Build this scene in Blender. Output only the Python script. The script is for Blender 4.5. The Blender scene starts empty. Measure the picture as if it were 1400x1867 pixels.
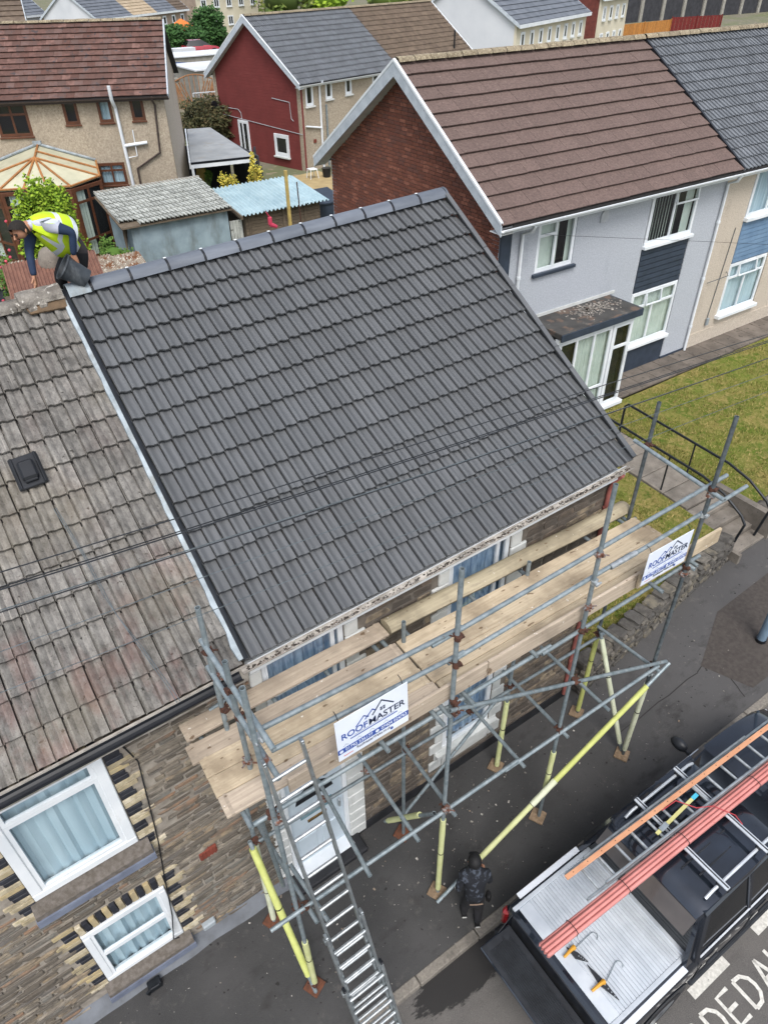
import bpy, bmesh, math, random
from math import sin, cos, tan, pi, radians as R, sqrt, atan2, hypot
from mathutils import Vector as V, Matrix, noise
random.seed(11)
SC = bpy.context.scene
COL = SC.collection
G = .046            # the street and the terrace climb to the right
# ---------------------------------------------------------------- camera
def camera():
    cam = bpy.data.cameras.new('camera'); o = bpy.data.objects.new('camera', cam); COL.objects.link(o)
    ya, pi_, ro = .58098, .66510, -.01623
    f = V((sin(ya)*cos(pi_), cos(ya)*cos(pi_), -sin(pi_))); r = V((cos(ya), -sin(ya), 0)); u = r.cross(f)
    r2 = r*cos(ro)+u*sin(ro); u2 = u*cos(ro)-r*sin(ro)
    m = Matrix((r2, u2, -f)).transposed().to_4x4(); m.translation = V((-1.3415, -4.5435, 9.8503))
    o.matrix_world = m
    cam.sensor_fit = 'VERTICAL'; cam.sensor_height = 24; cam.lens = 24*1295/1867
    cam.clip_start = .05; cam.clip_end = 1500
    SC.camera = o
camera()
SC.render.resolution_x, SC.render.resolution_y = 767, 1024
# ---------------------------------------------------------------- light
SUN_EL, SUN_AZ = R(57), R(205)      # azimuth clockwise from +Y
w = bpy.data.worlds.new('World'); SC.world = w; w.use_nodes = True
nt = w.node_tree; bg = nt.nodes['Background']
sky = nt.nodes.new('ShaderNodeTexSky'); sky.sky_type = 'NISHITA'; sky.sun_disc = False
sky.sun_elevation = SUN_EL; sky.sun_rotation = SUN_AZ; sky.dust_density = 3.0; sky.air_density = 1.0
hs = nt.nodes.new('ShaderNodeHueSaturation'); hs.inputs['Saturation'].default_value = .48
nt.links.new(sky.outputs[0], hs.inputs['Color']); nt.links.new(hs.outputs[0], bg.inputs[0]); bg.inputs[1].default_value = .15
sl = bpy.data.lights.new('sun', 'SUN'); sl.energy = 1.3; sl.angle = R(24); sl.color = (1, .975, .945)
so = bpy.data.objects.new('sun', sl); COL.objects.link(so)
sd = V((sin(SUN_AZ)*cos(SUN_EL), cos(SUN_AZ)*cos(SUN_EL), sin(SUN_EL)))
so.rotation_euler = sd.to_track_quat('Z', 'Y').to_euler(); so.location = (0, -20, 40)
SC.view_settings.view_transform = 'Standard'; SC.view_settings.look = 'None'
SC.view_settings.exposure = .74; SC.view_settings.gamma = 1; SC.view_settings.use_curve_mapping = False
SC.render.engine = 'CYCLES'
# ---------------------------------------------------------------- materials
def lin(h):
    h = h.lstrip('#'); o = []
    for i in (0, 2, 4):
        c = int(h[i:i+2], 16)/255; o.append(c/12.92 if c <= .04045 else ((c+.055)/1.055)**2.4)
    return (*o, 1)
MATS = {}
class NB:
    """small node builder"""
    def __init__(s, name):
        s.m = bpy.data.materials.new(name); s.m.use_nodes = True; s.t = s.m.node_tree; s.n = s.t.nodes; s.b = s.n['Principled BSDF']; MATS[name] = s.m
    def new(s, typ, **kw):
        n = s.n.new(typ)
        for k, v in kw.items(): setattr(n, k, v)
        return n
    def link(s, a, b): s.t.links.new(a, b)
    def val(s, sock, v):
        if hasattr(v, 'is_linked') or isinstance(v, bpy.types.NodeSocket): s.link(v, sock)
        else: sock.default_value = v
    def math(s, op, a, b=0., c=None, clamp=False):
        n = s.new('ShaderNodeMath', operation=op, use_clamp=clamp); s.val(n.inputs[0], a); s.val(n.inputs[1], b)
        if c is not None: s.val(n.inputs[2], c)
        return n.outputs[0]
    def mix(s, f, a, b, blend='MIX'):
        n = s.new('ShaderNodeMix', data_type='RGBA', blend_type=blend); s.val(n.inputs[0], f); s.val(n.inputs[6], a); s.val(n.inputs[7], b)
        return n.outputs[2]
    def pos(s, scale=(1, 1, 1), rot=(0, 0, 0), loc=(0, 0, 0), obj=False):
        if obj: o = s.new('ShaderNodeTexCoord').outputs['Object']
        else: o = s.new('ShaderNodeNewGeometry').outputs['Position']
        m = s.new('ShaderNodeMapping', vector_type='TEXTURE')
        m.inputs['Location'].default_value = loc; m.inputs['Rotation'].default_value = rot
        m.inputs['Scale'].default_value = tuple(1/x for x in scale)
        s.link(o, m.inputs[0]); return m.outputs[0]
    def noise(s, vec, scale=5., detail=4., rough=.55, col=False):
        n = s.new('ShaderNodeTexNoise'); s.val(n.inputs['Vector'], vec); n.inputs['Scale'].default_value = scale
        n.inputs['Detail'].default_value = detail; n.inputs['Roughness'].default_value = rough
        return n.outputs['Color' if col else 'Fac']
    def ramp(s, f, lo, hi):
        n = s.new('ShaderNodeMapRange', clamp=True); s.val(n.inputs[0], f); n.inputs[1].default_value = lo; n.inputs[2].default_value = hi
        return n.outputs[0]
    def rnd(s):
        a = s.new('ShaderNodeObjectInfo').outputs['Random']; b = s.new('ShaderNodeNewGeometry').outputs['Random Per Island']
        return s.math('FRACT', s.math('ADD', s.math('MULTIPLY', a, 7.13), s.math('MULTIPLY', b, 5.37)))
    def sep(s, vec):
        n = s.new('ShaderNodeSeparateXYZ'); s.link(vec, n.inputs[0]); return n.outputs
    def bump(s, h, strength=.3, dist=.01):
        n = s.new('ShaderNodeBump'); n.inputs['Strength'].default_value = strength; n.inputs['Distance'].default_value = dist
        s.link(h, n.inputs['Height']); s.link(n.outputs[0], s.b.inputs['Normal'])
    def out(s, col, rough=.7, metal=0., spec=.5, coat=0.):
        s.val(s.b.inputs['Base Color'], col); s.val(s.b.inputs['Roughness'], rough); s.val(s.b.inputs['Metallic'], metal)
        s.b.inputs['Specular IOR Level'].default_value = spec; s.b.inputs['Coat Weight'].default_value = coat; s.b.inputs['Coat Roughness'].default_value = .05
        return s.m
def M(name, c1, c2=None, scale=4., rough=.75, metal=0., var=.12, bump=.0, bscale=40., stretch=(1, 1, 1), rot=(0, 0, 0), spots=None, spec=.4, coat=0., dirt=None, lo=.35, hi=.65, pal=None, bdist=.01):
    """plain procedural surface: two tones of noise, piece-to-piece variation, spots, grime, fine relief"""
    b = NB(name); p = b.pos(stretch, rot)
    col = lin(c1)
    r = b.rnd()
    if pal:
        n = b.new('ShaderNodeValToRGB'); n.color_ramp.interpolation = 'CONSTANT'; b.link(r, n.inputs[0])
        e = n.color_ramp.elements; cs = [c1]+list(pal)
        e[0].position = 0; e[0].color = lin(cs[0]); e[1].position = 1/len(cs); e[1].color = lin(cs[1])
        for i in range(2, len(cs)):
            x = e.new(i/len(cs)); x.color = lin(cs[i])
        col = n.outputs[0]
    if c2: col = b.mix(b.ramp(b.noise(p, scale, 5), lo, hi), col, lin(c2))
    if spots:
        sc, ss, th = spots; col = b.mix(b.ramp(b.noise(b.pos(loc=(3, 5, 1)), ss, 3), th, th+.06), col, lin(sc))
    if dirt:
        dc, ds, th = dirt; col = b.mix(b.math('MULTIPLY', b.ramp(b.noise(b.pos((1, 1, .35), loc=(7, 1, 2)), ds, 6, .65), th, th+.25), .75), col, lin(dc))
    if var:
        k = b.math('MULTIPLY_ADD', r, 2*var, 1-var)
        n = b.new('ShaderNodeVectorMath', operation='SCALE'); b.val(n.inputs[0], col[:3] if isinstance(col, tuple) else col); b.link(k, n.inputs['Scale']); col = n.outputs[0]
    if bump: b.bump(b.noise(p, bscale, 6, .6), bump, bdist)
    return b.out(col, rough, metal, spec, coat)
def m_glass():
    b = NB('window_glass'); t = b.new('ShaderNodeBsdfTransparent'); t.inputs[0].default_value = (.93, .97, .98, 1)
    g = b.new('ShaderNodeBsdfGlossy'); g.inputs['Roughness'].default_value = .03; g.inputs[0].default_value = (.95, .97, 1, 1)
    f = b.new('ShaderNodeLayerWeight'); f.inputs[0].default_value = .5; x = b.new('ShaderNodeMixShader')
    b.link(b.math('MULTIPLY_ADD', b.math('POWER', f.outputs['Facing'], 4.), .9, .07, clamp=True), x.inputs[0]); b.link(t.outputs[0], x.inputs[1]); b.link(g.outputs[0], x.inputs[2])
    b.link(x.outputs[0], b.n['Material Output'].inputs[0])
m_glass()
PITCH = atan2(2.2934, 3.9589)
# new interlocking tiles: slate grey concrete with pale streaks running down the slope
def m_newtile():
    b = NB('new_tile'); r = b.rnd()
    st = b.noise(b.pos((9, .55, .55), (PITCH, 0, 0)), 3.2, 6, .7)
    base = b.mix(b.ramp(st, .36, .76), lin('#525456'), lin('#646668'))
    sc = b.noise(b.pos((34, .7, .7), (PITCH, 0, 0), (4, 2, 0)), 2.0, 4, .6)
    base = b.mix(b.math('MULTIPLY', b.ramp(sc, .7, .86), .4), base, lin('#a3a8ad'))
    base = b.mix(b.math('MULTIPLY', b.ramp(b.noise(b.pos(), 1.1, 3), .45, .75), .3), base, lin('#5c5f62'))
    base = b.mix(b.math('MULTIPLY', b.ramp(b.noise(b.pos(loc=(1, 1, 7)), 45, 3, .6), .68, .78), .35), base, lin('#8a8d90'))
    k = b.math('MULTIPLY_ADD', r, .16, .92); n = b.new('ShaderNodeVectorMath', operation='SCALE'); b.link(base, n.inputs[0]); b.link(k, n.inputs['Scale'])
    b.bump(b.noise(b.pos(), 120, 3), .12, .004)
    b.out(n.outputs[0], .48, 0, .5)
m_newtile()
def m_oldtile():
    b = NB('old_tile'); r = b.rnd()
    base = b.mix(b.ramp(b.noise(b.pos((2, 1, 1), (PITCH, 0, 0)), 7, 7, .75), .36, .66), lin('#575552'), lin('#86837e'))
    base = b.mix(b.math('MULTIPLY', b.ramp(b.noise(b.pos((30, .6, .6), (PITCH, 0, 0)), 2, 4, .6), .6, .72), .5), base, lin('#b9b3a9'))
    base = b.mix(b.ramp(b.noise(b.pos(loc=(1, 2, 3)), 16, 3), .66, .72), base, lin('#3a3733'))
    base = b.mix(b.ramp(b.noise(b.pos(loc=(9, 2, 3)), 55, 3, .7), .56, .75), base, lin('#4a4640'))
    sx, sy, sz = b.sep(b.pos()); low = b.ramp(sy, 1.3, -.1); red = b.math('MULTIPLY', b.ramp(b.noise(b.pos((1, .5, .5), loc=(3, 0, 6)), 3.2, 4, .6), .5, .68), b.math('MULTIPLY_ADD', low, .36, .06)); base = b.mix(red, base, lin('#84564f'))
    base = b.mix(b.math('MULTIPLY', b.ramp(b.noise(b.pos(loc=(2, 8, 3)), .9, 3), .52, .7), .25), base, lin('#7a705c'))
    k = b.math('MULTIPLY_ADD', r, .34, .84); n = b.new('ShaderNodeVectorMath', operation='SCALE'); b.link(base, n.inputs[0]); b.link(k, n.inputs['Scale'])
    b.bump(b.noise(b.pos(), 70, 6, .7), .5, .01)
    b.out(n.outputs[0], .9, 0, .25)
m_oldtile()
def m_road():
    b = NB('asphalt_road')
    base = b.mix(b.ramp(b.noise(b.pos(), 150, 4, .7), .35, .7), lin('#3e3d3c'), lin('#716e6b'))
    base = b.mix(b.math('MULTIPLY', b.ramp(b.noise(b.pos(loc=(2, 2, 0)), 1.1, 5), .4, .7), .55), base, lin('#6f6b67'))
    base = b.mix(b.math('MULTIPLY', b.ramp(b.noise(b.pos((.35, 2, 1)), 2.2, 5), .55, .75), .4), base, lin('#44413f'))
    v = b.pos(); x, y, z = b.sep(v)     # rain-dark spill in the gutter beside the kerb
    u = b.math('DIVIDE', b.math('SUBTRACT', x, 1.28), .78)
    t = b.math('DIVIDE', b.math('ADD', y, 2.2), .26)
    d = b.math('SQRT', b.math('ADD', b.math('MULTIPLY', u, u), b.math('MULTIPLY', t, t)))
    d = b.math('ADD', d, b.math('MULTIPLY', b.math('SUBTRACT', b.noise(b.pos((5, 14, 1)), 1.6, 5, .65), .5), .9))
    wet = b.ramp(d, 1.0, .9)
    base = b.mix(b.math('MULTIPLY', wet, .93), base, lin('#1d1c1c'))
    b.bump(b.noise(b.pos(), 220, 4, .7), .6, .006)
    b.out(base, b.math('MULTIPLY_ADD', wet, -.3, .88), 0, .35)
m_road()
def m_pave():
    b = NB('asphalt_pavement')
    base = b.mix(b.ramp(b.noise(b.pos(), 180, 4, .7), .35, .7), lin('#2b2b2b'), lin('#474747'))
    base = b.mix(b.math('MULTIPLY', b.ramp(b.noise(b.pos(loc=(4, 1, 0)), .9, 6), .42, .68), .6), base, lin('#4c4b4b'))
    base = b.mix(b.math('MULTIPLY', b.ramp(b.noise(b.pos(loc=(9, 4, 0)), 2.6, 5), .6, .72), .5), base, lin('#2e2c2b'))
    x, y, z = b.sep(b.pos())
    base = b.mix(b.math('MULTIPLY', b.ramp(x, 3.0, 8.0), .45), base, lin('#5e5c5b'))     # greyer up the street
    base = b.mix(b.ramp(b.noise(b.pos(loc=(5, 5, 5)), 30, 2), .75, .77), base, lin('#a9a59f'))
    base = b.mix(b.math('MULTIPLY', b.ramp(b.noise(b.pos((1, 1.8, 1), loc=(12, 4, 0)), 1.7, 6, .7), .56, .7), .55), base, lin('#262423'))
    base = b.mix(b.ramp(b.noise(b.pos(loc=(3, 9, 0)), 13, 1), .74, .76), base, lin('#262524'))
    base = b.mix(b.math('MULTIPLY', b.ramp(b.noise(b.pos((1, 1, 1), loc=(8, 8, 0)), 4.5, 6, .75), .58, .75), .3), base, lin('#7a756f'))
    b.bump(b.noise(b.pos(), 240, 4, .7), .5, .005)
    b.out(base, .82, 0, .35)
m_pave()
def m_lawn():
    b = NB('dry_lawn')
    a = b.mix(b.ramp(b.noise(b.pos((1, 1, 1)), 1.5, 6, .7), .4, .62), lin('#63752c'), lin('#988b52'))
    a = b.mix(b.ramp(b.noise(b.pos(loc=(5, 1, 1)), 9, 6, .75), .45, .7), a, lin('#b8a26c'))
    a = b.mix(b.ramp(b.noise(b.pos(loc=(2, 7, 1)), 5, 5, .7), .52, .68), a, lin('#56702a'))
    a = b.mix(b.math('MULTIPLY', b.ramp(b.noise(b.pos(loc=(6, 3, 1)), .55, 3), .42, .62), .55), a, lin('#6d8030'))
    a = b.mix(b.math('MULTIPLY', b.ramp(b.noise(b.pos(loc=(2, 7, 1)), 120, 4, .8), .4, .7), .45), a, lin('#3c4220'))
    b.bump(b.noise(b.pos(), 130, 5, .8), 1., .03); b.out(a, .95, 0, .1)
m_lawn()
def m_timber(name, c1, c2, c3, ax=0):
    b = NB(name); s = [30, 30, 30]; s[ax] = 1.1
    r = b.rnd(); p = b.pos(tuple(s))
    n = b.new('ShaderNodeVectorMath', operation='ADD'); b.link(p, n.inputs[0]); cx = b.new('ShaderNodeCombineXYZ'); b.link(b.math('MULTIPLY', r, 37), cx.inputs[0]); b.link(b.math('MULTIPLY', r, 53), cx.inputs[1]); b.link(cx.outputs[0], n.inputs[1])
    g = b.noise(n.outputs[0], 1.3, 5, .65)
    col = b.mix(b.ramp(g, .35, .68), lin(c1), lin(c2))
    col = b.mix(b.math('MULTIPLY', b.ramp(b.noise(b.pos(), 2.2, 5), .46, .66), .75), col, lin(c3))
    col = b.mix(b.math('MULTIPLY', b.ramp(b.noise(b.pos((.5, 3, 1), loc=(3, 1, 1)), 5, 5, .7), .58, .74), .55), col, lin('#6f675c'))
    col = b.mix(b.ramp(b.noise(b.pos(loc=(8, 1, 1)), 24, 2), .72, .76), col, lin('#d6d2c8'))
    kn = b.noise(b.pos((1, 2.2, 1)), 9, 1); col = b.mix(b.math('MULTIPLY', b.ramp(kn, .70, .76), .8), col, lin('#5a4632'))
    col = b.mix(b.math('MULTIPLY', b.ramp(b.noise(b.pos(), 40, 3), .62, .8), .4), col, lin('#6d6356'))
    k = b.math('MULTIPLY_ADD', r, .22, .89); sn = b.new('ShaderNodeVectorMath', operation='SCALE'); b.link(col, sn.inputs[0]); b.link(k, sn.inputs['Scale'])
    b.bump(g, .35, .004); b.out(sn.outputs[0], .82, 0, .2)
m_timber('board_new', '#ac9c84', '#c4b59c', '#80725f'); m_timber('board_grey', '#9c8f80', '#b8aa98', '#857a6d'); m_timber('board_pole', '#8f8672', '#aba189', '#756c5b')
M('galv', '#8d979b', '#6f7b80', 14, .5, .35, .16, spots=('#6f5a4a', 22, .68), spec=.5)
M('galv_dark', '#6a7276', '#4f575b', 14, .5, .4, .1, spots=('#5d4a3c', 20, .66))
M('rust', '#5a3a2e', '#423029', 30, .9, .2, .2, bump=.4)
M('coupler', '#6d4a3c', '#8a8d8e', 30, .7, .3, .2, lo=.45, hi=.6)
M('coupler_new', '#b8bdc0', '#8f9699', 20, .4, .6, .1)
M('foam_bright', '#bfc47a', '#b2b86a', 8, .8, 0, .05, spots=('#8f953c', 18, .7))
M('foam_pale', '#c8ccb4', '#b9bea2', 6, .8, 0, .06, spots=('#8a9070', 18, .68))
M('foam_mid', '#c6ca98', '#b9be86', 6, .8, 0, .06, spots=('#8f953c', 18, .7))
M('black_tape', '#141414', rough=.6)
M('base_wood', '#8a7660', '#6b5a48', 20, .9); M('base_rust', '#6b4230', '#54382b', 20, .9)
M('white_upvc', '#dfe3e6', '#cdd3d8', 2, .35, 0, .03, dirt=('#8f8f8c', 3, .62))
M('white_paint', '#c9cbc9', '#b7bab8', 6, .7, 0, .05, bump=.25, bscale=60, dirt=('#6d6a64', 4, .58))
M('mortar', '#979086', '#7d766d', 9, .95, 0, 0, bump=.6, bscale=60)
M('mortar_dark', '#787168', '#5d5750', 9, .95, 0, 0, bump=.6, bscale=60)
M('rubble_stone', '#7b746a', '#605a52', 8, .92, 0, .2, bump=.9, bscale=28, bdist=.02, pal=['#665f56', '#8a8070', '#75736d', '#544d45', '#8a7b66', '#806855', '#5f5b57', '#867e72', '#6c655b'])
M('dark_stone', '#6a625a', '#514a43', 7, .92, 0, .2, bump=.9, bscale=24, bdist=.02, pal=['#625951', '#786e63', '#554f49', '#807260', '#6e6155', '#5c544d', '#8a7d69'])
M('grey_stone', '#66625c', '#494642', 9, .93, 0, .2, bump=.9, bscale=26, bdist=.02, pal=['#5c5954', '#767168', '#504e4b', '#6a6457'])
M('cream_brick', '#b3a68a', '#9d9175', 14, .85, 0, .16, bump=.5, bscale=60, pal=['#beb39a', '#ab9a74', '#bfb6a2'], dirt=('#6f675a', 9, .5))
M('blue_brick', '#23252c', '#33353c', 14, .5, 0, .2, bump=.3)
M('red_brick', '#7b4a3c', '#683f34', 18, .9, 0, .18, bump=.4, bscale=90, pal=['#86523f', '#6f4335', '#7a4b3b', '#5e4038', '#8d5c4a'])
M('brick_joint', '#85776b', '#6f6359', 20, .95, 0, 0)
M('render_skirt', '#6f7379', '#5c5f64', 3, .9, 0, 0, bump=.5, bscale=30, dirt=('#4a4845', 3, .5))
M('concrete', '#827b72', '#6b655d', 4, .93, 0, .1, bump=.5, bscale=60, spots=('#5f5c58', 24, .62))
M('kerb', '#8b857c', '#726d66', 30, .93, 0, .1, bump=.5, bscale=90, dirt=('#55514c', 2.5, .5))
M('slab', '#6f675f', '#5b544d', 3, .93, 0, .14, bump=.4, bscale=70, spots=('#4c4640', 8, .6))
M('black_plastic', '#15171b', '#1e2126', 4, .35, 0, .08)
M('black_iron', '#22262b', '#191c20', 9, .45, .2, .04)
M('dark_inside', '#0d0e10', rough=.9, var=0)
M('roof_under', '#2a2827', rough=.95, var=0)
M('ridge_new', '#565c65', '#676d76', 3, .5, 0, .08, stretch=(.6, 3, 3), spots=('#8a9098', 14, .74))
M('lead', '#a3adb3', '#7d888f', 5, .6, .1, .06, dirt=('#6d6a5f', 4, .5))
M('old_mortar', '#8f8a82', '#66615b', 9, .95, 0, .2, bump=1., bscale=24, bdist=.03, spots=('#c4c0b8', 11, .6))
M('earth', '#6b5844', '#4c4032', 6, .95, 0, 0, bump=.6, bscale=30)
M('debris', '#5f5a54', '#3f3b37', 50, .9, 0, .4, pal=['#4a4540', '#e2e0da', '#5c4a3d', '#6e6862', '#8a847c'])
M('pink_pipe', '#9c5f58', '#86504a', 8, .6, 0, .05)
M('curtain_net', '#b9cad2', '#a3b7c1', 3, .9, 0, .04, stretch=(1, 1, .2))
M('curtain_lace', '#a3b7cd', '#627d9b', 26, .9, 0, .04, stretch=(1, 1, .12))
M('blind', '#c0c8be', '#aeb8ae', 3, .8, 0, .05)
M('kerb_yellow', '#c8a23a')
# ---------------------------------------------------------------- mesh helpers
class MB:
    def __init__(s): s.v = []; s.f = []
    def add(s, pts, faces):
        o = len(s.v); s.v += [tuple(p) for p in pts]; s.f += [tuple(i+o for i in f) for f in faces]; return s
    def poly(s, pts): return s.add(pts, [tuple(range(len(pts)))])
    def box(s, c, d, ax=None, b=0.):
        """box centred at c, full sizes d, axes ax, optional chamfer b"""
        c = V(c); hx, hy, hz = d[0]/2, d[1]/2, d[2]/2
        X, Y, Z = [V(a) for a in ax] if ax else (V((1, 0, 0)), V((0, 1, 0)), V((0, 0, 1)))
        if not b:
            p = [c+X*(hx*i)+Y*(hy*j)+Z*(hz*k) for i in (-1, 1) for j in (-1, 1) for k in (-1, 1)]
            return s.add(p, [(0, 1, 3, 2), (4, 6, 7, 5), (0, 4, 5, 1), (2, 3, 7, 6), (0, 2, 6, 4), (1, 5, 7, 3)])
        b = min(b, hx*.9, hy*.9, hz*.9); P = []; idx = {}
        for i in (-1, 1):
            for j in (-1, 1):
                for k in (-1, 1):
                    for a in range(3):
                        q = [hx*i, hy*j, hz*k]
                        for t in range(3):
                            if t != a: q[t] -= b*(i, j, k)[t]
                        idx[(i, j, k, a)] = len(P); P.append(c+X*q[0]+Y*q[1]+Z*q[2])
        F = []
        for a in range(3):
            u, w_ = (a+1) % 3, (a+2) % 3
            for sg in (-1, 1):
                l = []
                for su, sw in ((-1, -1), (1, -1), (1, 1), (-1, 1)):
                    k = [0, 0, 0]; k[a] = sg; k[u] = su; k[w_] = sw; l.append(idx[(*k, a)])
                F.append(tuple(l) if sg > 0 else tuple(l[::-1]))
                for su in (-1, 1):       # edge strips along w_
                    k0 = [0, 0, 0]; k0[a] = sg; k0[u] = su; k1 = k0[:]; k0[w_] = -1; k1[w_] = 1
                    F.append((idx[(*k0, a)], idx[(*k1, a)], idx[(*k1, u)], idx[(*k0, u)]))
        for i in (-1, 1):
            for j in (-1, 1):
                for k in (-1, 1): F.append((idx[(i, j, k, 0)], idx[(i, j, k, 1)], idx[(i, j, k, 2)]))
        return s.add(P, F)
    def prism(s, poly, off):
        n = len(poly); off = V(off); p = [V(q) for q in poly]; p += [q+off for q in p]
        return s.add(p, [tuple(range(n))[::-1], tuple(range(n, 2*n))]+[(i, (i+1) % n, n+(i+1) % n, n+i) for i in range(n)])
    def tube(s, p0, p1, r, n=8, r1=None, caps=True):
        p0, p1 = V(p0), V(p1); d = (p1-p0).normalized(); a = d.orthogonal().normalized(); e = d.cross(a); r1 = r if r1 is None else r1
        P = [p0+(a*cos(2*pi*i/n)+e*sin(2*pi*i/n))*r for i in range(n)]+[p1+(a*cos(2*pi*i/n)+e*sin(2*pi*i/n))*r1 for i in range(n)]
        F = [(i, (i+1) % n, n+(i+1) % n, n+i) for i in range(n)]
        if caps: F += [tuple(range(n))[::-1], tuple(range(n, 2*n))]
        return s.add(P, F)
    def hollow(s, p0, p1, r, t=.005, n=10):
        """open steel tube with wall thickness"""
        p0, p1 = V(p0), V(p1); d = (p1-p0).normalized(); a = d.orthogonal().normalized(); e = d.cross(a)
        P = [q+(a*cos(2*pi*i/n)+e*sin(2*pi*i/n))*rr for q, rr in ((p0, r), (p1, r), (p1, r-t), (p0, r-t)) for i in range(n)]
        return s.add(P, [(k*n+i, k*n+(i+1) % n, ((k+1) % 4)*n+(i+1) % n, ((k+1) % 4)*n+i) for k in range(4) for i in range(n)])
    def path(s, pts, r, n=6, rs=None):
        pts = [V(p) for p in pts]; m = len(pts); P = []; a = None
        for i, p in enumerate(pts):
            d = (pts[min(i+1, m-1)]-pts[max(i-1, 0)]).normalized()
            a = d.orthogonal().normalized() if a is None else (a-d*a.dot(d)).normalized()
            e = d.cross(a); rr = rs[i] if rs else r
            P += [p+(a*cos(2*pi*k/n)+e*sin(2*pi*k/n))*rr for k in range(n)]
        F = [(j*n+i, j*n+(i+1) % n, (j+1)*n+(i+1) % n, (j+1)*n+i) for j in range(m-1) for i in range(n)]
        return s.add(P, F+[tuple(range(n))[::-1], tuple(range((m-1)*n, m*n))])
    def rings(s, rings, caps=True, close=True):
        n = len(rings[0]); P = [p for r in rings for p in r]; m = len(rings); F = []
        for j in range(m-1):
            for i in range(n if close else n-1): F.append((j*n+i, j*n+(i+1) % n, (j+1)*n+(i+1) % n, (j+1)*n+i))
        if caps: F += [tuple(range(n))[::-1], tuple(range((m-1)*n, m*n))]
        return s.add(P, F)
    def ball(s, c, r, nu=8, nv=6):
        c = V(c); r = V((r, r, r)) if not hasattr(r, '__len__') else V(r); P = []
        for j in range(1, nv):
            t = pi*j/nv; P += [c+V((r.x*sin(t)*cos(2*pi*i/nu), r.y*sin(t)*sin(2*pi*i/nu), r.z*cos(t))) for i in range(nu)]
        k = len(P); P += [c+V((0, 0, r.z)), c-V((0, 0, r.z))]; F = []
        for j in range(nv-2): F += [(j*nu+i, (j+1)*nu+i, (j+1)*nu+(i+1) % nu, j*nu+(i+1) % nu) for i in range(nu)]
        F += [(k, i, (i+1) % nu) for i in range(nu)]+[(k+1, (nv-2)*nu+(i+1) % nu, (nv-2)*nu+i) for i in range(nu)]
        return s.add(P, F)
    recalc = True
    def mesh(s, name, mat, smooth=False):
        me = bpy.data.meshes.new(name); me.from_pydata(s.v, [], s.f); me.update()
        if s.recalc: bm = bmesh.new(); bm.from_mesh(me); bmesh.ops.recalc_face_normals(bm, faces=bm.faces); bm.to_mesh(me); bm.free()
        if mat: me.materials.append(MATS[mat] if isinstance(mat, str) else mat)
        if smooth:
            me.polygons.foreach_set('use_smooth', [True]*len(me.polygons))
            try: me.set_sharp_from_angle(angle=R(38))
            except Exception: pass
        return me
    def build(s, name, mat, parent=None, smooth=False, kind=None, label=None):
        return obj(name, s.mesh(name, mat, smooth), parent, kind=kind, label=label)
def obj(name, me, parent=None, loc=None, rot=None, scale=None, kind=None, label=None):
    o = bpy.data.objects.new(name, me); COL.objects.link(o)
    if parent:
        o.parent = parent
        pl = parent
        off = V((0, 0, 0))
        while pl: off += pl.location; pl = pl.parent
        o.location = -off if loc is None else V(loc)-off    # coordinates are given in the world; parents are never rotated
    elif loc is not None: o.location = loc
    if rot is not None: o.rotation_euler = rot
    if scale is not None: o.scale = scale
    if kind: o['kind'] = kind
    if label: o['label'] = label
    return o
def thing(name, label, cat, loc=(0, 0, 0), group=None):
    o = bpy.data.objects.new(name, None); COL.objects.link(o); o.location = loc; o.empty_display_size = .1
    return tag(o, label, cat, group)
def tag(o, label, cat, group=None):
    o['label'] = label; o['category'] = cat
    if group: o['group'] = group
    return o
def struct(name, mb, mat, smooth=False): return mb.build(name, mat, None, smooth, kind='structure')
def sh(x, y, z): return V((x, y, z+G*x))          # a point of the sloping terrace
def lerp(a, b, t): return a+(b-a)*t
def text_mesh(body, size, align='CENTER', extrude=.0006, bold=.0, sx=1.):
    cu = bpy.data.curves.new('lettering', 'FONT'); cu.body = body; cu.size = size; cu.align_x = align; cu.extrude = extrude; cu.offset = bold; cu.resolution_u = 3
    o = bpy.data.objects.new('lettering', cu); COL.objects.link(o)
    me = bpy.data.meshes.new_from_object(o); bpy.data.objects.remove(o); bpy.data.curves.remove(cu)
    if sx != 1.:
        for v in me.vertices: v.co.x *= sx
    return me
# ---------------------------------------------------------------- fields of pieces (stones, bricks, tiles)
UNIT = {}
def unit_stones(mat, k=5, rough=.16, seed=3):
    """a few rough blocks of unit size that all the stones of a wall share"""
    if mat in UNIT: return UNIT[mat]
    rr = random.Random(seed); L = []
    for i in range(k):
        m = MB(); m.box((0, 0, 0), (1, 1, 1), b=.13)
        m.v = [tuple(c+rr.uniform(-rough, rough)*.35 for c in v) for v in m.v]
        L.append(m.mesh('stone_'+mat, mat))
    UNIT[mat] = L; return L
def field(parent, pieces, meshes, name, mat, rot=None, cap=300, stuffname=None):
    """pieces: (centre, size) ; the largest `cap` become parts of their own, the rest one joined part"""
    pieces = sorted(pieces, key=lambda q: -(q[1][0]*max(q[1][1], q[1][2])))
    for i, (c, d) in enumerate(pieces[:cap]): obj(name, meshes[i % len(meshes)], parent, c, rot, d)
    if len(pieces) > cap:
        m = MB(); ma = Matrix.Identity(3) if rot is None else __import__('mathutils').Euler(rot).to_matrix()
        ax = [ma.col[0], ma.col[1], ma.col[2]]
        for c, d in pieces[cap:]: m.box(c, d, ax, min(d)*.13)
        m.build(stuffname or name+'_infill', mat, parent, kind='stuff')
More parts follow.
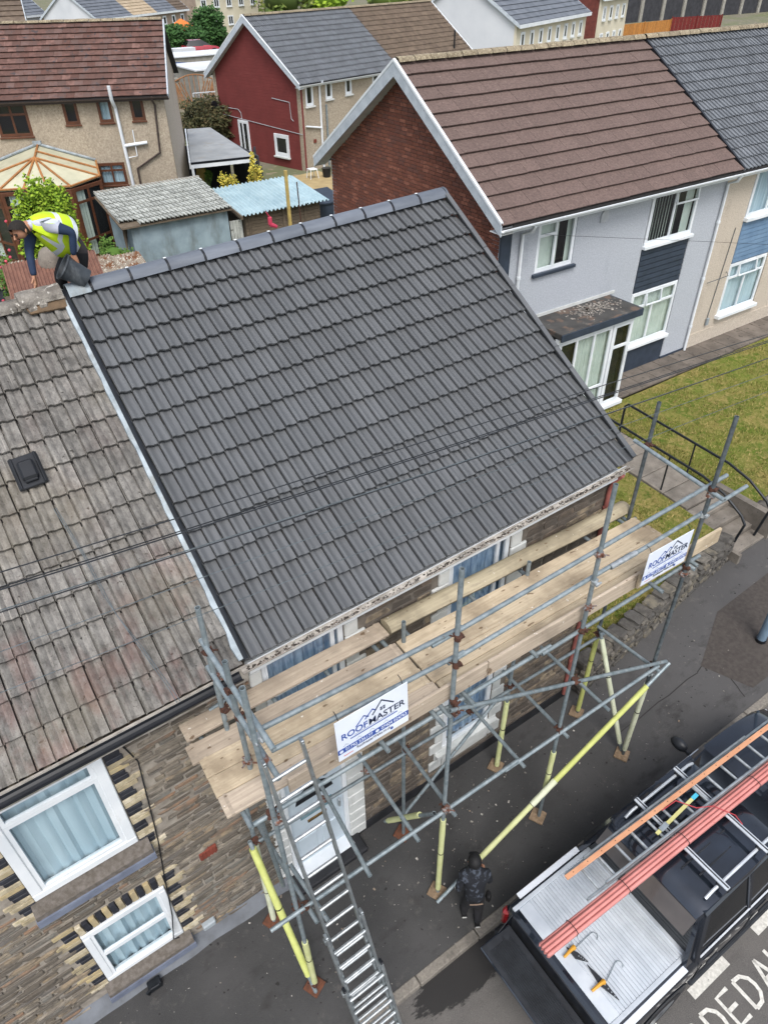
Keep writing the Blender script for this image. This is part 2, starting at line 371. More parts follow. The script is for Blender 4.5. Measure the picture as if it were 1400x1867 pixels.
def cover_rects(x0, x1, z0, z1, holes):
    """split a wall rectangle round its openings"""
    xs = sorted({x0, x1, *[min(max(h[i], x0), x1) for h in holes for i in (0, 1)]}); zs = sorted({z0, z1, *[min(max(h[i], z0), z1) for h in holes for i in (2, 3)]})
    out = []
    for i in range(len(xs)-1):
        for j in range(len(zs)-1):
            cx, cz = (xs[i]+xs[i+1])/2, (zs[j]+zs[j+1])/2
            if not any(h[0] < cx < h[1] and h[2] < cz < h[3] for h in holes): out.append((xs[i], xs[i+1], zs[j], zs[j+1]))
    return out
def wall_sheared(name, parent, x0, x1, z0, z1, y, th, holes, mat, g=G):
    m = MB()
    for a, b, c, d in cover_rects(x0, x1, z0, z1, holes):
        P = [V((x, yy, z+g*x)) for x in (a, b) for yy in (y, y+th) for z in (c, d)]
        m.add(P, [(0, 1, 3, 2), (4, 6, 7, 5), (0, 4, 5, 1), (2, 3, 7, 6), (0, 2, 6, 4), (1, 5, 7, 3)])
    return m.build(name, mat, parent)
def courses(x0, x1, z0, z1, holes, hs, ls, rr, gap=.012, jit=.3):
    """random coursed masonry -> (x, z, l, h) free of the openings"""
    out = []; z = z0
    while z < z1-.02:
        h = min(rr.uniform(*hs), z1-z); x = x0-rr.uniform(0, ls[1])
        while x < x1:
            l = rr.uniform(*ls); a, b = max(x, x0), min(x+l, x1); x += l
            for hx0, hx1, hz0, hz1 in holes:
                if z+h*.5 > hz0 and z+h*.5 < hz1:
                    if a < hx0 < b and b <= hx1+1: b = min(b, hx0)
                    elif a < hx1 < b and a >= hx0-1: a = max(a, hx1)
                    elif a >= hx0 and b <= hx1: b = a
            if b-a > .03: out.append(((a+b)/2, z+h/2+rr.uniform(-1, 1)*gap*jit, b-a-gap, h-gap))
        z += h
    return out
# ---------------------------------------------------------------- roof tiles
def roll_profile(wd, rolls, hgt, kind):
    p = []
    for k in range(rolls):
        o = k*wd/rolls; q = wd/rolls
        if kind == 'new': s = ((0, -.9), (.05, -.9), (.06, .75), (.13, 1.), (.25, .95), (.37, .64), (.5, .22), (.64, .02), (.97, .0), (.985, -.9))
        elif kind == 'old': s = ((0, -.7), (.06, -.7), (.075, .7), (.14, 1.), (.26, .95), (.38, .6), (.52, .08), (.96, .1), (.98, -.7))
        elif kind == 'pan': s = ((0, .1), (.2, .0), (.5, .05), (.7, .6), (.85, 1.), (.97, .5))
        else: s = ((0, 0), (.985, 0))
        p += [(o+a*q, b*hgt) for a, b in s]
    p.append((wd, 0)); return p
def tile_mesh(name, mat, wd, ln, th, U, W, N, rolls=2, hgt=.022, kind='new', lift=.028):
    """one tile in the roof's own axes: U along, W up the slope, N out; origin at the lower left corner"""
    pr = roll_profile(wd-.004, rolls, hgt, kind); m = MB(); n = len(pr)
    low = [U*a+N*(b+lift) for a, b in pr]; up = [U*a+W*ln+N*(b+.004) for a, b in pr]; bot = [U*a+N*(b+lift-th) for a, b in pr]
    m.add(low+up+bot, [(i, i+1, n+i+1, n+i) for i in range(n-1)]+[(2*n+i, 2*n+i+1, i+1, i) for i in range(n-1)]+[(0, n, 2*n), (n-1, 3*n-1, 2*n-1)])
    return m.mesh(name, mat)
def roof_plane(parent, O, U, W, N, ncol, wd, nrow, gauge, mesh, cap=300, jit=.004, rr=random, name='roof_tile', skip=None, stagger=0., half=None, mat=None):
    """rows of tiles laid from the eaves; past the cap the farthest are joined"""
    L = []
    for j in range(nrow):
        for i in range(ncol+(1 if stagger else 0)):
            a = i*wd-(stagger*wd if j % 2 else 0)
            if skip and skip(i, j): continue
            me_ = mesh
            if stagger:
                if j % 2 == 0 and i == ncol: continue
                if j % 2 and i in (0, ncol): me_ = half; a = 0 if i == 0 else (ncol-.5)*wd
            L.append((me_, O+U*(a+rr.uniform(-jit, jit)*.4)+W*(j*gauge+rr.uniform(-jit, jit))+N*rr.uniform(0, jit*.5)))
    cam = V((-1.34, -4.54, 9.85)); L.sort(key=lambda q: (q[1]-cam).length)
    for me_, p in L[:cap]: obj(name, me_, parent, p)
    if len(L) > cap:
        m = MB(); D_ = {q: ([v.co.copy() for v in q.vertices], [tuple(p.vertices) for p in q.polygons]) for q in {id(a): a for a, _ in L}.values()}
        for me_, p in L[cap:]: m.add([p+v for v in D_[me_][0]], D_[me_][1])
        m.build(name+'_rest', mat or mesh.materials[0], parent, kind='stuff')
def ridge_tile(mat, ln, r, U, ang=150, th=.018, name='ridge_tile', back=V((0, 1, 0))):
    """half-round ridge cap along U, centred on its length"""
    up = V((0, 0, 1)); m = MB(); k = 9; R0 = []; R1 = []
    for e, rad in ((-.5, r), (.47, r*.985)):
        for t in range(k):
            a = R(-ang/2+ang*t/(k-1)); R0.append(U*(ln*e)+(back*sin(a)+up*(cos(a)-.62))*rad)
        for t in range(k):
            a = R(-ang/2+ang*t/(k-1)); R1.append(U*(ln*e)+(back*sin(a)+up*(cos(a)-.62))*(rad-th))
    A, B = R0[:k], R0[k:]; C, D = R1[:k], R1[k:]
    m.add(A+B+C+D, [(i, i+1, k+i+1, k+i) for i in range(k-1)]+[(2*k+i, 3*k+i, 3*k+i+1, 2*k+i+1) for i in range(k-1)]+[(i, 2*k+i, 2*k+i+1, i+1) for i in range(k-1)]+[(k+i, k+i+1, 3*k+i+1, 3*k+i) for i in range(k-1)]+[(0, k, 3*k, 2*k), (k-1, 3*k-1, 4*k-1, 2*k-1)])
    return m.mesh(name, mat, True)
# ---------------------------------------------------------------- windows
def window(parent, P, X, Z, w, h, bars, frame='white_upvc', fw=.06, depth=.07, N=None, behind='curtain_net', inset=.0, sill=None, name='window', opens=(), fold=.03, drop=0., back=.35, glass='window_glass', covers=None):
    """P lower left corner on the wall face, X along, Z up, N outward. bars: list of cells (x0,x1,z0,z1) in 0..1"""
    P, X, Z = V(P), V(X), V(Z); N = V(N) if N else X.cross(Z).normalized()*1; O = P-N*inset
    m = MB(); t = fw*.55; ax = (X, Z, N)
    q = lambda a, b, c: O+X*a+Z*b+N*c
    def bar(a0, a1, b0, b1, d=depth, c=0.):
        m.box(q((a0+a1)/2, (b0+b1)/2, c), (a1-a0, b1-b0, d), ax, .008)
    bar(0, w, 0, fw); bar(0, w, h-fw, h); bar(0, fw, fw, h-fw); bar(w-fw, w, fw, h-fw)
    f = m.build(name, frame, parent)
    for i, (x0, x1, z0, z1) in enumerate(bars):
        a0, a1 = (fw-.004 if x0 == 0 else x0*w+.001), (w-fw+.004 if x1 == 1 else x1*w-.001); b0, b1 = (fw-.004 if z0 == 0 else z0*h+.001), (h-fw+.004 if z1 == 1 else z1*h-.001)
        s = MB(); k = t*.8; up = .16 if i in opens else 0.
        qq = lambda a, b, c: q(a, b, c+up*(b1-b)/(b1-b0)*(b1-b0)) if up else q(a, b, c)
        for c0, c1, d0, d1 in ((a0, a1, b0, b0+k), (a0, a1, b1-k, b1), (a0, a0+k, b0+k, b1-k), (a1-k, a1, b0+k, b1-k)):
            pts = [qq(x, z, c) for x in (c0, c1) for z in (d0, d1) for c in (.004, .036)]
            s.add(pts, [(0, 1, 3, 2), (4, 6, 7, 5), (0, 4, 5, 1), (2, 3, 7, 6), (0, 2, 6, 4), (1, 5, 7, 3)])
        s.build('sash', frame, f)
        g = MB(); g.recalc = False; g.add([qq(a0+k, b0+k, .016), qq(a1-k, b0+k, .016), qq(a1-k, b1-k, .016), qq(a0+k, b1-k, .016)], [(0, 1, 2, 3)]); g.build('pane', glass, f)
    d = MB(); d.recalc = back >= .1  # near-black backing paints in the darkness of the room behind the panes
    if back < .1: d.add([q(.02, .02, .009), q(w-.02, .02, .009), q(w-.02, h-.02, .009), q(.02, h-.02, .009)], [(0, 1, 2, 3)]); d.build('dark_backing', 'dark_inside', f)
    else: d.add([q(a, b, -c) for c in (.03, back) for a, b in ((0, 0), (w, 0), (w, h), (0, h))], [(4, 5, 6, 7), (0, 4, 7, 3), (1, 2, 6, 5), (0, 1, 5, 4), (3, 7, 6, 2)]); d.build('dark_backing', 'dark_inside', f)
    if behind:
        n = max(6, int(w/.035)); c = MB(); lo, hi = -.08, h-fw*.5-drop
        for u0, u1 in (covers or ((0, 1),)):
            rr = random.Random(int(w*997)+int(u0*50)); k = max(4, int(n*(u1-u0))); A = []; B = []
            for i in range(k+1):
                x = w*lerp(u0, u1, i/k); z = -.07+fold*sin(i*1.9+rr.random()*1.2); A.append(q(x, lo, z)); B.append(q(x, hi, z*.8-.012))
            c.add(A+B, [(i, i+1, k+1+i+1, k+1+i) for i in range(k)])
        c.build('curtain', behind, f, True)
    if sill:
        mat, sh_, sp, sd = sill; s = MB(); s.box(q(w/2, -sh_/2-.002, -.02+sp/2), (w+2*sd, sh_, sp+.08), ax, .01); s.build('sill', mat, f)
    return f
# ================================================================ the setting
def terrain(x, y):
    xc = max(-30, min(30, x)); st = G*xc
    if y < .3: return st-.3
    t = min(1, (y-.3)/8); t = t*t*(3-2*t)
    d = max(0, min(1, (y-96)/12)); return lerp(st-.3, .95+.004*max(0, min(60, y-10))-1.4*d*d*(3-2*d), t)
def build_ground():
    xs = [-260, -160, -90, -50, -30, -20, -12, -8, -4, 0, 4, 8, 12, 16, 20, 26, 34, 44, 60, 90, 140, 260]
    ys = [-200, -90, -40, -20, -10, -5, -2, 0, .3, 1.3, 2.3, 3.3, 4.3, 5.3, 6.3, 7.3, 8.3, 10, 14, 20, 28, 40, 55, 75, 92, 96, 100, 104, 108, 125, 150, 260, 420]
    m = MB(); n = len(ys)
    m.add([(x, y, terrain(x, y)) for x in xs for y in ys], [(i*n+j, (i+1)*n+j, (i+1)*n+j+1, i*n+j+1) for i in range(len(xs)-1) for j in range(n-1)])
    M('yard_ground', '#6f6a5c', '#5d6440', .35, .95, 0, 0, bump=.5, bscale=8, spots=('#857a66', 2, .58))
    struct('ground', m, 'yard_ground', True)
build_ground()
def strip(y0, y1, dz, x0=-40, x1=60, n=20):
    m = MB(); xs = [lerp(x0, x1, i/n) for i in range(n+1)]
    P = [V((x, y, G*max(-30, min(30, x))+dz)) for x in xs for y in (y0, y1)]
    m.add(P, [(2*i, 2*i+2, 2*i+3, 2*i+1) for i in range(n)]); return m
struct('road', strip(-12, -2.02, -.1), 'asphalt_road')
pave = struct('pavement', strip(-1.92, .35, 0), 'asphalt_pavement')
def kerbs():
    m = MB(); m.box((0, 0, 0), (.905, .125, .22), b=.012); me = m.mesh('kerb_stone', 'kerb')
    x = -4.3; rr = random.Random(4)
    while x < 22:
        obj('kerb_stone', me, pave, sh(x, -1.972+rr.uniform(-.004, .004), -.1+rr.uniform(-.004, .004)), (0, -atan2(G, 1), 0)); x += .915
kerbs()
# patched square of old surfacing round the lamp post
m = MB(); m.poly([sh(x, y, .004) for x, y in ((7.35, -.95), (7.65, -1.72), (12.5, -1.8), (12.5, -.2), (8.6, -.35))])
M('patch', '#3f3a37', '#4a4541', 14, .95, 0, 0, bump=.5, bscale=120); m.build('surfacing_patch', 'patch', pave)
m = MB()
for a, b in (((7.2, -1.0), (12.6, .25)), ((5.2, -1.05), (7.2, -1.0)), ((7.4, -1.75), (7.7, -.95))):
    pts = [V((lerp(a[0], b[0], t/8), lerp(a[1], b[1], t/8)+.012*sin(t*2.1), 0)) for t in range(9)]
    for p, q in zip(pts, pts[1:]):
        d = (q-p).normalized(); s = V((-d.y, d.x, 0))*.008; m.poly([sh(v.x, v.y, .003) for v in (p-s, q-s, q+s, p+s)])
M('bitumen', '#262423', rough=.8, var=0); m.build('tar_joint', 'bitumen', pave)
def crumbs():
    rr = random.Random(77); m = MB()
    for k in range(230):
        if rr.random() < .6: x = rr.gauss(2.2, 1.6); y = -abs(rr.gauss(.75, .45))
        else: x = rr.uniform(-3, 8); y = rr.uniform(-1.85, -.1)
        if not (-3.5 < x < 9 and -1.88 < y < -.1): continue
        s = rr.choice([.004, .006, .008, .012, .018])*rr.uniform(.7, 1.3); a = rr.uniform(0, 6.28); m.box(sh(x, y, s*.3), (s*1.6, s, s*.6), (V((cos(a), sin(a), 0)), V((-sin(a), cos(a), 0)), V((0, 0, 1))))
    M('crumb', '#a8a49c', '#6f6b65', 40, .9, 0, .4, pal=['#8a857d', '#c4c0b8', '#5c5852', '#7d6a58']); m.build('mortar_crumbs', 'crumb', pave, kind='stuff')
crumbs()
# ---------------------------------------------------------------- painted road markings
M('road_paint', '#d2d0c9', '#b5b3ac', 30, .8, 0, .04, spots=('#6a6865', 26, .68))
road = bpy.data.objects['road']
m = MB()
for a, b in ((2.12, 2.76), (3.32, 3.97), (4.53, 5.2), (5.75, 6.4), (6.95, 7.6)): m.poly([sh(x, y, -.096) for x, y in ((a, -3.99), (b, -3.99), (b, -3.87), (a, -3.87))]); m.build('bay_line', 'road_paint', road); m = MB()
def stroke(m, pts, w=.045):
    pts = [V((*p, 0)) for p in pts]
    L = []
    for i, p in enumerate(pts):
        d = (pts[min(i+1, len(pts)-1)]-pts[max(i-1, 0)]).normalized(); s = V((-d.y, d.x, 0))*w/2; L += [p-s, p+s]
    m.add([sh(v.x, v.y, -.096) for v in L], [(2*i, 2*i+2, 2*i+3, 2*i+1) for i in range(len(pts)-1)])
LET = {'D': [[(0, 0), (0, 1)], [(0, 1), (.55, .97), (.88, .75), (.95, .5), (.88, .25), (.55, .03), (0, 0)]], 'E': [[(.9, 1), (0, 1), (0, 0), (.9, 0)], [(0, .5), (.75, .5)]],
       'A': [[(0, 0), (.5, 1)], [(.5, 1), (1, 0)], [(.2, .36), (.8, .36)]], 'O': [[(.5+.45*sin(a*pi/8), .5+.5*cos(a*pi/8)) for a in range(17)]], 'U': [[(0, 1), (0, .3), (.2, .03), (.5, 0), (.8, .03), (1, .3), (1, 1)]]}
x = 2.93
for ch in 'ODEDAU':
    m = MB()
    for s in LET[ch]: stroke(m, [(x+a*.21, -4.45+b*.33) for a, b in s])
    m.build('road_letter', 'road_paint', road); x += .3
# ---------------------------------------------------------------- front garden of the pebble-dashed semis
def gz(x, y):       # lawn surface
    t = max(0, min(1, (y-.2)/5.2)); return lerp(.62+.05*(x-6), 1.13+.012*(x-12), t)
def wy(x): return -.16+.125*(x-5.4)        # line of the low stone wall
def build_garden():
    def sheet(x0, x1, y0f, y1, nx, ny):
        m = MB(); P = []
        for i in range(nx+1):
            x = lerp(x0, x1, i/nx)
            for j in range(ny+1):
                y = lerp(y0f(x), y1, j/ny); P.append((x, y, gz(x, y)+.03*noise.noise(V((x*.8, y*.8, 0)))))
        m.add(P, [(i*(ny+1)+j, (i+1)*(ny+1)+j, (i+1)*(ny+1)+j+1, i*(ny+1)+j+1) for i in range(nx) for j in range(ny)]); return m
    L = [struct('lawn', sheet(5.25, 9.98, lambda x: wy(x)+.1, 5.15, 24, 26), 'dry_lawn', True),
         struct('lawn', sheet(11.02, 34, lambda x: .75 if x < 12 else .75, 5.15, 60, 24), 'dry_lawn', True)]
    # blades of grass
    rr = random.Random(2)
    b = NB('grass_blade'); col = b.new('ShaderNodeValToRGB'); b.link(b.rnd(), col.inputs[0]); e = col.color_ramp.elements
    e[0].color = lin('#4f5c28'); e[1].color = lin('#b3a06c'); x_ = e.new(.45); x_.color = lin('#77793c'); b.out(col.outputs[0], .9, 0, .1)
    m = MB()
    for k in range(60000):
        if rr.random() < .42: x = rr.uniform(5.3, 9.95); y = rr.uniform(wy(x)+.12, 5.1)
        else: x = 11.05+(rr.random()**1.5)*13; y = rr.uniform(.8, 5.1)
        if noise.noise(V((x*1.3, y*1.3, 3))) < -.12 and rr.random() < .75: continue
        z = gz(x, y)+.03*noise.noise(V((x*.8, y*.8, 0))); h = rr.uniform(.02, .075); a = rr.uniform(0, 2*pi); w_ = rr.uniform(.006, .014)
        p = V((x, y, z-.005)); d = V((cos(a), sin(a), 0)); t = V((rr.uniform(-.04, .04), rr.uniform(-.04, .04), h)); m.add([p-d*w_, p+d*w_, p+t], [(0, 1, 2)])
    o = m.build('grass', 'grass_blade', None, kind='stuff'); tag(o, 'short dry grass over the front lawns of the pebble-dashed houses', 'grass')
    # concrete path with steps down to the pavement
    path = struct('garden_path', MB(), 'concrete'); m = MB(); m.box((0, 0, 0), (1.0, .585, .08), b=.01); me = m.mesh('slab', 'concrete')
    ys = 1.55
    for k in range(6):
        y = ys+k*.6+.3; z = gz(10.5, y)+.02; obj('path_slab', me, path, (10.5, y, z-.04), (R(3.2), 0, 0))
    m = MB(); m.box((0, 0, 0), (.59, .85, .07), b=.01); me2 = m.mesh('slab2', 'slab')
    for k in range(24): obj('path_slab', me2, path, (10.3+k*.6, 5.6, 1.155+.006*k*.6), None)
    ns = 4
    for k in range(ns):
        z1 = lerp(.98, .56, (k+1)/ns); s = MB(); s.box((10.5, 1.55-.15-k*.3, z1/2+.05), (1.0, .3, z1-.1), b=.012); s.build('step', 'concrete', path)
    s = MB(); s.prism([(9.92, .2, .25), (10.0, .2, .25), (10.0, 1.6, .25), (9.92, 1.6, .25)], (0, 0, .42)); s.prism([(11.0, .3, .25), (11.16, .3, .25), (11.16, 1.7, .25), (11.0, 1.7, .25)], (0, 0, .8)); s.build('step_kerb', 'concrete', path)
build_garden()
def build_garden_wall(name, label, xs, fy, h0, seed):
    t = thing(name, label, 'garden wall', sh(xs[0], fy(xs[0]), 0)); rr = random.Random(seed); pcs = []; x = xs[0]
    top = lambda x: h0(x)
    m = MB(); n = 10
    for i in range(n):
        a, b = lerp(*xs, i/n), lerp(*xs, (i+1)/n); m.prism([(a, fy(a)+.03, G*a-.1), (b, fy(b)+.03, G*b-.1), (b, fy(b)+.25, G*b-.1), (a, fy(a)+.25, G*a-.1)], (0, 0, min(top(a), top(b))-.03))
    m.build('core', 'mortar_dark', t)
    z = 0
    while z < .75:
        h = rr.uniform(.08, .13); x = xs[0]+rr.uniform(-.1, 0)
        while x < xs[1]:
            l = rr.uniform(.12, .27)
            if z+h < top(x)+.06 and x+l < xs[1]+.1: pcs.append((sh(x+l/2, fy(x+l/2)+.02+rr.uniform(-.012, .012), z+h/2-.02), (l-.02, .12, h-.015)))
            x += l
        z += h
    x = xs[0]
    while x < xs[1]-.1:     # rough coping, stepping with the slope
        l = rr.uniform(.18, .32); pcs.append((sh(x+l/2, fy(x+l/2)+.14, top(x)+rr.uniform(-.03, .03)), (l-.03, rr.uniform(.24, .3), rr.uniform(.09, .15)))); x += l
    field(t, pcs, unit_stones('grey_stone', rough=.3), 'stone', 'grey_stone', (0, -atan2(G, 1), R(7)))
build_garden_wall('stone_garden_wall', 'low rough stone wall stepping up along the pavement beside the dry lawn', (5.3, 9.95), wy, lambda x: .58-.028*(x-5.3), 5)
build_garden_wall('stone_garden_wall', 'low stone wall beyond the garden steps at the right edge', (11.2, 18), lambda x: .55, lambda x: .42, 6)
# ================================================================ the terrace: re-roofed house and its old neighbour
RU = V((1, 0, G)); RW = V((0, cos(PITCH), sin(PITCH))); RN = V((0, -sin(PITCH), cos(PITCH)))
ROT = (0, -atan2(G, 1), 0)
EZ = 4.70
def rp(x, s, n=0.): return V((0, -.15, EZ))+RU*x+RW*s+RN*n        # point of the front roof slope
X1 = 5.2
def slab(m, x0, x1, dn=-.05, th=.1):
    a = [rp(x0, .05, dn), rp(x1, .05, dn), rp(x1, 4.56, dn), rp(x0, 4.56, dn)]; m.prism(a, RN*-th)
    m.prism([sh(x0, 3.81, 6.9), sh(x1, 3.81, 6.9), sh(x1, 7.75, 4.68), sh(x0, 7.75, 4.68)], (0, -.04, -.1))
def quoins(parent, x, z0, z1, side, big, small, h=.21, mat='white_paint', proud=.03):
    z = z0; k = 0
    while z < z1-.05:
        hh = min(h, z1-z); l = big if k % 2 == 0 else small; m = MB(); c = x+side*l/2
        m.box(sh(c, -proud/2+.01, z+hh/2), (l-.008, proud+.04, hh-.012), (RU, V((0, 1, 0)), V((0, 0, 1))), .012); m.build('quoin', mat, parent); z += h; k += 1
def main_house():
    t = thing('terraced_house', 'stone terraced house with a freshly laid dark grey tiled roof behind the scaffold', 'house', (2.6, 3.8, .1))
    H = [(.14, 1.1, 3.2, 4.44), (2.5, 3.42, 3.2, 4.42), (2.55, 3.42, .72, 1.98), (.1, .98, 0, 2.22)]
    wall = wall_sheared('wall', t, 0.02, 5.1, -.2, 4.72, -.012, .37, H, 'mortar_dark')
    HQ = [(-.1, 1.36, 3.05, 4.8), (2.26, 3.68, 3.05, 4.8), (2.32, 3.66, .3, 2.1), (-.15, 1.24, -.1, 2.4)]
    rr = random.Random(21); pcs = [(sh(x, .012+rr.uniform(-.008, .008), z), (l, .07, h)) for x, z, l, h in courses(.02, 5.1, .17, 4.55, HQ, (.085, .14), (.18, .42), rr)]
    field(t, pcs, unit_stones('dark_stone', 6, .2, 4), 'stone', 'dark_stone', ROT)
    for x, z0, z1, sd, a, b in ((1.1, 3.05, 4.5, 1, .26, .17), (.14, 3.05, 4.5, -1, .14, .14), (2.5, 3.05, 4.48, -1, .25, .16), (3.42, 3.05, 4.48, 1, .26, .17), (2.55, .36, 2.08, -1, .23, .14), (3.42, .36, 2.08, 1, .23, .14), (.98, .02, 2.35, 1, .26, .26), (.1, .02, 2.35, -1, .2, .2)):
        quoins(t, x, z0, z1, sd, a, b)
    for x0, x1, z0, z1 in ((.1, 1.15, 4.44, 4.6), (2.4, 3.5, 4.42, 4.58), (2.45, 3.52, 1.98, 2.16), (.0, 1.08, 2.22, 2.42)):
        m = MB(); m.prism([sh(x0, -.035, z0+.004), sh(x1, -.035, z0+.004), sh(x1, -.035, z1), sh(x0, -.035, z1)], (0, .08, 0)); m.build('lintel', 'white_paint', t)
    m = MB(); m.prism([sh(2.56, -.03, .34), sh(3.41, -.03, .34), sh(3.41, -.05, .7), sh(2.56, -.05, .7)], (0, .06, 0)); m.prism([sh(2.42, -.1, .66), sh(3.54, -.1, .66), sh(3.54, -.1, .73), sh(2.42, -.1, .73)], (0, .14, 0)); m.build('apron', 'white_paint', t)
    Z = V((0, 0, 1))
    def win(x0, x1, z0, z1, bars, **k): window(t, sh(x0, .0, z0), RU, Z, x1-x0, z1-z0, bars, inset=.03, **k)
    win(.14, 1.1, 3.2, 4.44, [(0, .86, 0, .45), (0, .86, .45, 1), (.86, 1, 0, 1)], behind='curtain_lace', fw=.05)
    win(2.5, 3.42, 3.2, 4.42, [(0, .8, 0, .52), (0, .8, .52, 1), (.8, 1, 0, 1)], behind='curtain_lace', fw=.05)
    win(2.55, 3.42, .73, 1.98, [(0, 1, 0, .7), (0, 1, .7, 1)], behind='curtain_lace', fw=.06)
    # front door
    M('door_white', '#b9c6cf', '#aebbc5', 3, .4, 0, .02, dirt=('#8a8f92', 3, .6))
    d = MB(); d.box(sh(.54, .05, 1.06), (.84, .05, 2.1), (RU, V((0, 1, 0)), Z), .01); door = d.build('door', 'door_white', t)
    f = MB()
    for c, s in (((.125, .02, 1.1), (.06, .1, 2.2)), ((.955, .02, 1.1), (.06, .1, 2.2)), ((.54, .02, 2.17), (.78, .1, .08)), ((.54, -.06, .05), (.86, .2, .1))): f.box(sh(*c), s, (RU, V((0, 1, 0)), Z), .008)
    f.build('door_frame', 'white_upvc', t)
    f = MB()
    for x0, x1, z0, z1 in ((.22, .5, .22, .72), (.58, .86, .22, .72)): f.box(sh((x0+x1)/2, .02, (z0+z1)/2), (x1-x0, .025, z1-z0), (RU, V((0, 1, 0)), Z), .012)
    f.build('door_panel', 'door_white', door)
    g = MB(); g.prism([sh(.54+.27*cos(a*pi/8), .022, 1.5+.3*sin(a*pi/8)*(1 if True else 0)) for a in range(9)], (0, .006, 0)); g.build('fanlight_pane', 'black_plastic', door)
    g = MB(); g.box(sh(.54, .02, 1.02), (.28, .02, .055), (RU, V((0, 1, 0)), Z), .006); M('brass', '#7a6038', '#5d4828', 9, .4, .7); g.build('letter_flap', 'brass', door)
    g = MB(); g.box(sh(.54, .021, 1.22), (.46, .012, .16), (RU, V((0, 1, 0)), Z)); M('door_glass', '#7d9aa3', '#5f7c86', 9, .2, 0, 0); g.build('door_glazing', 'door_glass', door)
    g = MB(); g.box(sh(.86, 0, 1.05), (.03, .05, .16), (RU, V((0, 1, 0)), Z), .008); g.build('handle', 'coupler_new', door)
    # black plinth, step, downpipe
    p = MB()
    for a, b in ((.99, 5.1), (.02, .09)): p.prism([sh(a, -.05, -.15), sh(b, -.05, -.15), sh(b, -.03, .17), sh(a, -.03, .17)], (0, .06, 0))
    M('plinth_black', '#17181b', '#26272b', 5, .7, 0, 0, bump=.4, bscale=30); p.build('plinth', 'plinth_black', t)
    p = MB(); p.box(sh(.54, -.16, .03), (1.1, .3, .1), (RU, V((0, 1, 0)), Z), .015); p.build('door_step', 'plinth_black', t)
    p = MB(); p.path([sh(5.02, -.2, 4.55), sh(5.03, -.1, 4.4), sh(5.04, -.06, 4.2), sh(5.04, -.06, .12)], .036, 10)
    for z in (3.9, 2.4, .9): p.tube(sh(5.04, -.06, z), sh(5.04, -.06, z+.06), .045, 10)
    p.build('downpipe', 'pink_pipe', t, True)
    g = MB(); g.box((5.0, 3.9, 2.5), (.2, 7.3, 4.9)); g.prism([(4.95, .1, 4.9), (4.95, 3.81, 7.05), (4.95, 7.5, 4.9)], (.13, 0, 0)); g.box((2.5, 7.5, 2.4), (5.1, .2, 4.8)); g.build('gable_wall', 'mortar', t)
    # roof: under-slab, tiles, ridge, verges, gutter
    m = MB(); slab(m, .02, X1-.06); m.build('roof_slab', 'roof_under', t)
    me = tile_mesh('roof_tile', 'new_tile', .2888, .40, .022, RU, RW, RN, 2, .034, 'new', .068)
    roof_plane(t, rp(.0, -.03, -.055), RU, RW, RN, 18, .2888, 13, .3475, me, 300, .004, random.Random(5))
    rm = ridge_tile('ridge_new', .45, .135, RU); k = 0; x = .02
    dx = (X1-.25)/11
    for i in range(11): obj('ridge_tile', rm, t, sh(.25+dx*(i+.5), 3.81, 7.0))
    rm0 = ridge_tile('lead', .25, .136, RU); obj('ridge_tile', rm0, t, sh(.12, 3.81, 6.99), label='short pale mortar-smeared ridge tile at the party wall')
    cl = MB(); kk = 9
    for w_, rad in ((.028, .139),):
        for e in (-.5, .5):
            cl.v += [tuple(RU*(e*w_)+(V((0, 1, 0))*sin(R(-76+152*t_/8))+V((0, 0, 1))*(cos(R(-76+152*t_/8))-.62))*(rad+(.006 if t_ % 2 else 0))) for t_ in range(kk)]
    cl.f = [(i, i+1, kk+i+1, kk+i) for i in range(kk-1)]; cm = cl.mesh('ridge_clip', 'black_plastic')
    sc = MB(); sc.box((0, 0, .058), (.035, .02, .012), b=.003); sm = sc.mesh('ridge_screw', 'white_upvc')
    for i in range(11): p = sh(.25+dx*i, 3.81, 7.0); obj('ridge_clip', cm, t, p); obj('ridge_screw', sm, t, p)
    e = MB(); pts = [sh(X1+.0, 3.81+.138*sin(R(-80+160*k/8)), 7.0+.138*(cos(R(-80+160*k/8))-.62)) for k in range(9)]; e.prism(pts, RU*.03); e.build('ridge_end_cap', 'ridge_new', t)
    vm = MB(); vm.prism([RU*-.02+RN*.05, RU*.045+RN*.05, RU*.05-RN*.07, RU*.038-RN*.07, RU*.034+RN*.03, RU*-.02+RN*.035], RW*.36); vme = vm.mesh('verge_cap', 'new_tile')
    for j in range(13): obj('verge_cap', vme, t, rp(X1-.01, j*.3475-.01, .004))
    m = MB(); m.prism([rp(-.055, -.02, .05), rp(-.03, -.02, .065), rp(-.012, -.02, .05), rp(-.012, -.02, -.03), rp(-.055, -.02, -.03)], RW*4.56); m.build('verge_trim', 'black_plastic', t)
    def gutter(m, x0, x1, y, z, r, n=7, th=.006):
        A = [[sh(x, y+rad*cos(pi+pi*k/n), z+rad*sin(pi+pi*k/n)) for rad in (r,) for k in range(n+1)]+[sh(x, y+(r-th)*cos(2*pi-pi*k/n), z+(r-th)*sin(2*pi-pi*k/n)) for k in range(n+1)] for x in (x0, x1)]
        m.rings(A)
    m = MB(); gutter(m, -.1, 5.16, -.208, 4.625, .04)
    for x in (.4, 1.6, 2.8, 4.0, 4.9): gutter(m, x, x+.05, -.208, 4.625, .044)
    M('gutter_white', '#b9b4ac', '#8f8a83', 8, .6, 0, .05, dirt=('#5c5048', 6, .5)); gt = m.build('gutter', 'gutter_white', t)
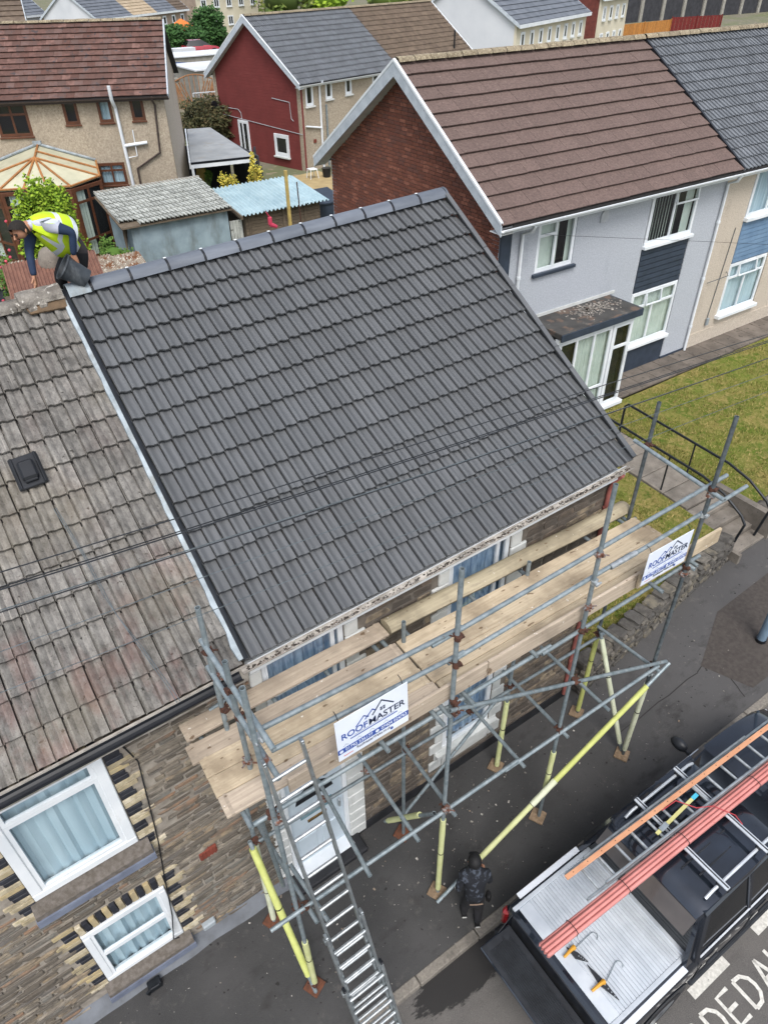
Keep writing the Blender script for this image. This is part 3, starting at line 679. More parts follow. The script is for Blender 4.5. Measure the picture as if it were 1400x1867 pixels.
    m = MB(); m.prism([sh(-.02, -.17, 4.48), sh(5.12, -.17, 4.48), sh(5.12, -.17, 4.62), sh(-.02, -.17, 4.62)], (0, .02, 0)); m.prism([sh(-.02, -.148, 4.5), sh(5.12, -.148, 4.5), sh(5.12, .02, 4.5), sh(-.02, .02, 4.5)], (0, 0, .015)); m.build('fascia', 'white_upvc', t)
    rr = random.Random(8); m = MB()
    for i in range(700):
        x = rr.uniform(-.05, 5.12); y = -.208+rr.uniform(-.026, .026); s = rr.uniform(.005, .013); m.box(sh(x, y, 4.603+rr.uniform(0, .014)), (s*rr.uniform(.8, 2.4), s, s*.7), b=0)
    m.build('gutter_debris', 'debris', t, kind='stuff')
main_house()
def neighbour():
    XL = -4.2
    t = thing('terraced_house', 'rubble stone terraced house with a weathered grey tiled roof at left', 'house', (-2, 3.8, -.1))
    HU, HL = (-2.5, -1.47, 2.79, 4.38), (-2.36, -1.43, .5, 1.72)
    wall_sheared('wall', t, XL, .01, -.3, 4.7, -.016, .37, [HU, HL], 'mortar')
    jam = [(-2.78, -1.2, 2.4, 4.5), (-2.62, -1.18, .15, 1.98)]
    rr = random.Random(31); pcs = []
    for x, z, l, h in courses(XL, .0, .14, 4.55, [(-2.56, -1.4, 2.4, 4.6), (-2.4, -1.38, .1, 1.95)], (.045, .1), (.12, .42), rr, .022, .6):
        # the cream and black jambs take the place of some stones
        if any(a < x < b and c < z < d for a, b, c, d in jam): continue
        pcs.append((sh(x, .006+rr.uniform(-.012, .008), z), (l, .08, h*rr.uniform(.75, 1))))
    field(t, pcs, unit_stones('rubble_stone', 7, .26, 9), 'stone', 'rubble_stone', (0, -atan2(G, 1)-.012, 0))
    bc = MB(); bc.box((0, 0, 0), (1, 1, 1), b=.035); cream = bc.mesh('jamb_brick_c', 'cream_brick'); blue = bc.mesh('jamb_brick_b', 'blue_brick')
    def jambs(x, sd, z0, z1):
        z = z0; k = 0
        while z < z1:
            c = (k//2) % 2 == 0; l = ((.25 if k % 2 else .2) if c else .14)+rr.uniform(-.02, .02)
            obj('jamb_brick', cream if c else blue, t, sh(x+sd*l/2, .006+rr.uniform(-.004, .004), z), ROT, (l, .08, .06)); z += .074; k += 1
    jambs(-1.46, 1, 2.5, 4.42); jambs(-2.51, -1, 2.5, 4.42); jambs(-1.42, 1, .45, 1.98); jambs(-2.37, -1, .45, 1.98)
    x = -2.36; k = 0
    while x < -1.42:
        obj('arch_brick', blue if k % 2 else cream, t, sh(x+.035, -.01, 1.84+.03*sin(pi*(x+2.36)/.94)), (0, -atan2(G, 1)+(x+1.9)*.12, 0), (.062, .09, .19)); x += .074; k += 1
    x = -2.5; k = 0
    while x < -1.47:
        obj('arch_brick', blue if k % 2 else cream, t, sh(x+.035, -.01, 4.44), ROT, (.062, .09, .1)); x += .074; k += 1
    Z = V((0, 0, 1))
    window(t, sh(-2.5, 0, 2.79), RU, Z, 1.03, 1.59, [(0, 1, 0, .78), (0, 1, .78, 1)], inset=-.01, fw=.1, depth=.1, behind='curtain_net', fold=.022)
    window(t, sh(-2.36, 0, .5), RU, Z, .93, 1.22, [(0, 1, 0, .5), (0, 1, .5, 1)], inset=-.01, fw=.08, depth=.09, behind='curtain_net', fold=.035)
    M('sill_blue', '#6f7788', '#5c6272', 5, .85, 0, .03, bump=.3, bscale=40); M('sill_stone', '#6b6560', '#565049', 20, .95, 0, .05, bump=.7, bscale=70)
    for (x0, x1, z, ov) in ((-2.56, -1.38, 2.78, .1), (-2.42, -1.36, .49, .08)):
        m = MB(); m.prism([sh(x0, -.14, z-.2), sh(x0, -.14, z-.12), sh(x0, .02, z), sh(x0, .02, z-.2)], RU*(x1-x0)); m.build('sill', 'sill_stone', t)
        m = MB(); m.prism([sh(x0-.01, -.16, z-.29), sh(x0-.01, -.16, z-.19), sh(x0-.01, .02, z-.19), sh(x0-.01, .02, z-.29)], RU*(x1-x0+.02)); m.build('sill_band', 'sill_blue', t)
    m = MB(); n = 30
    A = []
    for i in range(n+1):
        x = lerp(XL, -.0, i/n); q = .05*noise.noise(V((x*2.3, 0, 0))); A.append([sh(x, -.17-q*.6, -.05), sh(x, -.1-q*.3, .09+q), sh(x, -.01, .21+q*1.6), sh(x, .05, .2), sh(x, .05, -.05)])
    m.rings(A); m.build('skirting_fillet', 'render_skirt', t, True)
    # fittings on the wall
    m = MB(); m.box(sh(-1.13, -.04, .3), (.17, .09, .1), (RU, V((0, 1, 0)), Z), .015); M('grey_box', '#8f979c', rough=.6); m.build('vent_cover', 'grey_box', t)
    m = MB(); m.box(sh(-.87, -.015, 1.82), (.21, .08, .14), (RU, V((0, 1, 0)), Z), .006)
    for k in range(5): m.box(sh(-.95+.04*k, -.058, 1.82), (.012, .02, .12), (RU, V((0, 1, 0)), Z))
    M('terracotta', '#7d3f32', '#6b352a', 9, .9); m.build('air_brick', 'terracotta', t)
    m = MB(); m.path([sh(-1.12, -.03, 4.55), sh(-1.24, -.04, 4.4), sh(-1.27, -.04, 4.25), sh(-1.2, -.04, 3.95), sh(-1.24, -.04, 3.4), sh(-1.3, -.04, 2.6), sh(-1.38, -.04, 1.9), sh(-1.47, -.09, 1.1), sh(-1.56, -.1, .6), sh(-1.5, -.06, .47)], .008, 5); m.build('wall_cable', 'black_plastic', t)
    m = MB(); m.box(sh(-1.95, -.19, .05), (.16, .1, .14), (RU, V((0, 1, 0)), Z), .01); m.path([sh(-2.04, -.24, .0), sh(-2.06, -.25, .1), sh(-2.0, -.25, .14), sh(-1.9, -.25, .13)], .014, 6); m.build('boot_scraper', 'black_iron', t)
    # roof
    m = MB(); slab(m, XL, -.05, -.08); m.build('roof_slab', 'roof_under', t)
    me = tile_mesh('old_roof_tile', 'old_tile', .312, .385, .022, RU, RW, RN, 2, .032, 'old', .056); g = 4.56/14
    roof_plane(t, rp(-.065-12*.312, -.03, -.075), RU, RW, RN, 12, .312, 14, g, me, 300, .006, random.Random(6))
    # black vent tile
    m = MB(); c = rp(-1.09, 2.6, .012); ax = (RU.normalized(), RW, RN)
    m.box(c, (.27, .36, .03), ax, .008); m.box(c+RN*.045-RW*.01, (.15, .21, .06), ax, .02); m.box(c+RN*.03-RW*.12, (.12, .03, .04), ax, .008)
    for a in (-.11, .11): m.box(c+RU*a+RN*.018, (.025, .36, .025), ax, .008)
    m.build('vent_tile', 'black_plastic', t)
    rr = random.Random(12); m = MB(); A = []      # lead flashing with a ragged edge
    for i in range(31):
        s = i*.152; e = -.095-.03*noise.noise(V((s*4, 1, 0))); A.append([rp(e, s, .018), rp(e+.04, s, .03), rp(-.045, s, .035), rp(-.045, s, -.03), rp(e, s, -.03)])
    m.rings(A); m.build('lead_flashing', 'lead', t)
    me = ridge_tile('old_mortar', .43, .13, RU, name='old_ridge')
    for i in range(8): obj('ridge_tile', me, t, sh(-.72-i*.44, 3.81+rr.uniform(-.02, .02), 6.97+rr.uniform(-.01, .02)), (0, rr.uniform(-.05, .05), 0))
    m = MB()
    for k in range(46):
        s = rr.uniform(.02, .055); m.ball(sh(rr.uniform(-.62, -.04), 3.81+rr.uniform(-.14, .16), 6.9+rr.uniform(-.02, .07)), (s*1.4, s*1.2, s), 6, 5)
    m.v = [tuple(c+.012*noise.noise(V(v)*25) for c in v) for v in m.v]; m.build('mortar_bed', 'old_mortar', t, kind='stuff')
    m = MB(); A = []
    for i in range(7):
        x = -.52+i*.075; r = .12+.02*noise.noise(V((i, 0, 0))); A.append([sh(x, 3.79+r*1.25*sin(R(a)), 7.0+r*(cos(R(a))-.3)+.012*noise.noise(V((i*1.7, a*.1, 0)))) for a in range(-88, 89, 22)]+[sh(x, 3.79+(r-.03)*1.2*sin(R(a)), 6.98+(r-.03)*(cos(R(a))-.3)) for a in range(88, -89, -22)])
    m.rings(A); m.build('broken_ridge_tile', 'old_mortar', t, label='broken mortar-caked old ridge tile left loose on the ridge')
    m = MB(); m.prism([rp(-.45, 4.36, .0), rp(-.07, 4.33, .0), rp(-.07, 4.5, .05), rp(-.5, 4.5, .05)], RN*.02); m.build('exposed_bed', 'earth', t)
    # gutter and fascia
    m = MB(); n = 6
    for r0, y, z in ((.058, -.225, 4.6),):
        A = [[sh(x, y+r0*cos(pi+pi*k/n), z+r0*sin(pi+pi*k/n)) for k in range(n+1)]+[sh(x, y+(r0-.006)*cos(2*pi-pi*k/n), z+(r0-.006)*sin(2*pi-pi*k/n)) for k in range(n+1)] for x in (XL, -.12)]; m.rings(A)
    m.build('gutter', 'black_plastic', t)
    m = MB(); m.prism([sh(XL, -.17, 4.42), sh(-.04, -.17, 4.42), sh(-.04, -.17, 4.62), sh(XL, -.17, 4.62)], (0, .02, 0)); m.build('fascia', 'gutter_white', t)
    m = MB(); m.prism([sh(XL, -.15, 4.44), sh(-.04, -.15, 4.44), sh(-.04, .03, 4.44), sh(XL, .03, 4.44)], (0, 0, .014)); m.build('soffit', 'gutter_white', t)
    for pts, nm in (([rp(-1.02, 2.1, .07), rp(-.95, 1.55, .06), rp(-.93, 1.1, .06), rp(-.85, .6, .06), rp(-.76, .1, .06), rp(-.74, -.08, .04)], 'a'), ([rp(-1.0, 2.1, .07), rp(-.93, 1.5, .06), rp(-.9, .9, .06), rp(-.81, .5, .06), rp(-.73, .05, .06), rp(-.71, -.08, .04)], 'b')):
        m = MB(); m.path(pts, .004, 5); m.build('roof_cable', 'galv_dark', t)
neighbour()
# ================================================================ scaffold
def dz(x): return 4.075+.017*(x+.76)       # top of the deck
def scaffold():
    t = thing('scaffold', 'tube scaffold with a timber deck along the front of the re-roofed house', 'scaffold', (2.3, -.8, .1))
    TR = .0242
    def tube(name, a, b, mat='galv', r=TR): m = MB(); m.hollow(a, b, r, .005, 12); return m.build(name, mat, t, True)
    cp = MB(); cp.tube((0, 0, -.028), (0, 0, .028), .034, 8); cp.box((.035, 0, 0), (.05, .05, .05), b=.01); cp.tube((.05, -.03, 0), (.05, .05, 0), .012, 6); cp.box((0, .042, .0), (.03, .035, .03), b=.006); cp.tube((-.02, .03, .0), (-.05, .07, .0), .008, 5)
    cmesh = {k: cp.mesh('coupler_'+k, k) for k in ('rust', 'coupler', 'coupler_new')}
    rr = random.Random(3)
    def coupler(p, k=None, s=1.): obj('coupler', cmesh[k or rr.choice(['rust', 'coupler', 'rust'])], t, p, (rr.uniform(-.2, .2), rr.uniform(-.2, .2), rr.choice([0, 1.57, 3.14, 4.7])+rr.uniform(-.3, .3)), (s, s, s))
    def sleeve(par, a, b, mat, r=.036, bands=(.5,)):
        a, b = V(a), V(b); m = MB(); n = 10; pts = [a.lerp(b, k/n) for k in range(n+1)]; m.path(pts, r, 12, [r*(1+.04*sin(k*1.7)) for k in range(n+1)]); s = m.build('foam_sleeve', mat, par, True)
        for q in bands: c = a.lerp(b, q); d = (b-a).normalized()*.008; k = MB(); k.tube(c-d, c+d, r+.003, 12); k.build('tape_band', 'black_tape', par)
    # standards: (base, top)
    S = {'C': ((-.33, -1.32, -.01), (-.45, -1.34, 5.82)), 'S3': ((1.54, -1.3, .07), (1.545, -1.3, 5.88)), 'S2': ((3.33, -1.31, .15), (3.33, -1.31, 6.0)), 'S1': ((5.03, -1.33, .23), (5.03, -1.33, 6.15)),
         'A': ((-.41, -.37, -.02), (-.38, -.3, 5.7)), 'IR': ((5.02, -.4, .23), (5.2, -.33, 5.8)), 'I5': ((3.36, -.37, .15), (3.36, -.4, 4.35)), 'I3': ((1.62, -.4, .07), (1.6, -.4, 4.42))}
    ob = {}
    for k, (a, b) in S.items(): ob[k] = tube('standard', a, b, 'galv_dark' if k in ('S1', 'IR') else 'galv')
    tube('standard', (-.385, -.82, 4.08), (-.39, -.8, 5.53))
    for k, (hgt, mat, bands) in {'C': ((.08, 1.35), 'foam_mid', (.62,)), 'S3': ((.12, 1.85), 'foam_mid', (.55,)), 'S2': ((.75, 1.6), 'foam_mid', (.45,)), 'S1': ((.15, 1.7), 'foam_pale', (.6,)), 'A': ((.1, 1.95), 'foam_pale', (.4, .8)), 'IR': ((.08, 1.75), 'foam_bright', (.7,)), 'I5': ((.05, 1.6), 'foam_mid', (.6,))}.items():
        a, b = V(S[k][0]), V(S[k][1]); f = lambda z: a.lerp(b, z/(b.z-a.z)); sleeve(ob[k], f(hgt[0]), f(hgt[1]), mat, bands=bands)
    for k, (a, b) in S.items():
        a = V(a); m = MB(); wood = k in ('S3', 'S2', 'S1', 'IR', 'I5')
        m.box((a.x-.01, a.y+.01, G*a.x+.016), (.2, .2, .03), (V((.9, .43, G)).normalized(), V((-.43, .9, 0)).normalized(), V((0, 0, 1))), .006); m.build('sole_board' if wood else 'base_plate', 'base_wood' if wood else 'base_rust', ob[k])
    # ledgers and rails: front deck ledger, guard rails, lower lift
    tube('ledger', (-.62, -1.26, 3.97), (2.9, -1.27, 4.03)); tube('ledger', (2.75, -1.3, 4.02), (5.35, -1.28, 4.08)); tube('ledger', (-.6, -.33, 3.97), (5.3, -.35, 4.07))
    tube('guard_rail', (-.34, -1.25, 5.15), (1.65, -1.24, 5.06)); tube('guard_rail', (1.3, -1.25, 5.04), (5.36, -1.27, 5.26))
    tube('guard_rail', (-.3, -1.25, 4.82), (1.7, -1.24, 4.69)); tube('guard_rail', (1.5, -1.25, 4.67), (3.95, -1.26, 4.80)); tube('guard_rail', (3.9, -1.28, 4.795), (5.84, -1.3, 4.93), 'galv')
    m = MB(); m.hollow((3.62, -1.27, 4.785), (4.0, -1.28, 4.805), .032, .006, 12); m.build('sleeve_coupler', 'coupler_new', t, True)
    tube('ledger', (-.69, -1.37, 2.2), (2.6, -1.36, 2.27)); tube('ledger', (2.4, -1.36, 2.23), (5.1, -1.37, 2.3)); tube('ledger', (-.4, -.42, 2.1), (5.15, -.42, 2.04))
    # end guard rails
    for za, zb in ((5.25, 5.2), (4.9, 4.8)): tube('guard_rail', (-.4, -.22, za), (-.36, -1.5, zb))
    tube('guard_rail', (5.09, -.2, 5.26), (5.02, -1.5, 5.2))
    # transoms of the lower lift, running out past the ledger
    for a, b in (((.52, -.08, 2.23), (.41, -1.5, 2.25)), ((1.1, -.1, 2.2), (1.06, -1.47, 2.22)), ((1.62, -.3, 2.2), (1.58, -1.46, 2.2)), ((2.67, -.1, 2.2), (2.63, -1.45, 2.22)), ((3.39, -.2, 2.2), (3.35, -1.45, 2.22)), ((4.11, -.18, 2.2), (4.07, -1.46, 2.22)), ((5.05, -.36, 2.2), (5.1, -1.42, 2.22)), ((-.3, -.25, 2.12), (-.26, -1.55, 2.16)), ((-.22, -.9, 2.2), (-.17, -1.62, 2.22))):
        tube('transom', a, b)
    for x, y1 in ((-.62, -1.3), (.15, -1.22), (.75, -1.36), (1.34, -1.43), (1.45, -1.4), (1.73, -1.4), (2.65, -1.32), (3.4, -1.25), (4.46, -1.45), (5.06, -1.42), (5.14, -1.4)):
        tube('transom', (x, -.02, dz(x)-.075), (x+.01, y1, dz(x)-.07))
    # braces
    tube('brace', (1.46, -1.37, 4.12), (5.22, -1.39, 2.33))
    br = tube('brace', (5.26, -1.42, 2.3), (1.44, -1.42, .13))
    P = lambda q: V((5.26, -1.42, 2.3)).lerp(V((1.44, -1.42, .13)), q)
    sleeve(br, P(.1), P(.53), 'foam_bright', bands=(.97,)); sleeve(br, P(.535), P(.83), 'foam_mid', bands=(.22,)); sleeve(br, P(.5), P(.6), 'foam_pale', .042, ())
    v = tube('brace', (5.0, -.46, 2.2), (5.05, -1.28, .27)); sleeve(v, (5.005, -.5, 2.1), (5.045, -1.22, .4), 'foam_pale', bands=(.35, .75))
    v = tube('brace', (-.47, -.42, 2.2), (-.36, -1.38, -.0)); sleeve(v, (-.465, -.46, 2.1), (-.375, -1.26, .28), 'foam_bright', .042, bands=(.45,))
    tube('brace', (3.2, -.35, 1.9), (1.6, -.35, .42)); tube('brace', (-.5, -1.22, 3.9), (-.3, -.75, 1.55))
    v = tube('brace', (1.4, -1.3, 2.2), (1.35, -.35, .62)); sleeve(v, (1.39, -1.05, 1.8), (1.355, -.42, .74), 'foam_mid', bands=(.5,))
    tube('putlog', (-.1, -.02, 4.14), (-.45, -.04, 4.1)); tube('ledger', (-.75, -.2, 3.93), (-.3, -.25, 3.94))
    for x, zz in ((-.4, 5.17), (-.4, 4.82), (-.4, 3.97), (-.36, 2.2), (1.54, 5.06), (1.54, 4.69), (1.54, 4.15), (1.54, 3.98), (1.54, 2.23), (3.33, 5.15), (3.33, 4.77), (3.33, 4.42), (3.33, 4.06), (3.33, 2.27), (5.03, 5.24), (5.03, 5.16), (5.03, 4.88), (5.03, 4.1), (5.03, 4.0), (5.03, 2.3), (5.03, 2.15)):
        p = V((x, -1.32, zz))
        coupler(p, 'coupler_new' if (x, zz) in ((5.03, 4.88), (3.33, 4.77), (-.4, 5.17), (5.03, 2.15)) else None)
    for p in ((-.38, -.32, 5.2), (-.38, -.33, 4.85), (-.385, -.81, 5.2), (-.385, -.81, 4.83), (-.38, -.33, 4.4), (-.385, -.82, 4.2), (5.18, -.34, 5.25), (1.07, -.42, 2.17), (1.62, -.42, 2.17), (2.65, -.42, 2.15), (3.36, -.4, 2.1), (5.03, -.42, 2.1), (-.4, -.4, 2.12), (.45, -.42, 2.17), (-.28, -1.37, 2.2), (3.33, -1.36, 3.25), (1.54, -1.36, 4.07), (-.35, -1.34, .12), (1.52, -1.38, 2.3), (-.42, -1.26, 4.0), (-.6, -.33, 4.0)): coupler(p)
    # deck boards
    def board(x0, x1, y0, y1, mat='board_new', z=0., w_=.213, th=.038, slant=0.):
        m = MB(); a = V((x0, y0, dz(x0)-th/2+z)); b = V((x1, y1, dz(x1)-th/2+z+slant)); X = (b-a).normalized(); Y = V((0, 0, 1)).cross(X).normalized(); Zx = X.cross(Y)
        m.box((a+b)/2, ((b-a).length, w_, th), (X, Y, Zx), .006)
        for e, p in ((1, b), (-1, a)): m.box(p-X*e*.06, (.03, w_+.003, th+.003), (X, Y, Zx))
        return m.build('scaffold_board', mat, t)
    board(-.76, 1.525, -.14, -.14, 'board_grey', .03); board(-.8, 1.515, -.38, -.46, 'board_grey', .0); board(-.745, 1.52, -.585, -.675); board(-.75, 1.525, -.805, -.88); board(-.75, 1.54, -1.025, -1.09, 'board_grey')
    board(1.535, 5.19, -.46, -.5); board(1.545, 5.21, -.685, -.71); board(1.54, 5.22, -.9, -.925, 'board_new'); board(1.56, 5.1, -1.12, -1.14)
    m = MB(); a, b = V((1.545, -.15, dz(1.5)+.04)), V((5.21, -.225, dz(5.2)+.04)); n = 14; A = []      # rounded old pole board
    for i in range(n+1):
        c = a.lerp(b, i/n); A.append([c+V((0, .108*cos(q*pi/6)+.004*sin(i), .075*sin(q*pi/6)+.004*noise.noise(V((i*.8, q, 0))))) for q in range(12)])
    m.rings(A); m.build('timber_pole', 'board_pole', t, True)
    def toe(x0, x1, y0, y1, mat, z0=0., h=.22):
        m = MB(); a = V((x0, y0, dz(x0)+z0+h/2)); b = V((x1, y1, dz(x1)+z0+h/2)); X = (b-a).normalized(); Y = V((0, 0, 1)).cross(X).normalized(); m.box((a+b)/2, ((b-a).length, .036, h), (X, Y, X.cross(Y)), .006); m.build('toe_board', mat, t)
    toe(-.2, 2.04, -1.225, -1.225, 'board_grey', -.03); toe(2.05, 5.0, -1.225, -1.235, 'board_grey', -.03); toe(4.2, 5.62, -1.275, -1.29, 'board_new', .0)
scaffold()
# ---------------------------------------------------------------- company sign boards
M('sign_white', '#dfe6f0', '#d3dbe8', 3, .35, 0, 0); M('sign_blue', '#2a4d9c', rough=.4, var=0); M('sign_navy', '#1b2a4a', rough=.4, var=0); M('sign_red', '#c05a50', rough=.4, var=0); M('sign_grey', '#8d96a6', rough=.4, var=0)
def sign(label, P, X, Z, w_=.74, h=.55):
    P, X = V(P), V(X).normalized(); Z = V(Z); Z = (Z-X*Z.dot(X)).normalized(); N = X.cross(Z)
    t = thing('sign_board', label, 'sign', P); m = MB(); m.box(P+X*w_/2+Z*h/2, (w_, h, .006), (X, Z, N), .001); m.build('panel', 'sign_white', t)
    q = lambda a, b, c=.0045: P+X*(a*w_)+Z*(b*h)+N*c
    def rect(a0, a1, b0, b1, mat, name, c=.0042):
        m = MB(); m.add([q(a0, b0, c), q(a1, b0, c), q(a1, b1, c), q(a0, b1, c), q(a0, b0, c-.0011), q(a1, b0, c-.0011), q(a1, b1, c-.0011), q(a0, b1, c-.0011)], [(0, 1, 2, 3), (0, 4, 5, 1), (1, 5, 6, 2), (2, 6, 7, 3), (3, 7, 4, 0)]); m.build(name, mat, t)
    def line(pts, mat, wd=.012):
        m = MB(); pts = [q(*p) for p in pts]
        for a, b in zip(pts, pts[1:]): m.box((a+b)/2, ((b-a).length+wd, wd, .0012), ((b-a).normalized(), N.cross((b-a).normalized()), N))
        m.build('logo_stroke', mat, t)
    def txt(s, a, b, size, mat, bold=.0, sx=1., fit=0):
        me = text_mesh(s, size, 'LEFT', .0005, bold, sx); me.materials.append(MATS[mat]); Mx = Matrix((X, Z, N)).transposed()
        for v in me.vertices: v.co = Mx @ v.co
        if fit:
            xs = [v.co.dot(X) for v in me.vertices]; k = fit/(max(xs)-min(xs))
            for v in me.vertices: v.co += X*(v.co.dot(X)*(k-1))
        obj('lettering', me, t, q(a, b, .0056))
    txt('ROOF', .06, .50, .112, 'sign_blue', .0018, fit=.355*w_); txt('MASTER', .435, .50, .112, 'sign_navy', .0018, fit=.51*w_)
    line([(.27, .64), (.38, .80), (.44, .72)], 'sign_blue'); line([(.40, .70), (.50, .84), (.545, .77)], 'sign_blue'); line([(.5, .7), (.63, .93), (.79, .72)], 'sign_navy', .014)
    for a, b in ((.605, .735), (.645, .735), (.605, .69), (.645, .69)): rect(a, a+.03, b, b+.035, 'sign_navy', 'logo_window')
    rect(.18, .84, .415, .44, 'sign_blue', 'rule'); rect(.24, .8, .465, .478, 'sign_grey', 'strapline')
    for a in (.08, .26, .44, .64, .84): line([(a, .325), (a+.035, .365), (a+.07, .325)], 'sign_grey', .004)
    rect(0, 1, .17, .29, 'sign_blue', 'phone_band')
    txt('01792 536177', .1, .2, .056, 'sign_white', .0004, fit=.38*w_); txt('07404 024763', .6, .2, .056, 'sign_white', .0004, fit=.37*w_)
    for a in (.045, .545): m = MB(); c = q(a, .23, .0055); m.prism([c+X*.02*cos(k*pi/6)+Z*.02*sin(k*pi/6) for k in range(12)], N*.0006); m.build('phone_disc', 'sign_white', t)
    txt('RoofmasterWales.co.uk', .25, .09, .052, 'sign_navy', .0003, fit=.48*w_); rect(.07, .2, .075, .09, 'sign_red', 'small_print'); m = MB(); c = q(.75, .075, .005); m.prism([c+X*.016*cos(k*pi/6)+Z*.02*sin(k*pi/6) for k in range(12)], N*.0006); m.build('badge', 'sign_blue', t)
    tt = [P+X*w_*a+Z*h*.985-N*.01 for a in (.06, .94)]
    for p in tt: m = MB(); m.path([p, p+V((0, .03, .04)), p+V((0, .07, .05))], .004, 5); m.build('cable_tie', 'black_plastic', t)
sign('white company sign board with blue lettering hung beside the ladder top', (.235, -1.37, 4.34), (1, 0, .03), (0, 0, 1), .735, .56)
sign('white company sign board with blue lettering hung at the far scaffold corner', (4.1, -1.375, 4.33), (1, 0, .0), (.13, 0, 1), .74, .47)
# ---------------------------------------------------------------- ladder against the scaffold
M('alloy', '#a9b0b3', '#8b9296', 12, .38, .75, .1, spots=('#7d7468', 20, .7)); M('alloy_rung', '#c4c9cb', '#a3a9ac', 20, .35, .7, .1)
def ladder():
    t = thing('extension_ladder', 'three-section aluminium extension ladder leaning on the scaffold deck', 'ladder', (0, -2.45, -.1))
    T = V((-.28, -1.46, 5.04)); B = V((0, -2.46, -.1)); W_ = (T-B).normalized(); X = V((1, .0, .0)); X = (X-W_*X.dot(W_)).normalized(); N = X.cross(W_)
    if N.y > 0: N = -N
    L = (T-B).length; f = lambda d, s, n=0.: B+W_*d+X*s+N*n
    for si, (d0, d1, hw, off) in enumerate(((1.62, L, .165, 0.), (.75, 2.95, .19, .055), (.0, 2.12, .215, .11))):
        n = -.0+off
        for s in (-1, 1):
            m = MB(); m.box(f((d0+d1)/2, s*hw, n), (d1-d0, .026, .06), (W_, X, N), .005); m.build('stile', 'alloy', t)
            m = MB(); m.box(f(d1+.012, s*hw, n), (.03, .03, .064), (W_, X, N), .006); m.box(f(d0-.012, s*hw, n), (.03, .032, .066), (W_, X, N), .006); m.build('stile_cap', 'black_plastic' if d0 == 0 else 'alloy', t)
        k = d0+.14
        while k < d1-.06:
            m = MB(); m.box(f(k, 0, n), (.03, 2*hw-.02, .032), (W_, X, N), .008); m.build('rung', 'alloy_rung', t); k += .252
        if si:
            for s in (-1, 1): m = MB(); m.box(f(d1-.12, s*(hw-.0), n-.045), (.07, .05, .05), (W_, X, N), .01); m.build('guide_bracket', 'alloy', t)
ladder()
# ---------------------------------------------------------------- overhead wires
def wires():
    A = [((-6, 7.62), (16, 6.02), -1.0, .0042), ((-6, 7.50), (16, 5.98), -1.02, .005), ((-6, 7.48), (16, 5.98), -.98, .0042), ((-6, 7.36), (16, 5.80), -1.05, .0046), ((-6, 7.33), (16, 5.76), -1.0, .004), ((-6, 6.95), (16, 5.6), -.95, .003), ((-6, 6.72), (16, 5.35), -1.0, .003)]
    lab = ['topmost black wire crossing over the tiles', 'thickest of the black wires crossing over the tiles', 'black wire just under the thickest overhead wire', 'second thick black wire in the overhead bundle', 'lowest black wire of the overhead bundle', 'thin grey wire a little below the overhead bundle', 'lowest thin grey wire crossing the lower roof']
    for ((x0, z0), (x1, z1), y, r), l in zip(A, lab):
        m = MB(); pts = []
        for k in range(33):
            q = k/32; pts.append((lerp(x0, x1, q), y+.03*sin(q*9+z0*7), lerp(z0, z1, q)-.55*4*q*(1-q)*.12))
        m.path(pts, r, 5); o = m.build('overhead_wire', 'black_plastic' if r > .004 else 'galv_dark'); tag(o, l, 'wire', 'wires crossing the street front')
wires()
# ================================================================ houses round about
M('dash_grey', '#b0b5bc', '#9fa4ac', 30, .95, 0, 0, bump=.7, bscale=160, bdist=.012, spots=('#c9cdd3', 60, .58), dirt=('#7d828b', 1.2, .55))
M('dash_cream', '#c4baac', '#afa496', 30, .95, 0, 0, bump=.7, bscale=160, bdist=.012, spots=('#94897c', 50, .6), dirt=('#8f8478', 1.2, .55))
M('dash_brown', '#b3a794', '#978b7b', 14, .95, 0, 0, bump=.7, bscale=120, bdist=.02, spots=('#8a7e6e', 22, .58), dirt=('#8d8272', .7, .5))
M('navy_board', '#2b3440', '#343e4c', 5, .5, 0, .06); M('blue_board', '#5d7894', '#6d87a2', 3, .5, 0, .04)
M('barge_white', '#b9c1c8', '#a4adb5', 5, .6, 0, .03, spots=('#868f98', 26, .62))
M('brown_tile', '#594a45', '#6b5a54', 22, .9, 0, .07, bump=.5, bscale=60, spots=('#8d8077', 30, .66))
M('grey_tile', '#5f6368', '#6d7176', 5, .65, 0, .12, bump=.2, bscale=60)
M('redbrown_tile', '#67483f', '#574039', 6, .9, 0, .2, bump=.4, bscale=60, pal=['#70524a', '#5f463f', '#694d45', '#584742', '#745850', '#604d48'], spots=('#494040', 5, .6))
M('brown_pantile', '#564a40', '#675a4d', 4, .9, 0, .14)
M('lichen_ridge', '#8a7f6c', '#6d6250', 14, .95, 0, .15, bump=.6, bscale=50, spots=('#a39a80', 30, .56))
M('felt', '#4a4947', '#3a3938', 3, .85, 0, 0, spots=('#5f5148', 4, .56), dirt=('#8d8780', 3, .6))
M('brown_upvc', '#5f3a26', '#4f3020', 6, .5, 0, .04); M('brown_plastic', '#453a36', '#38302d', 6, .5)
def m_red():
    b = NB('red_paint'); col = b.mix(b.ramp(b.noise(b.pos(), 1.3, 6, .7), .35, .7), lin('#743634'), lin('#67302e')); col = b.mix(b.math('MULTIPLY', b.ramp(b.noise(b.pos((1, 1, 7)), 1.6, 5, .7), .55, .72), .35), col, lin('#7f4744'))
    x, y, z = b.sep(b.pos()); s = b.math('ABSOLUTE', b.math('SUBTRACT', b.math('FRACT', b.math('DIVIDE', z, .15)), .5)); col = b.mix(b.math('MULTIPLY', b.ramp(s, .42, .5), .25), col, lin('#54211f')); b.bump(b.ramp(s, .5, .4), .4, .01); b.out(col, .8, 0, .3)
m_red()
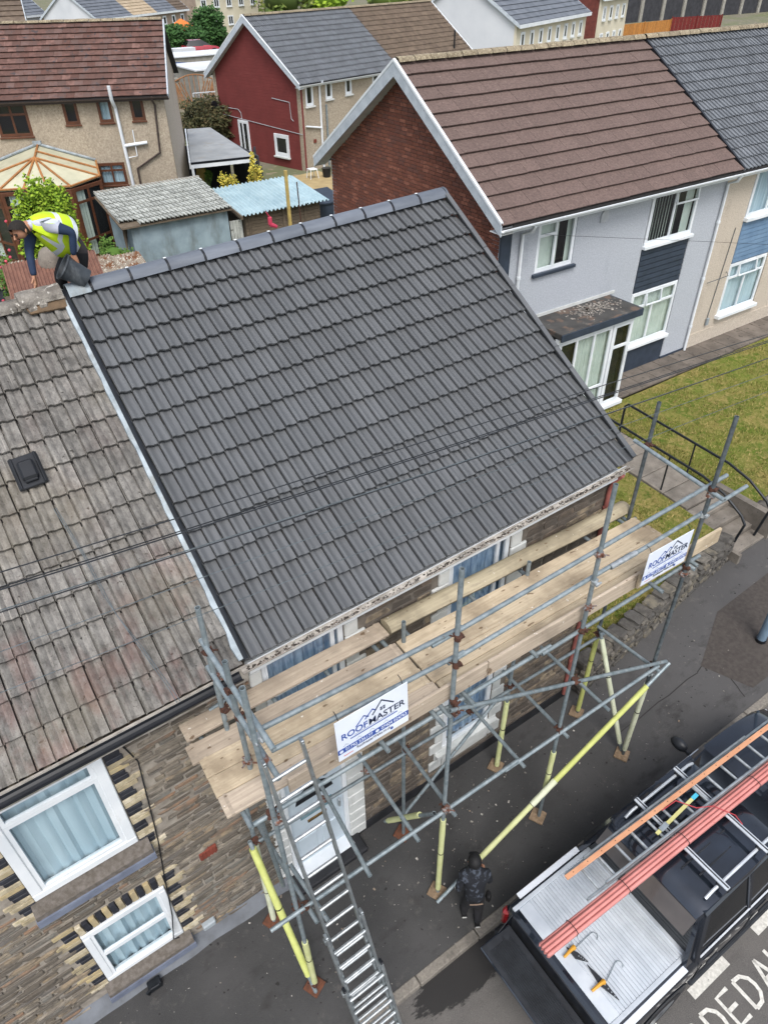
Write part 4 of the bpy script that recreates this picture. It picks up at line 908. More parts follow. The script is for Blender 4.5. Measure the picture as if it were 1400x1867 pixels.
M('pipe_white', '#b9bdc1', '#a4a8ac', 5, .5)
Z = V((0, 0, 1))
def frame(o, ang):
    A = V((cos(ang), sin(ang), 0)); B = V((-sin(ang), cos(ang), 0)); o = V((*o, 0))
    return (lambda a, b, z: o+A*a+B*b+Z*z), A, B
def house_shell(t, F, A, B, a0, a1, dep, zg, ze, zr, wall, gable, holes, ov=.3, vo=.3, ridge_b=None, gable2=None):
    """front wall on b=0, gables at a0 and a1, ridge along a"""
    rb = dep/2 if ridge_b is None else ridge_b
    m = MB()
    for x0, x1, z0, z1 in cover_rects(a0, a1, zg-.5, ze-.13, holes): m.prism([F(x0, 0, z0), F(x1, 0, z0), F(x1, 0, z1), F(x0, 0, z1)], B*.25)
    m.build('wall', wall, t); m = MB(); m.prism([F(a0, dep-.2, zg-.5), F(a1, dep-.2, zg-.5), F(a1, dep-.2, ze-.1), F(a0, dep-.2, ze-.1)], B*.2); m.build('rear_wall', wall, t)
    for a, g in ((a0+.003, gable), (a1-.253, gable2 or gable)):
        m = MB(); m.prism([F(a, .25, zg-.5), F(a, dep-.2, zg-.5), F(a, dep-.2, ze-.05), F(a, rb, zr-.2), F(a, .25, ze-.05)], A*.25); m.build('gable_wall', g, t)
    sl = (zr-ze)/rb; m = MB()
    m.prism([F(a0-vo, -ov, ze-ov*sl-.06), F(a1+vo, -ov, ze-ov*sl-.06), F(a1+vo, rb, zr-.06), F(a0-vo, rb, zr-.06)], Z*-.08)
    sb = (zr-ze)/(dep-rb); m.prism([F(a0-vo, dep+ov, ze-ov*sb-.02), F(a1+vo, dep+ov, ze-ov*sb-.02), F(a1+vo, rb+.001, zr-.02), F(a0-vo, rb+.001, zr-.02)], Z*-.12); m.build('roof_slab', 'roof_under', t)
    W = (B*rb+Z*(zr-ze)).normalized(); N = A.cross(W); return W, N, hypot(rb+ov, (zr-ze)*(1+ov/rb)), F(0, -ov, ze-ov*sl-.06)
def eaves_trim(t, F, A, B, a0, a1, ze, ov, mat='white_upvc', gm='white_upvc', sl=.7):
    zb = ze-ov*sl
    m = MB(); m.prism([F(a0, -ov+.02, zb-.2), F(a1, -ov+.02, zb-.2), F(a1, -ov+.02, zb-.07), F(a0, -ov+.02, zb-.07)], B*.025); m.prism([F(a0, -ov+.05, zb-.19), F(a1, -ov+.05, zb-.19), F(a1, -.005, zb-.19), F(a0, -.005, zb-.19)], Z*.015); m.build('fascia', mat, t)
    n = 6; m = MB(); r = .06
    m.rings([[F(a, -ov-.045+r*cos(pi+pi*k/n), zb-.08+r*sin(pi+pi*k/n)) for k in range(n+1)]+[F(a, -ov-.045+(r-.008)*cos(2*pi-pi*k/n), zb-.08+(r-.008)*sin(2*pi-pi*k/n)) for k in range(n+1)] for a in (a0, a1)]); m.build('gutter', gm, t)
def barge(t, F, A, B, a, rb, dep, ze, zr, ov, w_=.2, mat='barge_white'):
    sl = (zr-ze)/rb
    for b0, z0, b1, z1 in ((-ov-.03, ze-(ov+.03)*sl, rb, zr), (dep+ov+.03, ze-(ov+.03)*sl, rb, zr)):
        d = .004 if b0 > rb else 0
        m = MB(); m.prism([F(a-d, b0, z0-.02-w_), F(a-d, b0, z0+.03), F(a-d, b1, z1+.03), F(a-d, b1, z1-.04-w_*1.15)], A*(.028+2*d)); m.build('barge_board', mat, t)
        m = MB(); m.prism([F(a+.03, b0, z0-.15-.04), F(a+.03, b1, z1-.19), F(a+.03, b1, z1-.205), F(a+.03, b0, z0-.205)], A*.3); m.build('verge_soffit', 'white_paint', t)
        m = MB(); m.prism([F(a-.012, b0, z0-.01), F(a-.012, b0, z0+.045), F(a-.012, b1, z1+.045), F(a-.012, b1, z1-.01)], A*.06); m.build('verge_trim', 'white_upvc', t)
def ridge_run(t, F, A, B, a0, a1, rb, zr, mat, ln=.45, r=.12):
    me = ridge_tile(mat, ln, r, A, name='ridge_'+mat, back=B); n = int((a1-a0)/ln); rr = random.Random(n)
    for k in range(n): obj('ridge_tile', me, t, F(a0+(k+.5)*(a1-a0)/n, rb, zr+.02+rr.uniform(0, .012)))
def pipe(t, pts, r=.035, mat='pipe_white', name='downpipe', clips=()):
    m = MB(); m.path(pts, r, 10)
    for c in clips: m.tube(V(c)-Z*.03, V(c)+Z*.03, r+.012, 10)
    return m.build(name, mat, t, True)
def tiles(t, F, A, W, N, O, a0, a1, L, nrow, wd, mat, kind, rolls, hgt, cap=300, seed=1, stag=0.):
    g = L/nrow; n = int(round((a1-a0)/wd)); wd = (a1-a0)/n
    me = tile_mesh('tile_'+mat, mat, wd, g+.07, .024, A, W, N, rolls, hgt, kind, .065 if kind == 'flat' else .05)
    roof_plane(t, O+A*a0, A, W, N, n, wd, nrow, g, me, cap, .006, random.Random(seed), stagger=stag, half=tile_mesh('half_tile_'+mat, mat, wd/2, g+.07, .024, A, W, N, 1, hgt, kind, .065 if kind == 'flat' else .05))
# ---------------------------------------------------------------- brown-roofed semi
def brown_semi():
    t = thing('semi_detached_house', 'grey pebble-dashed semi with a brown tiled roof and red brick gable', 'house', (12, 9, 1.1))
    F, A, B = frame((0, 6.0), 0)
    W1, W2, W3 = (9.42, 10.52, 4.56, 5.62), (12.84, 14.5, 4.5, 5.62), (12.8, 14.47, 1.97, 3.36)
    HO = [W1, (12.8, 14.52, 1.2, 5.62)]
    ze, zr, rb, dep = 6.07, 8.19, 3.2, 6.45
    Wd, N, L, O = house_shell(t, F, A, B, 8.4, 15.5, dep, 1.15, ze, zr, 'dash_grey', 'brick_joint', HO, .32, .0, rb)
    m = MB(); m.prism([F(8.1, -.32, ze-.31), F(8.4, -.32, ze-.31), F(8.4, rb, zr-.07), F(8.1, rb, zr-.07)], Z*-.06); m.build('verge_overhang', 'roof_under', t)
    tiles(t, F, A, Wd, N, O, 8.1, 15.46, L, 12, .38, 'brown_tile', 'flat', 1, .0, 300, 3, .5)
    ridge_run(t, F, A, B, 8.15, 15.45, rb, zr, 'lichen_ridge', .4, .12)
    eaves_trim(t, F, A, B, 8.1, 15.5, ze, .32); barge(t, F, A, B, 8.08, rb, dep, ze, zr, .3)
    rr = random.Random(14); pcs = []          # brick gable
    for y, z, l, h in courses(6.02, 12.42, 3.0, 8.1, [], (.0749, .075), (.224, .225), rr, .011, .1):
        b = y-6; lim = ze+(zr-ze)*b/rb if b < rb else ze+(zr-ze)*(dep-b)/(dep-rb)
        if z < lim-.18: pcs.append((V((8.397, y, z)), (.03, l, h)))
    field(t, pcs, [MB().box((0, 0, 0), (1, 1, 1), b=.05).mesh('brick', 'red_brick')], 'brick', 'red_brick')
    m = MB(); m.box((8.53, 5.985, 3.4), (.27, .05, 4.6)); m.build('corner_board', 'navy_board', t)
    # windows
    window(t, F(W1[0], 0, W1[2]), A, Z, W1[1]-W1[0], W1[3]-W1[2], [(0, .48, 0, .7), (0, .48, .7, 1), (.48, 1, 0, 1)], behind='blind', inset=.05, fold=.012, sill=('navy_board', .07, .1, .07), covers=((0, .5), (.5, .62), (.85, 1)))
    window(t, F(W2[0], 0, W2[2]), A, Z, W2[1]-W2[0], W2[3]-W2[2], [(0, .5, 0, 1), (.5, 1, 0, .7), (.5, 1, .7, 1)], behind='blind', inset=.02, fold=.01, opens=(2,), sill=('white_upvc', .08, .1, .04), covers=((.04, .045), (.1, .106), (.16, .165), (.22, .226), (.28, .285), (.34, .345), (.4, .407), (.46, .465), (.62, .63), (.78, .95)))
    window(t, F(W3[0], 0, W3[2]), A, Z, W3[1]-W3[0], W3[3]-W3[2], [(0, .32, .72, 1), (.32, .66, .72, 1), (.66, 1, .72, 1), (0, .5, 0, .72), (.5, 1, 0, .72)], behind='blind', inset=.02, fold=.016, opens=(1,), sill=('white_upvc', .09, .1, .04))
    m = MB(); m.prism([F(12.82, .02, 3.36), F(14.48, .02, 3.36), F(14.48, .02, 4.42), F(12.82, .02, 4.42)], B*.1); m.prism([F(12.82, .02, 1.2), F(14.48, .02, 1.2), F(14.48, .02, 1.88), F(12.82, .02, 1.88)], B*.1); m.build('panel_back', 'navy_board', t)
    for k in range(8):
        z = 3.37+k*.129; m = MB(); m.prism([F(12.82, .0, z), F(12.82, -.012, z+.012), F(12.82, -.004, z+.12), F(12.82, .02, z+.122), F(12.82, .02, z)], A*1.66); m.build('cladding_board', 'navy_board', t)
    m = MB(); m.prism([F(12.82, -.006, 1.22), F(14.48, -.006, 1.22), F(14.48, -.006, 1.87), F(12.82, -.006, 1.87)], B*.02); m.build('lower_panel', 'navy_board', t); m = MB(); m.prism([F(14.5, -.02, 1.1), F(15.48, -.02, 1.1), F(15.48, -.02, 1.27), F(14.5, -.02, 1.27)], B*.05); m.build('plinth', 'navy_board', t)
    m = MB(); c = F(11.3, -.04, 5.42); m.prism([c+A*(.11*cos(k*pi/8))+Z*(.12*sin(k*pi/8)) for k in range(9)]+[c-A*.11-Z*.12, c+A*.11-Z*.12], B*.05); m.build('vent_cowl', 'pipe_white', t)
    pipe(t, [F(8.95, -.36, 5.7), F(8.95, -.3, 5.58), F(8.93, -.06, 5.48), F(8.93, -.06, 1.2)], .036, 'white_upvc', clips=[F(8.93, -.06, z) for z in (4.6, 3.2, 1.9)])
    pipe(t, [F(15.42, -.36, 5.7), F(15.42, -.3, 5.58), F(15.46, -.06, 5.48), F(15.46, -.06, 1.15)], .036, 'white_upvc', clips=[F(15.46, -.06, z) for z in (4.6, 3.2, 1.9)])
    # glazed porch with a flat felt roof
    m = MB(); m.box((10.68, 5.56, 3.5), (2.5, 1.1, .12), b=.01); m.build('porch_roof', 'felt', t)
    m = MB(); m.prism([(9.42, 5.0, 3.4), (11.94, 5.0, 3.4), (11.94, 5.0, 3.55), (9.42, 5.0, 3.55)], (0, -.03, 0)); m.prism([(11.94, 5.0, 3.4), (11.94, 6.0, 3.4), (11.94, 6.0, 3.55), (11.94, 5.0, 3.55)], (.03, 0, 0)); m.build('porch_edge', 'navy_board', t)
    m = MB(); m.box((10.64, 5.12, 3.36), (2.4, .1, .1)); m.box((11.8, 5.6, 3.36), (.1, .86, .1)); m.build('porch_frame', 'white_upvc', t); m = MB(); m.box((10.68, 5.56, 1.2), (2.5, 1.1, .1), b=.01); m.build('porch_base', 'white_upvc', t)
    m = MB(); m.prism([F(9.3, -.02, 3.56), F(12.1, -.02, 3.56), F(12.1, -.02, 3.63), F(9.3, -.02, 3.63)], B*.03); m.build('porch_flashing', 'white_paint', t)
    window(t, (9.5, 5.12, 1.25), A, Z, 1.66, 2.07, [(0, .33, 0, .3), (0, .33, .3, 1), (.33, .66, 0, .3), (.33, .66, .3, 1), (.66, 1, 0, .3), (.66, 1, .3, 1)], behind='blind', fold=.02, back=.1, covers=((.36, 1),), name='porch_glazing')
    window(t, (11.18, 5.11, 1.25), A, Z, .64, 2.07, [(0, 1, 0, .72), (0, 1, .72, 1)], behind=None, fw=.07, back=.11, name='porch_door')
    window(t, (11.82, 5.15, 1.25), B, Z, .82, 2.07, [(0, .5, 0, .4), (0, .5, .4, 1), (.5, 1, 0, .4), (.5, 1, .4, 1)], behind='blind', covers=((.2, .9),), back=.11, name='porch_glazing')
    m = MB(); rr = random.Random(5)
    for k in range(260):
        x = rr.gauss(11.0, .34); y = rr.gauss(5.62, .14)
        if 9.5 < x < 11.9 and 5.05 < y < 5.95: s = rr.uniform(.01, .045); m.box((x, y, 3.563), (s*1.6, s, .012), (V((cos(k), sin(k), 0)), V((-sin(k), cos(k), 0)), Z))
    M('bird_mess', '#a39d95', '#6b6560', 20, .95, 0, .4); m.build('roof_litter', 'bird_mess', t, kind='stuff')
    m = MB(); m.path([F(9.55, -.05, 5.35), F(13.3, -1.6, 4.9), F(17.2, -3.2, 4.4)], .004, 4); m.build('telephone_line', 'black_plastic', t)
brown_semi()
def grey_semi():
    t = thing('semi_detached_house', 'cream pebble-dashed semi with a dark grey roof at the right edge', 'house', (19, 9, 1.1))
    F, A, B = frame((0, 6.0), 0); W4, W5 = (16.66, 18.32, 4.5, 5.62), (16.62, 18.25, 1.93, 3.32)
    ze, zr, rb, dep = 6.07, 8.19, 3.2, 6.45
    Wd, N, L, O = house_shell(t, F, A, B, 15.52, 23.2, dep, 1.15, ze, zr, 'dash_cream', 'dash_cream', [(16.64, 18.32, 1.93, 5.62)], .32, 0, rb)
    tiles(t, F, A, Wd, N, O, 15.54, 23.2, L, 14, .3, 'grey_tile', 'new', 2, .03, 300, 4)
    ridge_run(t, F, A, B, 15.5, 23.2, rb, zr, 'lichen_ridge', .4, .12); eaves_trim(t, F, A, B, 15.52, 23.2, ze, .32)
    m = MB(); m.prism([O+A*15.47+N*.01, O+A*15.53+N*.01, O+A*15.53+N*.075, O+A*15.47+N*.075], Wd*(L+.02)); m.build('bonding_gutter', 'black_plastic', t)
    window(t, F(W4[0], 0, W4[2]), A, Z, 1.66, 1.12, [(0, .5, 0, 1), (.5, 1, 0, .7), (.5, 1, .7, 1)], behind='curtain_net', inset=.02, sill=('white_upvc', .1, .12, .04))
    window(t, F(W5[0], 0, W5[2]), A, Z, 1.63, 1.38, [(0, .27, .72, 1), (.27, .75, .72, 1), (.75, 1, .72, 1), (0, .5, 0, .72), (.5, 1, 0, .72)], behind='curtain_net', inset=.02, opens=(1,), sill=('white_upvc', .1, .14, .06))
    m = MB(); m.prism([F(16.64, -.012, 3.33), F(18.32, -.012, 3.33), F(18.32, -.012, 4.4), F(16.64, -.012, 4.4)], B*.15); m.build('panel_back', 'blue_board', t)
    for k in range(9): m = MB(); z = 3.335+k*.118; m.prism([F(16.64, -.013, z), F(16.64, -.026, z+.012), F(16.64, -.017, z+.108), F(16.64, -.0125, z+.11)], A*1.68); m.build('cladding_board', 'blue_board', t)
    m = MB(); m.prism([F(15.55, -.02, 1.1), F(23.2, -.02, 1.1), F(23.2, -.02, 1.6), F(15.55, -.02, 1.6)], B*.05); m.build('plinth', 'dash_cream', t)
    m = MB(); m.box(F(16.2, -.05, 1.85), (.09, .06, .2), b=.01); m.build('meter_box', 'grey_box', t)
    m = MB(); m.path([F(16.35, -.02, 4.3), F(16.2, -.02, 1.95)], .01, 5); m.path([F(15.75, -.02, 3.0), F(16.15, -.3, 3.2), F(16.5, -.02, 3.15)], .01, 5); m.build('wall_bracket', 'galv_dark', t)
grey_semi()
# ---------------------------------------------------------------- red painted gable house with its joined neighbour
def red_house():
    t = thing('semi_detached_house', 'house with a red painted gable and new grey roof beyond the sheds', 'house', (20, 34, 1))
    F, A, B = frame((17.48, 31.0), R(15)); ze, zr, rb, dep = 5.22, 7.62, 3.35, 6.7
    wins = [(.35, .9, 3.95, 4.95), (1.75, 2.25, 4.1, 4.95), (3.2, 3.7, 4.15, 4.95), (5.3, 6.3, 4.1, 4.95), (2.2, 3.4, 1.6, 2.7)]
    Wd, N, L, O = house_shell(t, F, A, B, 0, 7.2, dep, .9, ze, zr, 'dash_brown', 'red_paint', wins, .3, .0, rb, 'dash_brown')
    m = MB(); m.prism([F(-.3, -.3, ze-.28), F(0, -.3, ze-.28), F(0, rb, zr-.07), F(-.3, rb, zr-.07)], Z*-.05); m.prism([F(-.3, dep+.3, ze-.28), F(0, dep+.3, ze-.28), F(0, rb, zr-.07), F(-.3, rb, zr-.07)], Z*-.05); m.build('verge_overhang', 'roof_under', t)
    tiles(t, F, A, Wd, N, O, -.3, 7.2, L, 13, .3, 'grey_tile', 'new', 2, .035, 300, 6); ridge_run(t, F, A, B, -.25, 7.2, rb, zr, 'lichen_ridge', .45, .12)
    eaves_trim(t, F, A, B, -.3, 7.2, ze, .3); barge(t, F, A, B, -.33, rb, dep, ze, zr, .3, .22)
    for w_ in wins: window(t, F(w_[0], 0, w_[2]), A, Z, w_[1]-w_[0], w_[3]-w_[2], [(0, 1, 0, 1)] if w_[1]-w_[0] < .7 else [(0, .5, 0, 1), (.5, 1, 0, 1)], behind=None, inset=.04, fw=.09, sill=('white_paint', .07, .1, .06))
    m = MB(); m.prism([F(.02, -.008, .6), F(.14, -.008, .6), F(.14, -.008, ze-.2), F(.02, -.008, ze-.2)], B*.03); m.build('painted_return', 'red_paint', t)
    # openings on the gable
    window(t, F(-.004, 2.2, 1.55), -B, Z, 1.1, 1.05, [(0, 1, 0, 1)], behind=None, fw=.13, back=.06, depth=.08, sill=('white_paint', .08, .1, .05))
    window(t, F(-.004, 5.05, 1.0), -B, Z, .85, 1.95, [(0, .45, 0, 1), (.45, 1, 0, 1)], behind=None, fw=.1, back=.06, depth=.08, name='side_door')
    pipe(t, [F(1.25, -.33, 5.0), F(1.25, -.25, 4.85), F(1.28, -.06, 4.75), F(1.28, -.06, .9)], .055, 'white_upvc'); pipe(t, [F(1.28, -.07, 2.9), F(.2, -.07, 3.1)], .045, 'white_upvc', 'waste_pipe')
    pipe(t, [F(1.7, -.06, 3.9), F(1.7, -.06, 1.0)], .05, 'galv', 'soil_pipe')
    for pts in ([F(-.02, 6.3, 3.35), F(-.02, 6.3, 3.1), F(-.02, 0, 2.75)], [F(-.02, 6.3, 3.45), F(-.02, 4.9, 3.45), F(-.02, 4.7, 3.3), F(-.02, 4.6, 2.2)], [F(-.02, 2.1, 4.2), F(-.02, .8, 4.12), F(-.02, .75, 3.4), F(-.02, .6, 3.3)]):
        m = MB(); m.path(pts, .016, 5); m.build('conduit', 'pipe_white', t)
    m = MB(); m.box(F(.8, -.02, 2.35), (.18, .05, .16), (A, B, Z)); m.build('air_brick', 'terracotta', t)
    m = MB(); m.path([F(-.05, 6.45, 3.3), F(-.4, 6.5, 3.5)], .02, 5); m.prism([F(-.4+.22*cos(k*pi/6), 6.4, 3.55+.22*sin(k*pi/6)) for k in range(12)], B*.05); m.build('satellite_dish', 'black_plastic', t)
    t2 = thing('semi_detached_house', 'brown pantiled half of the pair behind the red gable house', 'house', F(10.6, 3.3, 1))
    house_shell(t2, F, A, B, 7.22, 14.4, dep, .9, ze, zr, 'dash_brown', 'dash_brown', [], .3, 0, rb)
    tiles(t2, F, A, Wd, N, O, 7.22, 14.4, L, 13, .3, 'brown_pantile', 'pan', 2, .04, 300, 7); ridge_run(t2, F, A, B, 7.2, 14.4, rb, zr, 'lichen_ridge', .45, .12); eaves_trim(t2, F, A, B, 7.22, 14.4, ze, .3)
    m = MB(); m.prism([O+A*14.38, O+A*14.46, O+A*14.46+N*.08, O+A*14.38+N*.08], Wd*L); m.build('verge_trim', 'white_upvc', t2)
    pipe(t2, [F(12.9, .3, 5.2), F(12.9, .3, 6.35)], .05, 'black_plastic', 'soil_vent')
red_house()
# ---------------------------------------------------------------- pebble-dashed house with the conservatory
LR = V((cos(.581), -sin(.581), 0)); LN = V((sin(.581), cos(.581), 0))
def left_house():
    o = LN*26-LR*6.62; F_, A, B = frame((o.x, o.y), -.581+.16); F = lambda a, b, z: F_(a+6.62, b, z)
    t = thing('detached_house', 'pebble-dashed house with red-brown tiled roof and brown window frames', 'house', F(-10, 3, 1))
    wins = [(-12.72, -11.55, 4.68, 5.78), (-10.3, -9.77, 5.0, 5.8), (-9.07, -8.55, 5.02, 5.82), (-7.88, -7.38, 5.04, 5.84), (-9.55, -8.53, 2.84, 3.64)]
    ze, zr, rb, dep = 6.1, 8.0, 3.2, 6.6
    Wd, N, L, O = house_shell(t, F, A, B, -16, -6.62, dep, .95, ze, zr, 'dash_brown', 'dash_cream', wins, .3, .0, rb)
    tiles(t, F, A, Wd, N, O, -16, -6.42, L, 13, .3, 'redbrown_tile', 'flat', 1, 0, 300, 9, .5); ridge_run(t, F, A, B, -16, -6.45, rb, zr, 'lichen_ridge', .45, .11)
    m = MB(); m.prism([F(-6.62, -.3, ze-.25), F(-6.42, -.3, ze-.25), F(-6.42, rb, zr-.07), F(-6.62, rb, zr-.07)], Z*-.06); m.prism([F(-6.62, dep+.3, ze-.25), F(-6.42, dep+.3, ze-.25), F(-6.42, rb, zr-.07), F(-6.62, rb, zr-.07)], Z*-.06); m.build('verge_overhang', 'roof_under', t)
    m = MB(); m.prism([O+A*-6.43-N*.1, O+A*-6.38-N*.1, O+A*-6.38+N*.06, O+A*-6.43+N*.06], Wd*L); m.build('verge_trim', 'barge_white', t)
    eaves_trim(t, F, A, B, -16, -6.4, ze, .3, 'brown_plastic', 'brown_plastic', .6)
    for i, w_ in enumerate(wins): window(t, F(w_[0], 0, w_[2]), A, Z, w_[1]-w_[0], w_[3]-w_[2], [(0, 1, 0, 1)] if i in (1, 2, 3) else [(0, .5, 0, .66), (.5, 1, 0, .66), (0, .5, .66, 1), (.5, 1, .66, 1)], 'brown_upvc', behind='curtain_net' if i in (2, 4) else None, inset=.03, fw=.075, sill=('brown_upvc', .06, .08, .03))
    pipe(t, [F(-8.42, -.45, 6.25), F(-8.42, -.42, 5.8), F(-8.4, -.1, 5.5), F(-8.32, -.08, 1)], .065, 'white_upvc', 'soil_pipe'); pipe(t, [F(-8.38, -.1, 4.22), F(-7.5, -.1, 4.3)], .06, 'white_upvc', 'soil_branch')
    pipe(t, [F(-7.95, -.08, 4.75), F(-7.97, -.08, 3.85), F(-8.3, -.08, 3.8)], .02, 'white_upvc', 'waste_pipe')
    pipe(t, [F(-7.0, -.34, 5.85), F(-7.0, -.3, 5.7), F(-6.97, -.07, 5.55), F(-7.1, -.07, 3.92), F(-8.06, -.07, 3.4), F(-8.06, -.07, 1)], .04, 'brown_plastic')
    m = MB(); m.prism([F(-9.72, -.015, 1), F(-9.65, -.015, 1), F(-9.75, -.015, 5.85), F(-9.77, -.015, 5.85)], B*.03); m.build('render_joint', 'dash_brown', t)
    # conservatory
    M('cons_wood', '#a3703f', '#8a5c33', 8, .6, 0, .06); M('polycarb', '#bcb9a0', '#a9a890', 2, .4, 0, .03, spec=.5)
    c = thing('conservatory', 'timber-framed conservatory with cream translucent roof panels at the far left', 'conservatory', F(-11.3, -1.6, 1))
    apx, hub = F(-11.5, -.05, 4.36), F(-11.3, -1.75, 4.25); ev = [F(-9.55, -.05, 3.72), F(-9.15, -2.1, 3.62), F(-10.0, -3.2, 3.56), F(-12.4, -3.2, 3.56), F(-13.6, -2.1, 3.6), F(-13.6, -.05, 3.7)]
    for a, b in ((apx, None),):
        for q in ((apx, ev[0], ev[1], hub), (hub, ev[1], ev[2]), (hub, ev[2], ev[3]), (hub, ev[3], ev[4]), (apx, hub, ev[4], ev[5])): m = MB(); m.prism(list(q), Z*-.02); m.build('roof_panel', 'polycarb', c)
    ribs = [(hub, e) for e in ev[1:5]]+[(apx, hub), (ev[1].lerp(ev[0], .5), apx.lerp(hub, .5)), (hub, ev[2].lerp(ev[3], .33)), (hub, ev[2].lerp(ev[3], .66))]+list(zip(ev, ev[1:]))
    for a, b in ribs: m = MB(); m.tube(a+Z*.03, b+Z*.03, .04, 6); m.build('rafter', 'cons_wood', c)
    m = MB(); m.tube(apx+Z*.06, ev[0]+Z*.06, .05, 6); m.tube(apx+Z*.06, ev[5]+Z*.06, .05, 6); m.box(apx+Z*.1, (.3, .12, .12), (A, B, Z)); m.build('lead_ridge', 'lead', c)
    for a, b in zip(ev[:5], ev[1:]):
        X = (b-a); w_ = V((X.x, X.y, 0)); ln = w_.length; Xn = -w_.normalized(); base = V((b.x, b.y, 1.0)); N_ = Xn.cross(Z)
        window(c, base, Xn, Z, ln, 2.5, [(0, .5, 0, .28), (.5, 1, 0, .28), (0, .5, .28, .8), (.5, 1, .28, .8), (0, .5, .8, 1), (.5, 1, .8, 1)], 'brown_upvc', behind='blind', fw=.09, back=.1, covers=((.1, .4),))
left_house()
# ================================================================ pickup truck and its load
def TK(x, y, z): return V((x, -3.0+y, z))      # truck coordinates: height above the sloping road
def TW(x, y, z): return V((x, -3.0+y, z+G*x-.1))
class TB(MB):       # everything on the truck follows the gradient
    def mesh(s, name, mat, smooth=False):
        s.v = [(x, y, z+G*x-.1) for x, y, z in s.v]; return MB.mesh(s, name, mat, smooth)
def m_paint():
    b = NB('truck_paint'); col = b.mix(b.ramp(b.noise(b.pos(), 2.5, 3), .4, .7), lin('#242a34'), lin('#303844')); b.bump(b.noise(b.pos(), 3, 2), .02, .01); b.out(col, .16, .6, .6, 1.)
m_paint()
M('truck_black', '#1d1f23', '#282b30', 6, .45, 0, .05); M('truck_glass', '#0c0f12', rough=.06, var=0, spec=.7); M('truck_alu', '#c6ccd2', '#b7bec5', 4, .36, .25, .07, dirt=('#8d949b', 2, .55)); M('chrome_strip', '#dfe4ea', rough=.25, metal=.3, var=0)
M('tyre', '#17171a', '#202023', 20, .85); M('rim', '#8a9096', rough=.35, metal=.7); M('tail_red', '#8f1c22', '#6b1418', 6, .2, coat=.6); M('rear_reflection_grey', '#55504d', '#494543', 3, .35, .1, .0, coat=.4)
def truck():
    t = thing('pickup_truck', 'black double-cab pickup with silver roller bed cover and lowered tailgate', 'pickup truck', TW(4.2, 0, 0))
    def ring(x, w_, top, bot=.34, sh_=.96, crown=0.):
        h = [(.9, bot), (1., bot+.12), (1.005, .62), (1., sh_-.12), (.975, sh_), (.93, top-.02), (.86, top), (.45, top+crown*.8), (0, top+crown)]
        return [TK(x, -w_*a, z) for a, z in h]+[TK(x, w_*a, z) for a, z in h[-2::-1]]
    st = [(1.84, .82, 1.0, .5, .92), (1.88, .845, 1.04, .45, .95), (2.2, .855, 1.045, .4, .96), (3.12, .86, 1.05, .38, .97), (3.16, .86, 1.05, .38, .97), (4.2, .865, 1.05, .36, .97), (5.2, .862, 1.06, .36, .98), (5.38, .86, 1.13, .36, .99, .03), (5.9, .845, 1.13, .36, .99, .05), (6.4, .82, 1.09, .36, .96, .05), (6.66, .77, 1.0, .4, .9, .04), (6.78, .69, .86, .45, .8, .02)]
    m = TB(); m.rings([ring(*s) for s in st]); m.build('body', 'truck_paint', t, True)
    for s in (-1, 1):
        for x in (2.72, 5.85):
            c = TK(x, s*.865, .4); m = TB(); A = [c+V((.43*cos(k*pi/10), 0, .43*sin(k*pi/10))) for k in range(21)]; m.prism(A, (0, s*.008, 0)); m.build('wheel_arch', 'truck_black', t)
            r = .345; wl = TB(); c = TK(x, s*.78, r)
            wl.rings([[c+V((rr*cos(k*pi/12), y*s, rr*sin(k*pi/12))) for k in range(24)] for rr, y in ((.2, -.1), (r-.02, -.1), (r, -.06), (r, .06), (r-.02, .1), (.22, .1))], caps=False); ty = wl.build('wheel', 'tyre', t, True)
            rm = TB(); rm.rings([[c+V((rr*cos(k*pi/12), y*s, rr*sin(k*pi/12))) for k in range(24)] for rr, y in ((.22, .1), (.2, .07), (.06, .08), (.05, .1))], True); rm.build('rim', 'rim', ty, True)
        m = TB(); m.box(TK(4.2, s*.84, .4), (2.0, .12, .05), b=.02); m.build('side_step', 'truck_black', t)
        for x0, x1 in ((3.2, 4.12), (4.14, 5.25)):
            m = TB(); y = s*.8685; m.path([TK(x0, y*1.0, .98), TK(x0+.02, y, .5), TK(x1-.05, y, .48), TK(x1, y, .98)], .006, 5); m.build('door_seam', 'truck_black', t); m = TB(); m.box(TK(x0+.2, s*.885, .88), (.2, .03, .035), b=.01); m.build('door_handle', 'truck_black', t)
        m = TB(); m.box(TK(1.86, s*.8, .78), (.12, .09, .3), b=.03); m.build('tail_light', 'tail_red', t)
        m = TB(); m.box(TK(6.68, s*.6, .86), (.14, .28, .14), b=.03); m.build('headlight', 'chrome_strip', t)
        # mirrors
        m = TB(); c = TK(5.1, s*1.0, 1.15); m.ball(c, (.075, .13, .085), 10, 8); m.build('door_mirror', 'truck_black', t, True); m = TB(); m.tube(TK(5.14, s*.84, 1.06), c, .025, 6); m.build('mirror_arm', 'truck_black', t)
        # chrome-faced rail cap beside the cover
        m = TB(); m.box(TK(2.5, s*.8, 1.052), (.98, .07, .016), b=.004); m.build('rail_cap', 'chrome_strip', t)
        m = TB(); m.box(TK(2.5, s*.715, 1.058), (1.28, .05, .03), b=.006); m.build('cover_rail', 'truck_alu', t)
    # cab
    zb, zr = 1.045, 1.755
    base = lambda x, y: TK(x, y, zb)
    L = [(3.12, .79), (3.95, .8), (4.02, .8), (5.38, .79)]
    def post(a, b, w_=.05): m = TB(); m.path([a, b], w_, 6); m.build('pillar', 'truck_paint', t, True)
    top = [(3.3, .6), (4.6, .6)]
    m = TB(); n = 8; A = []
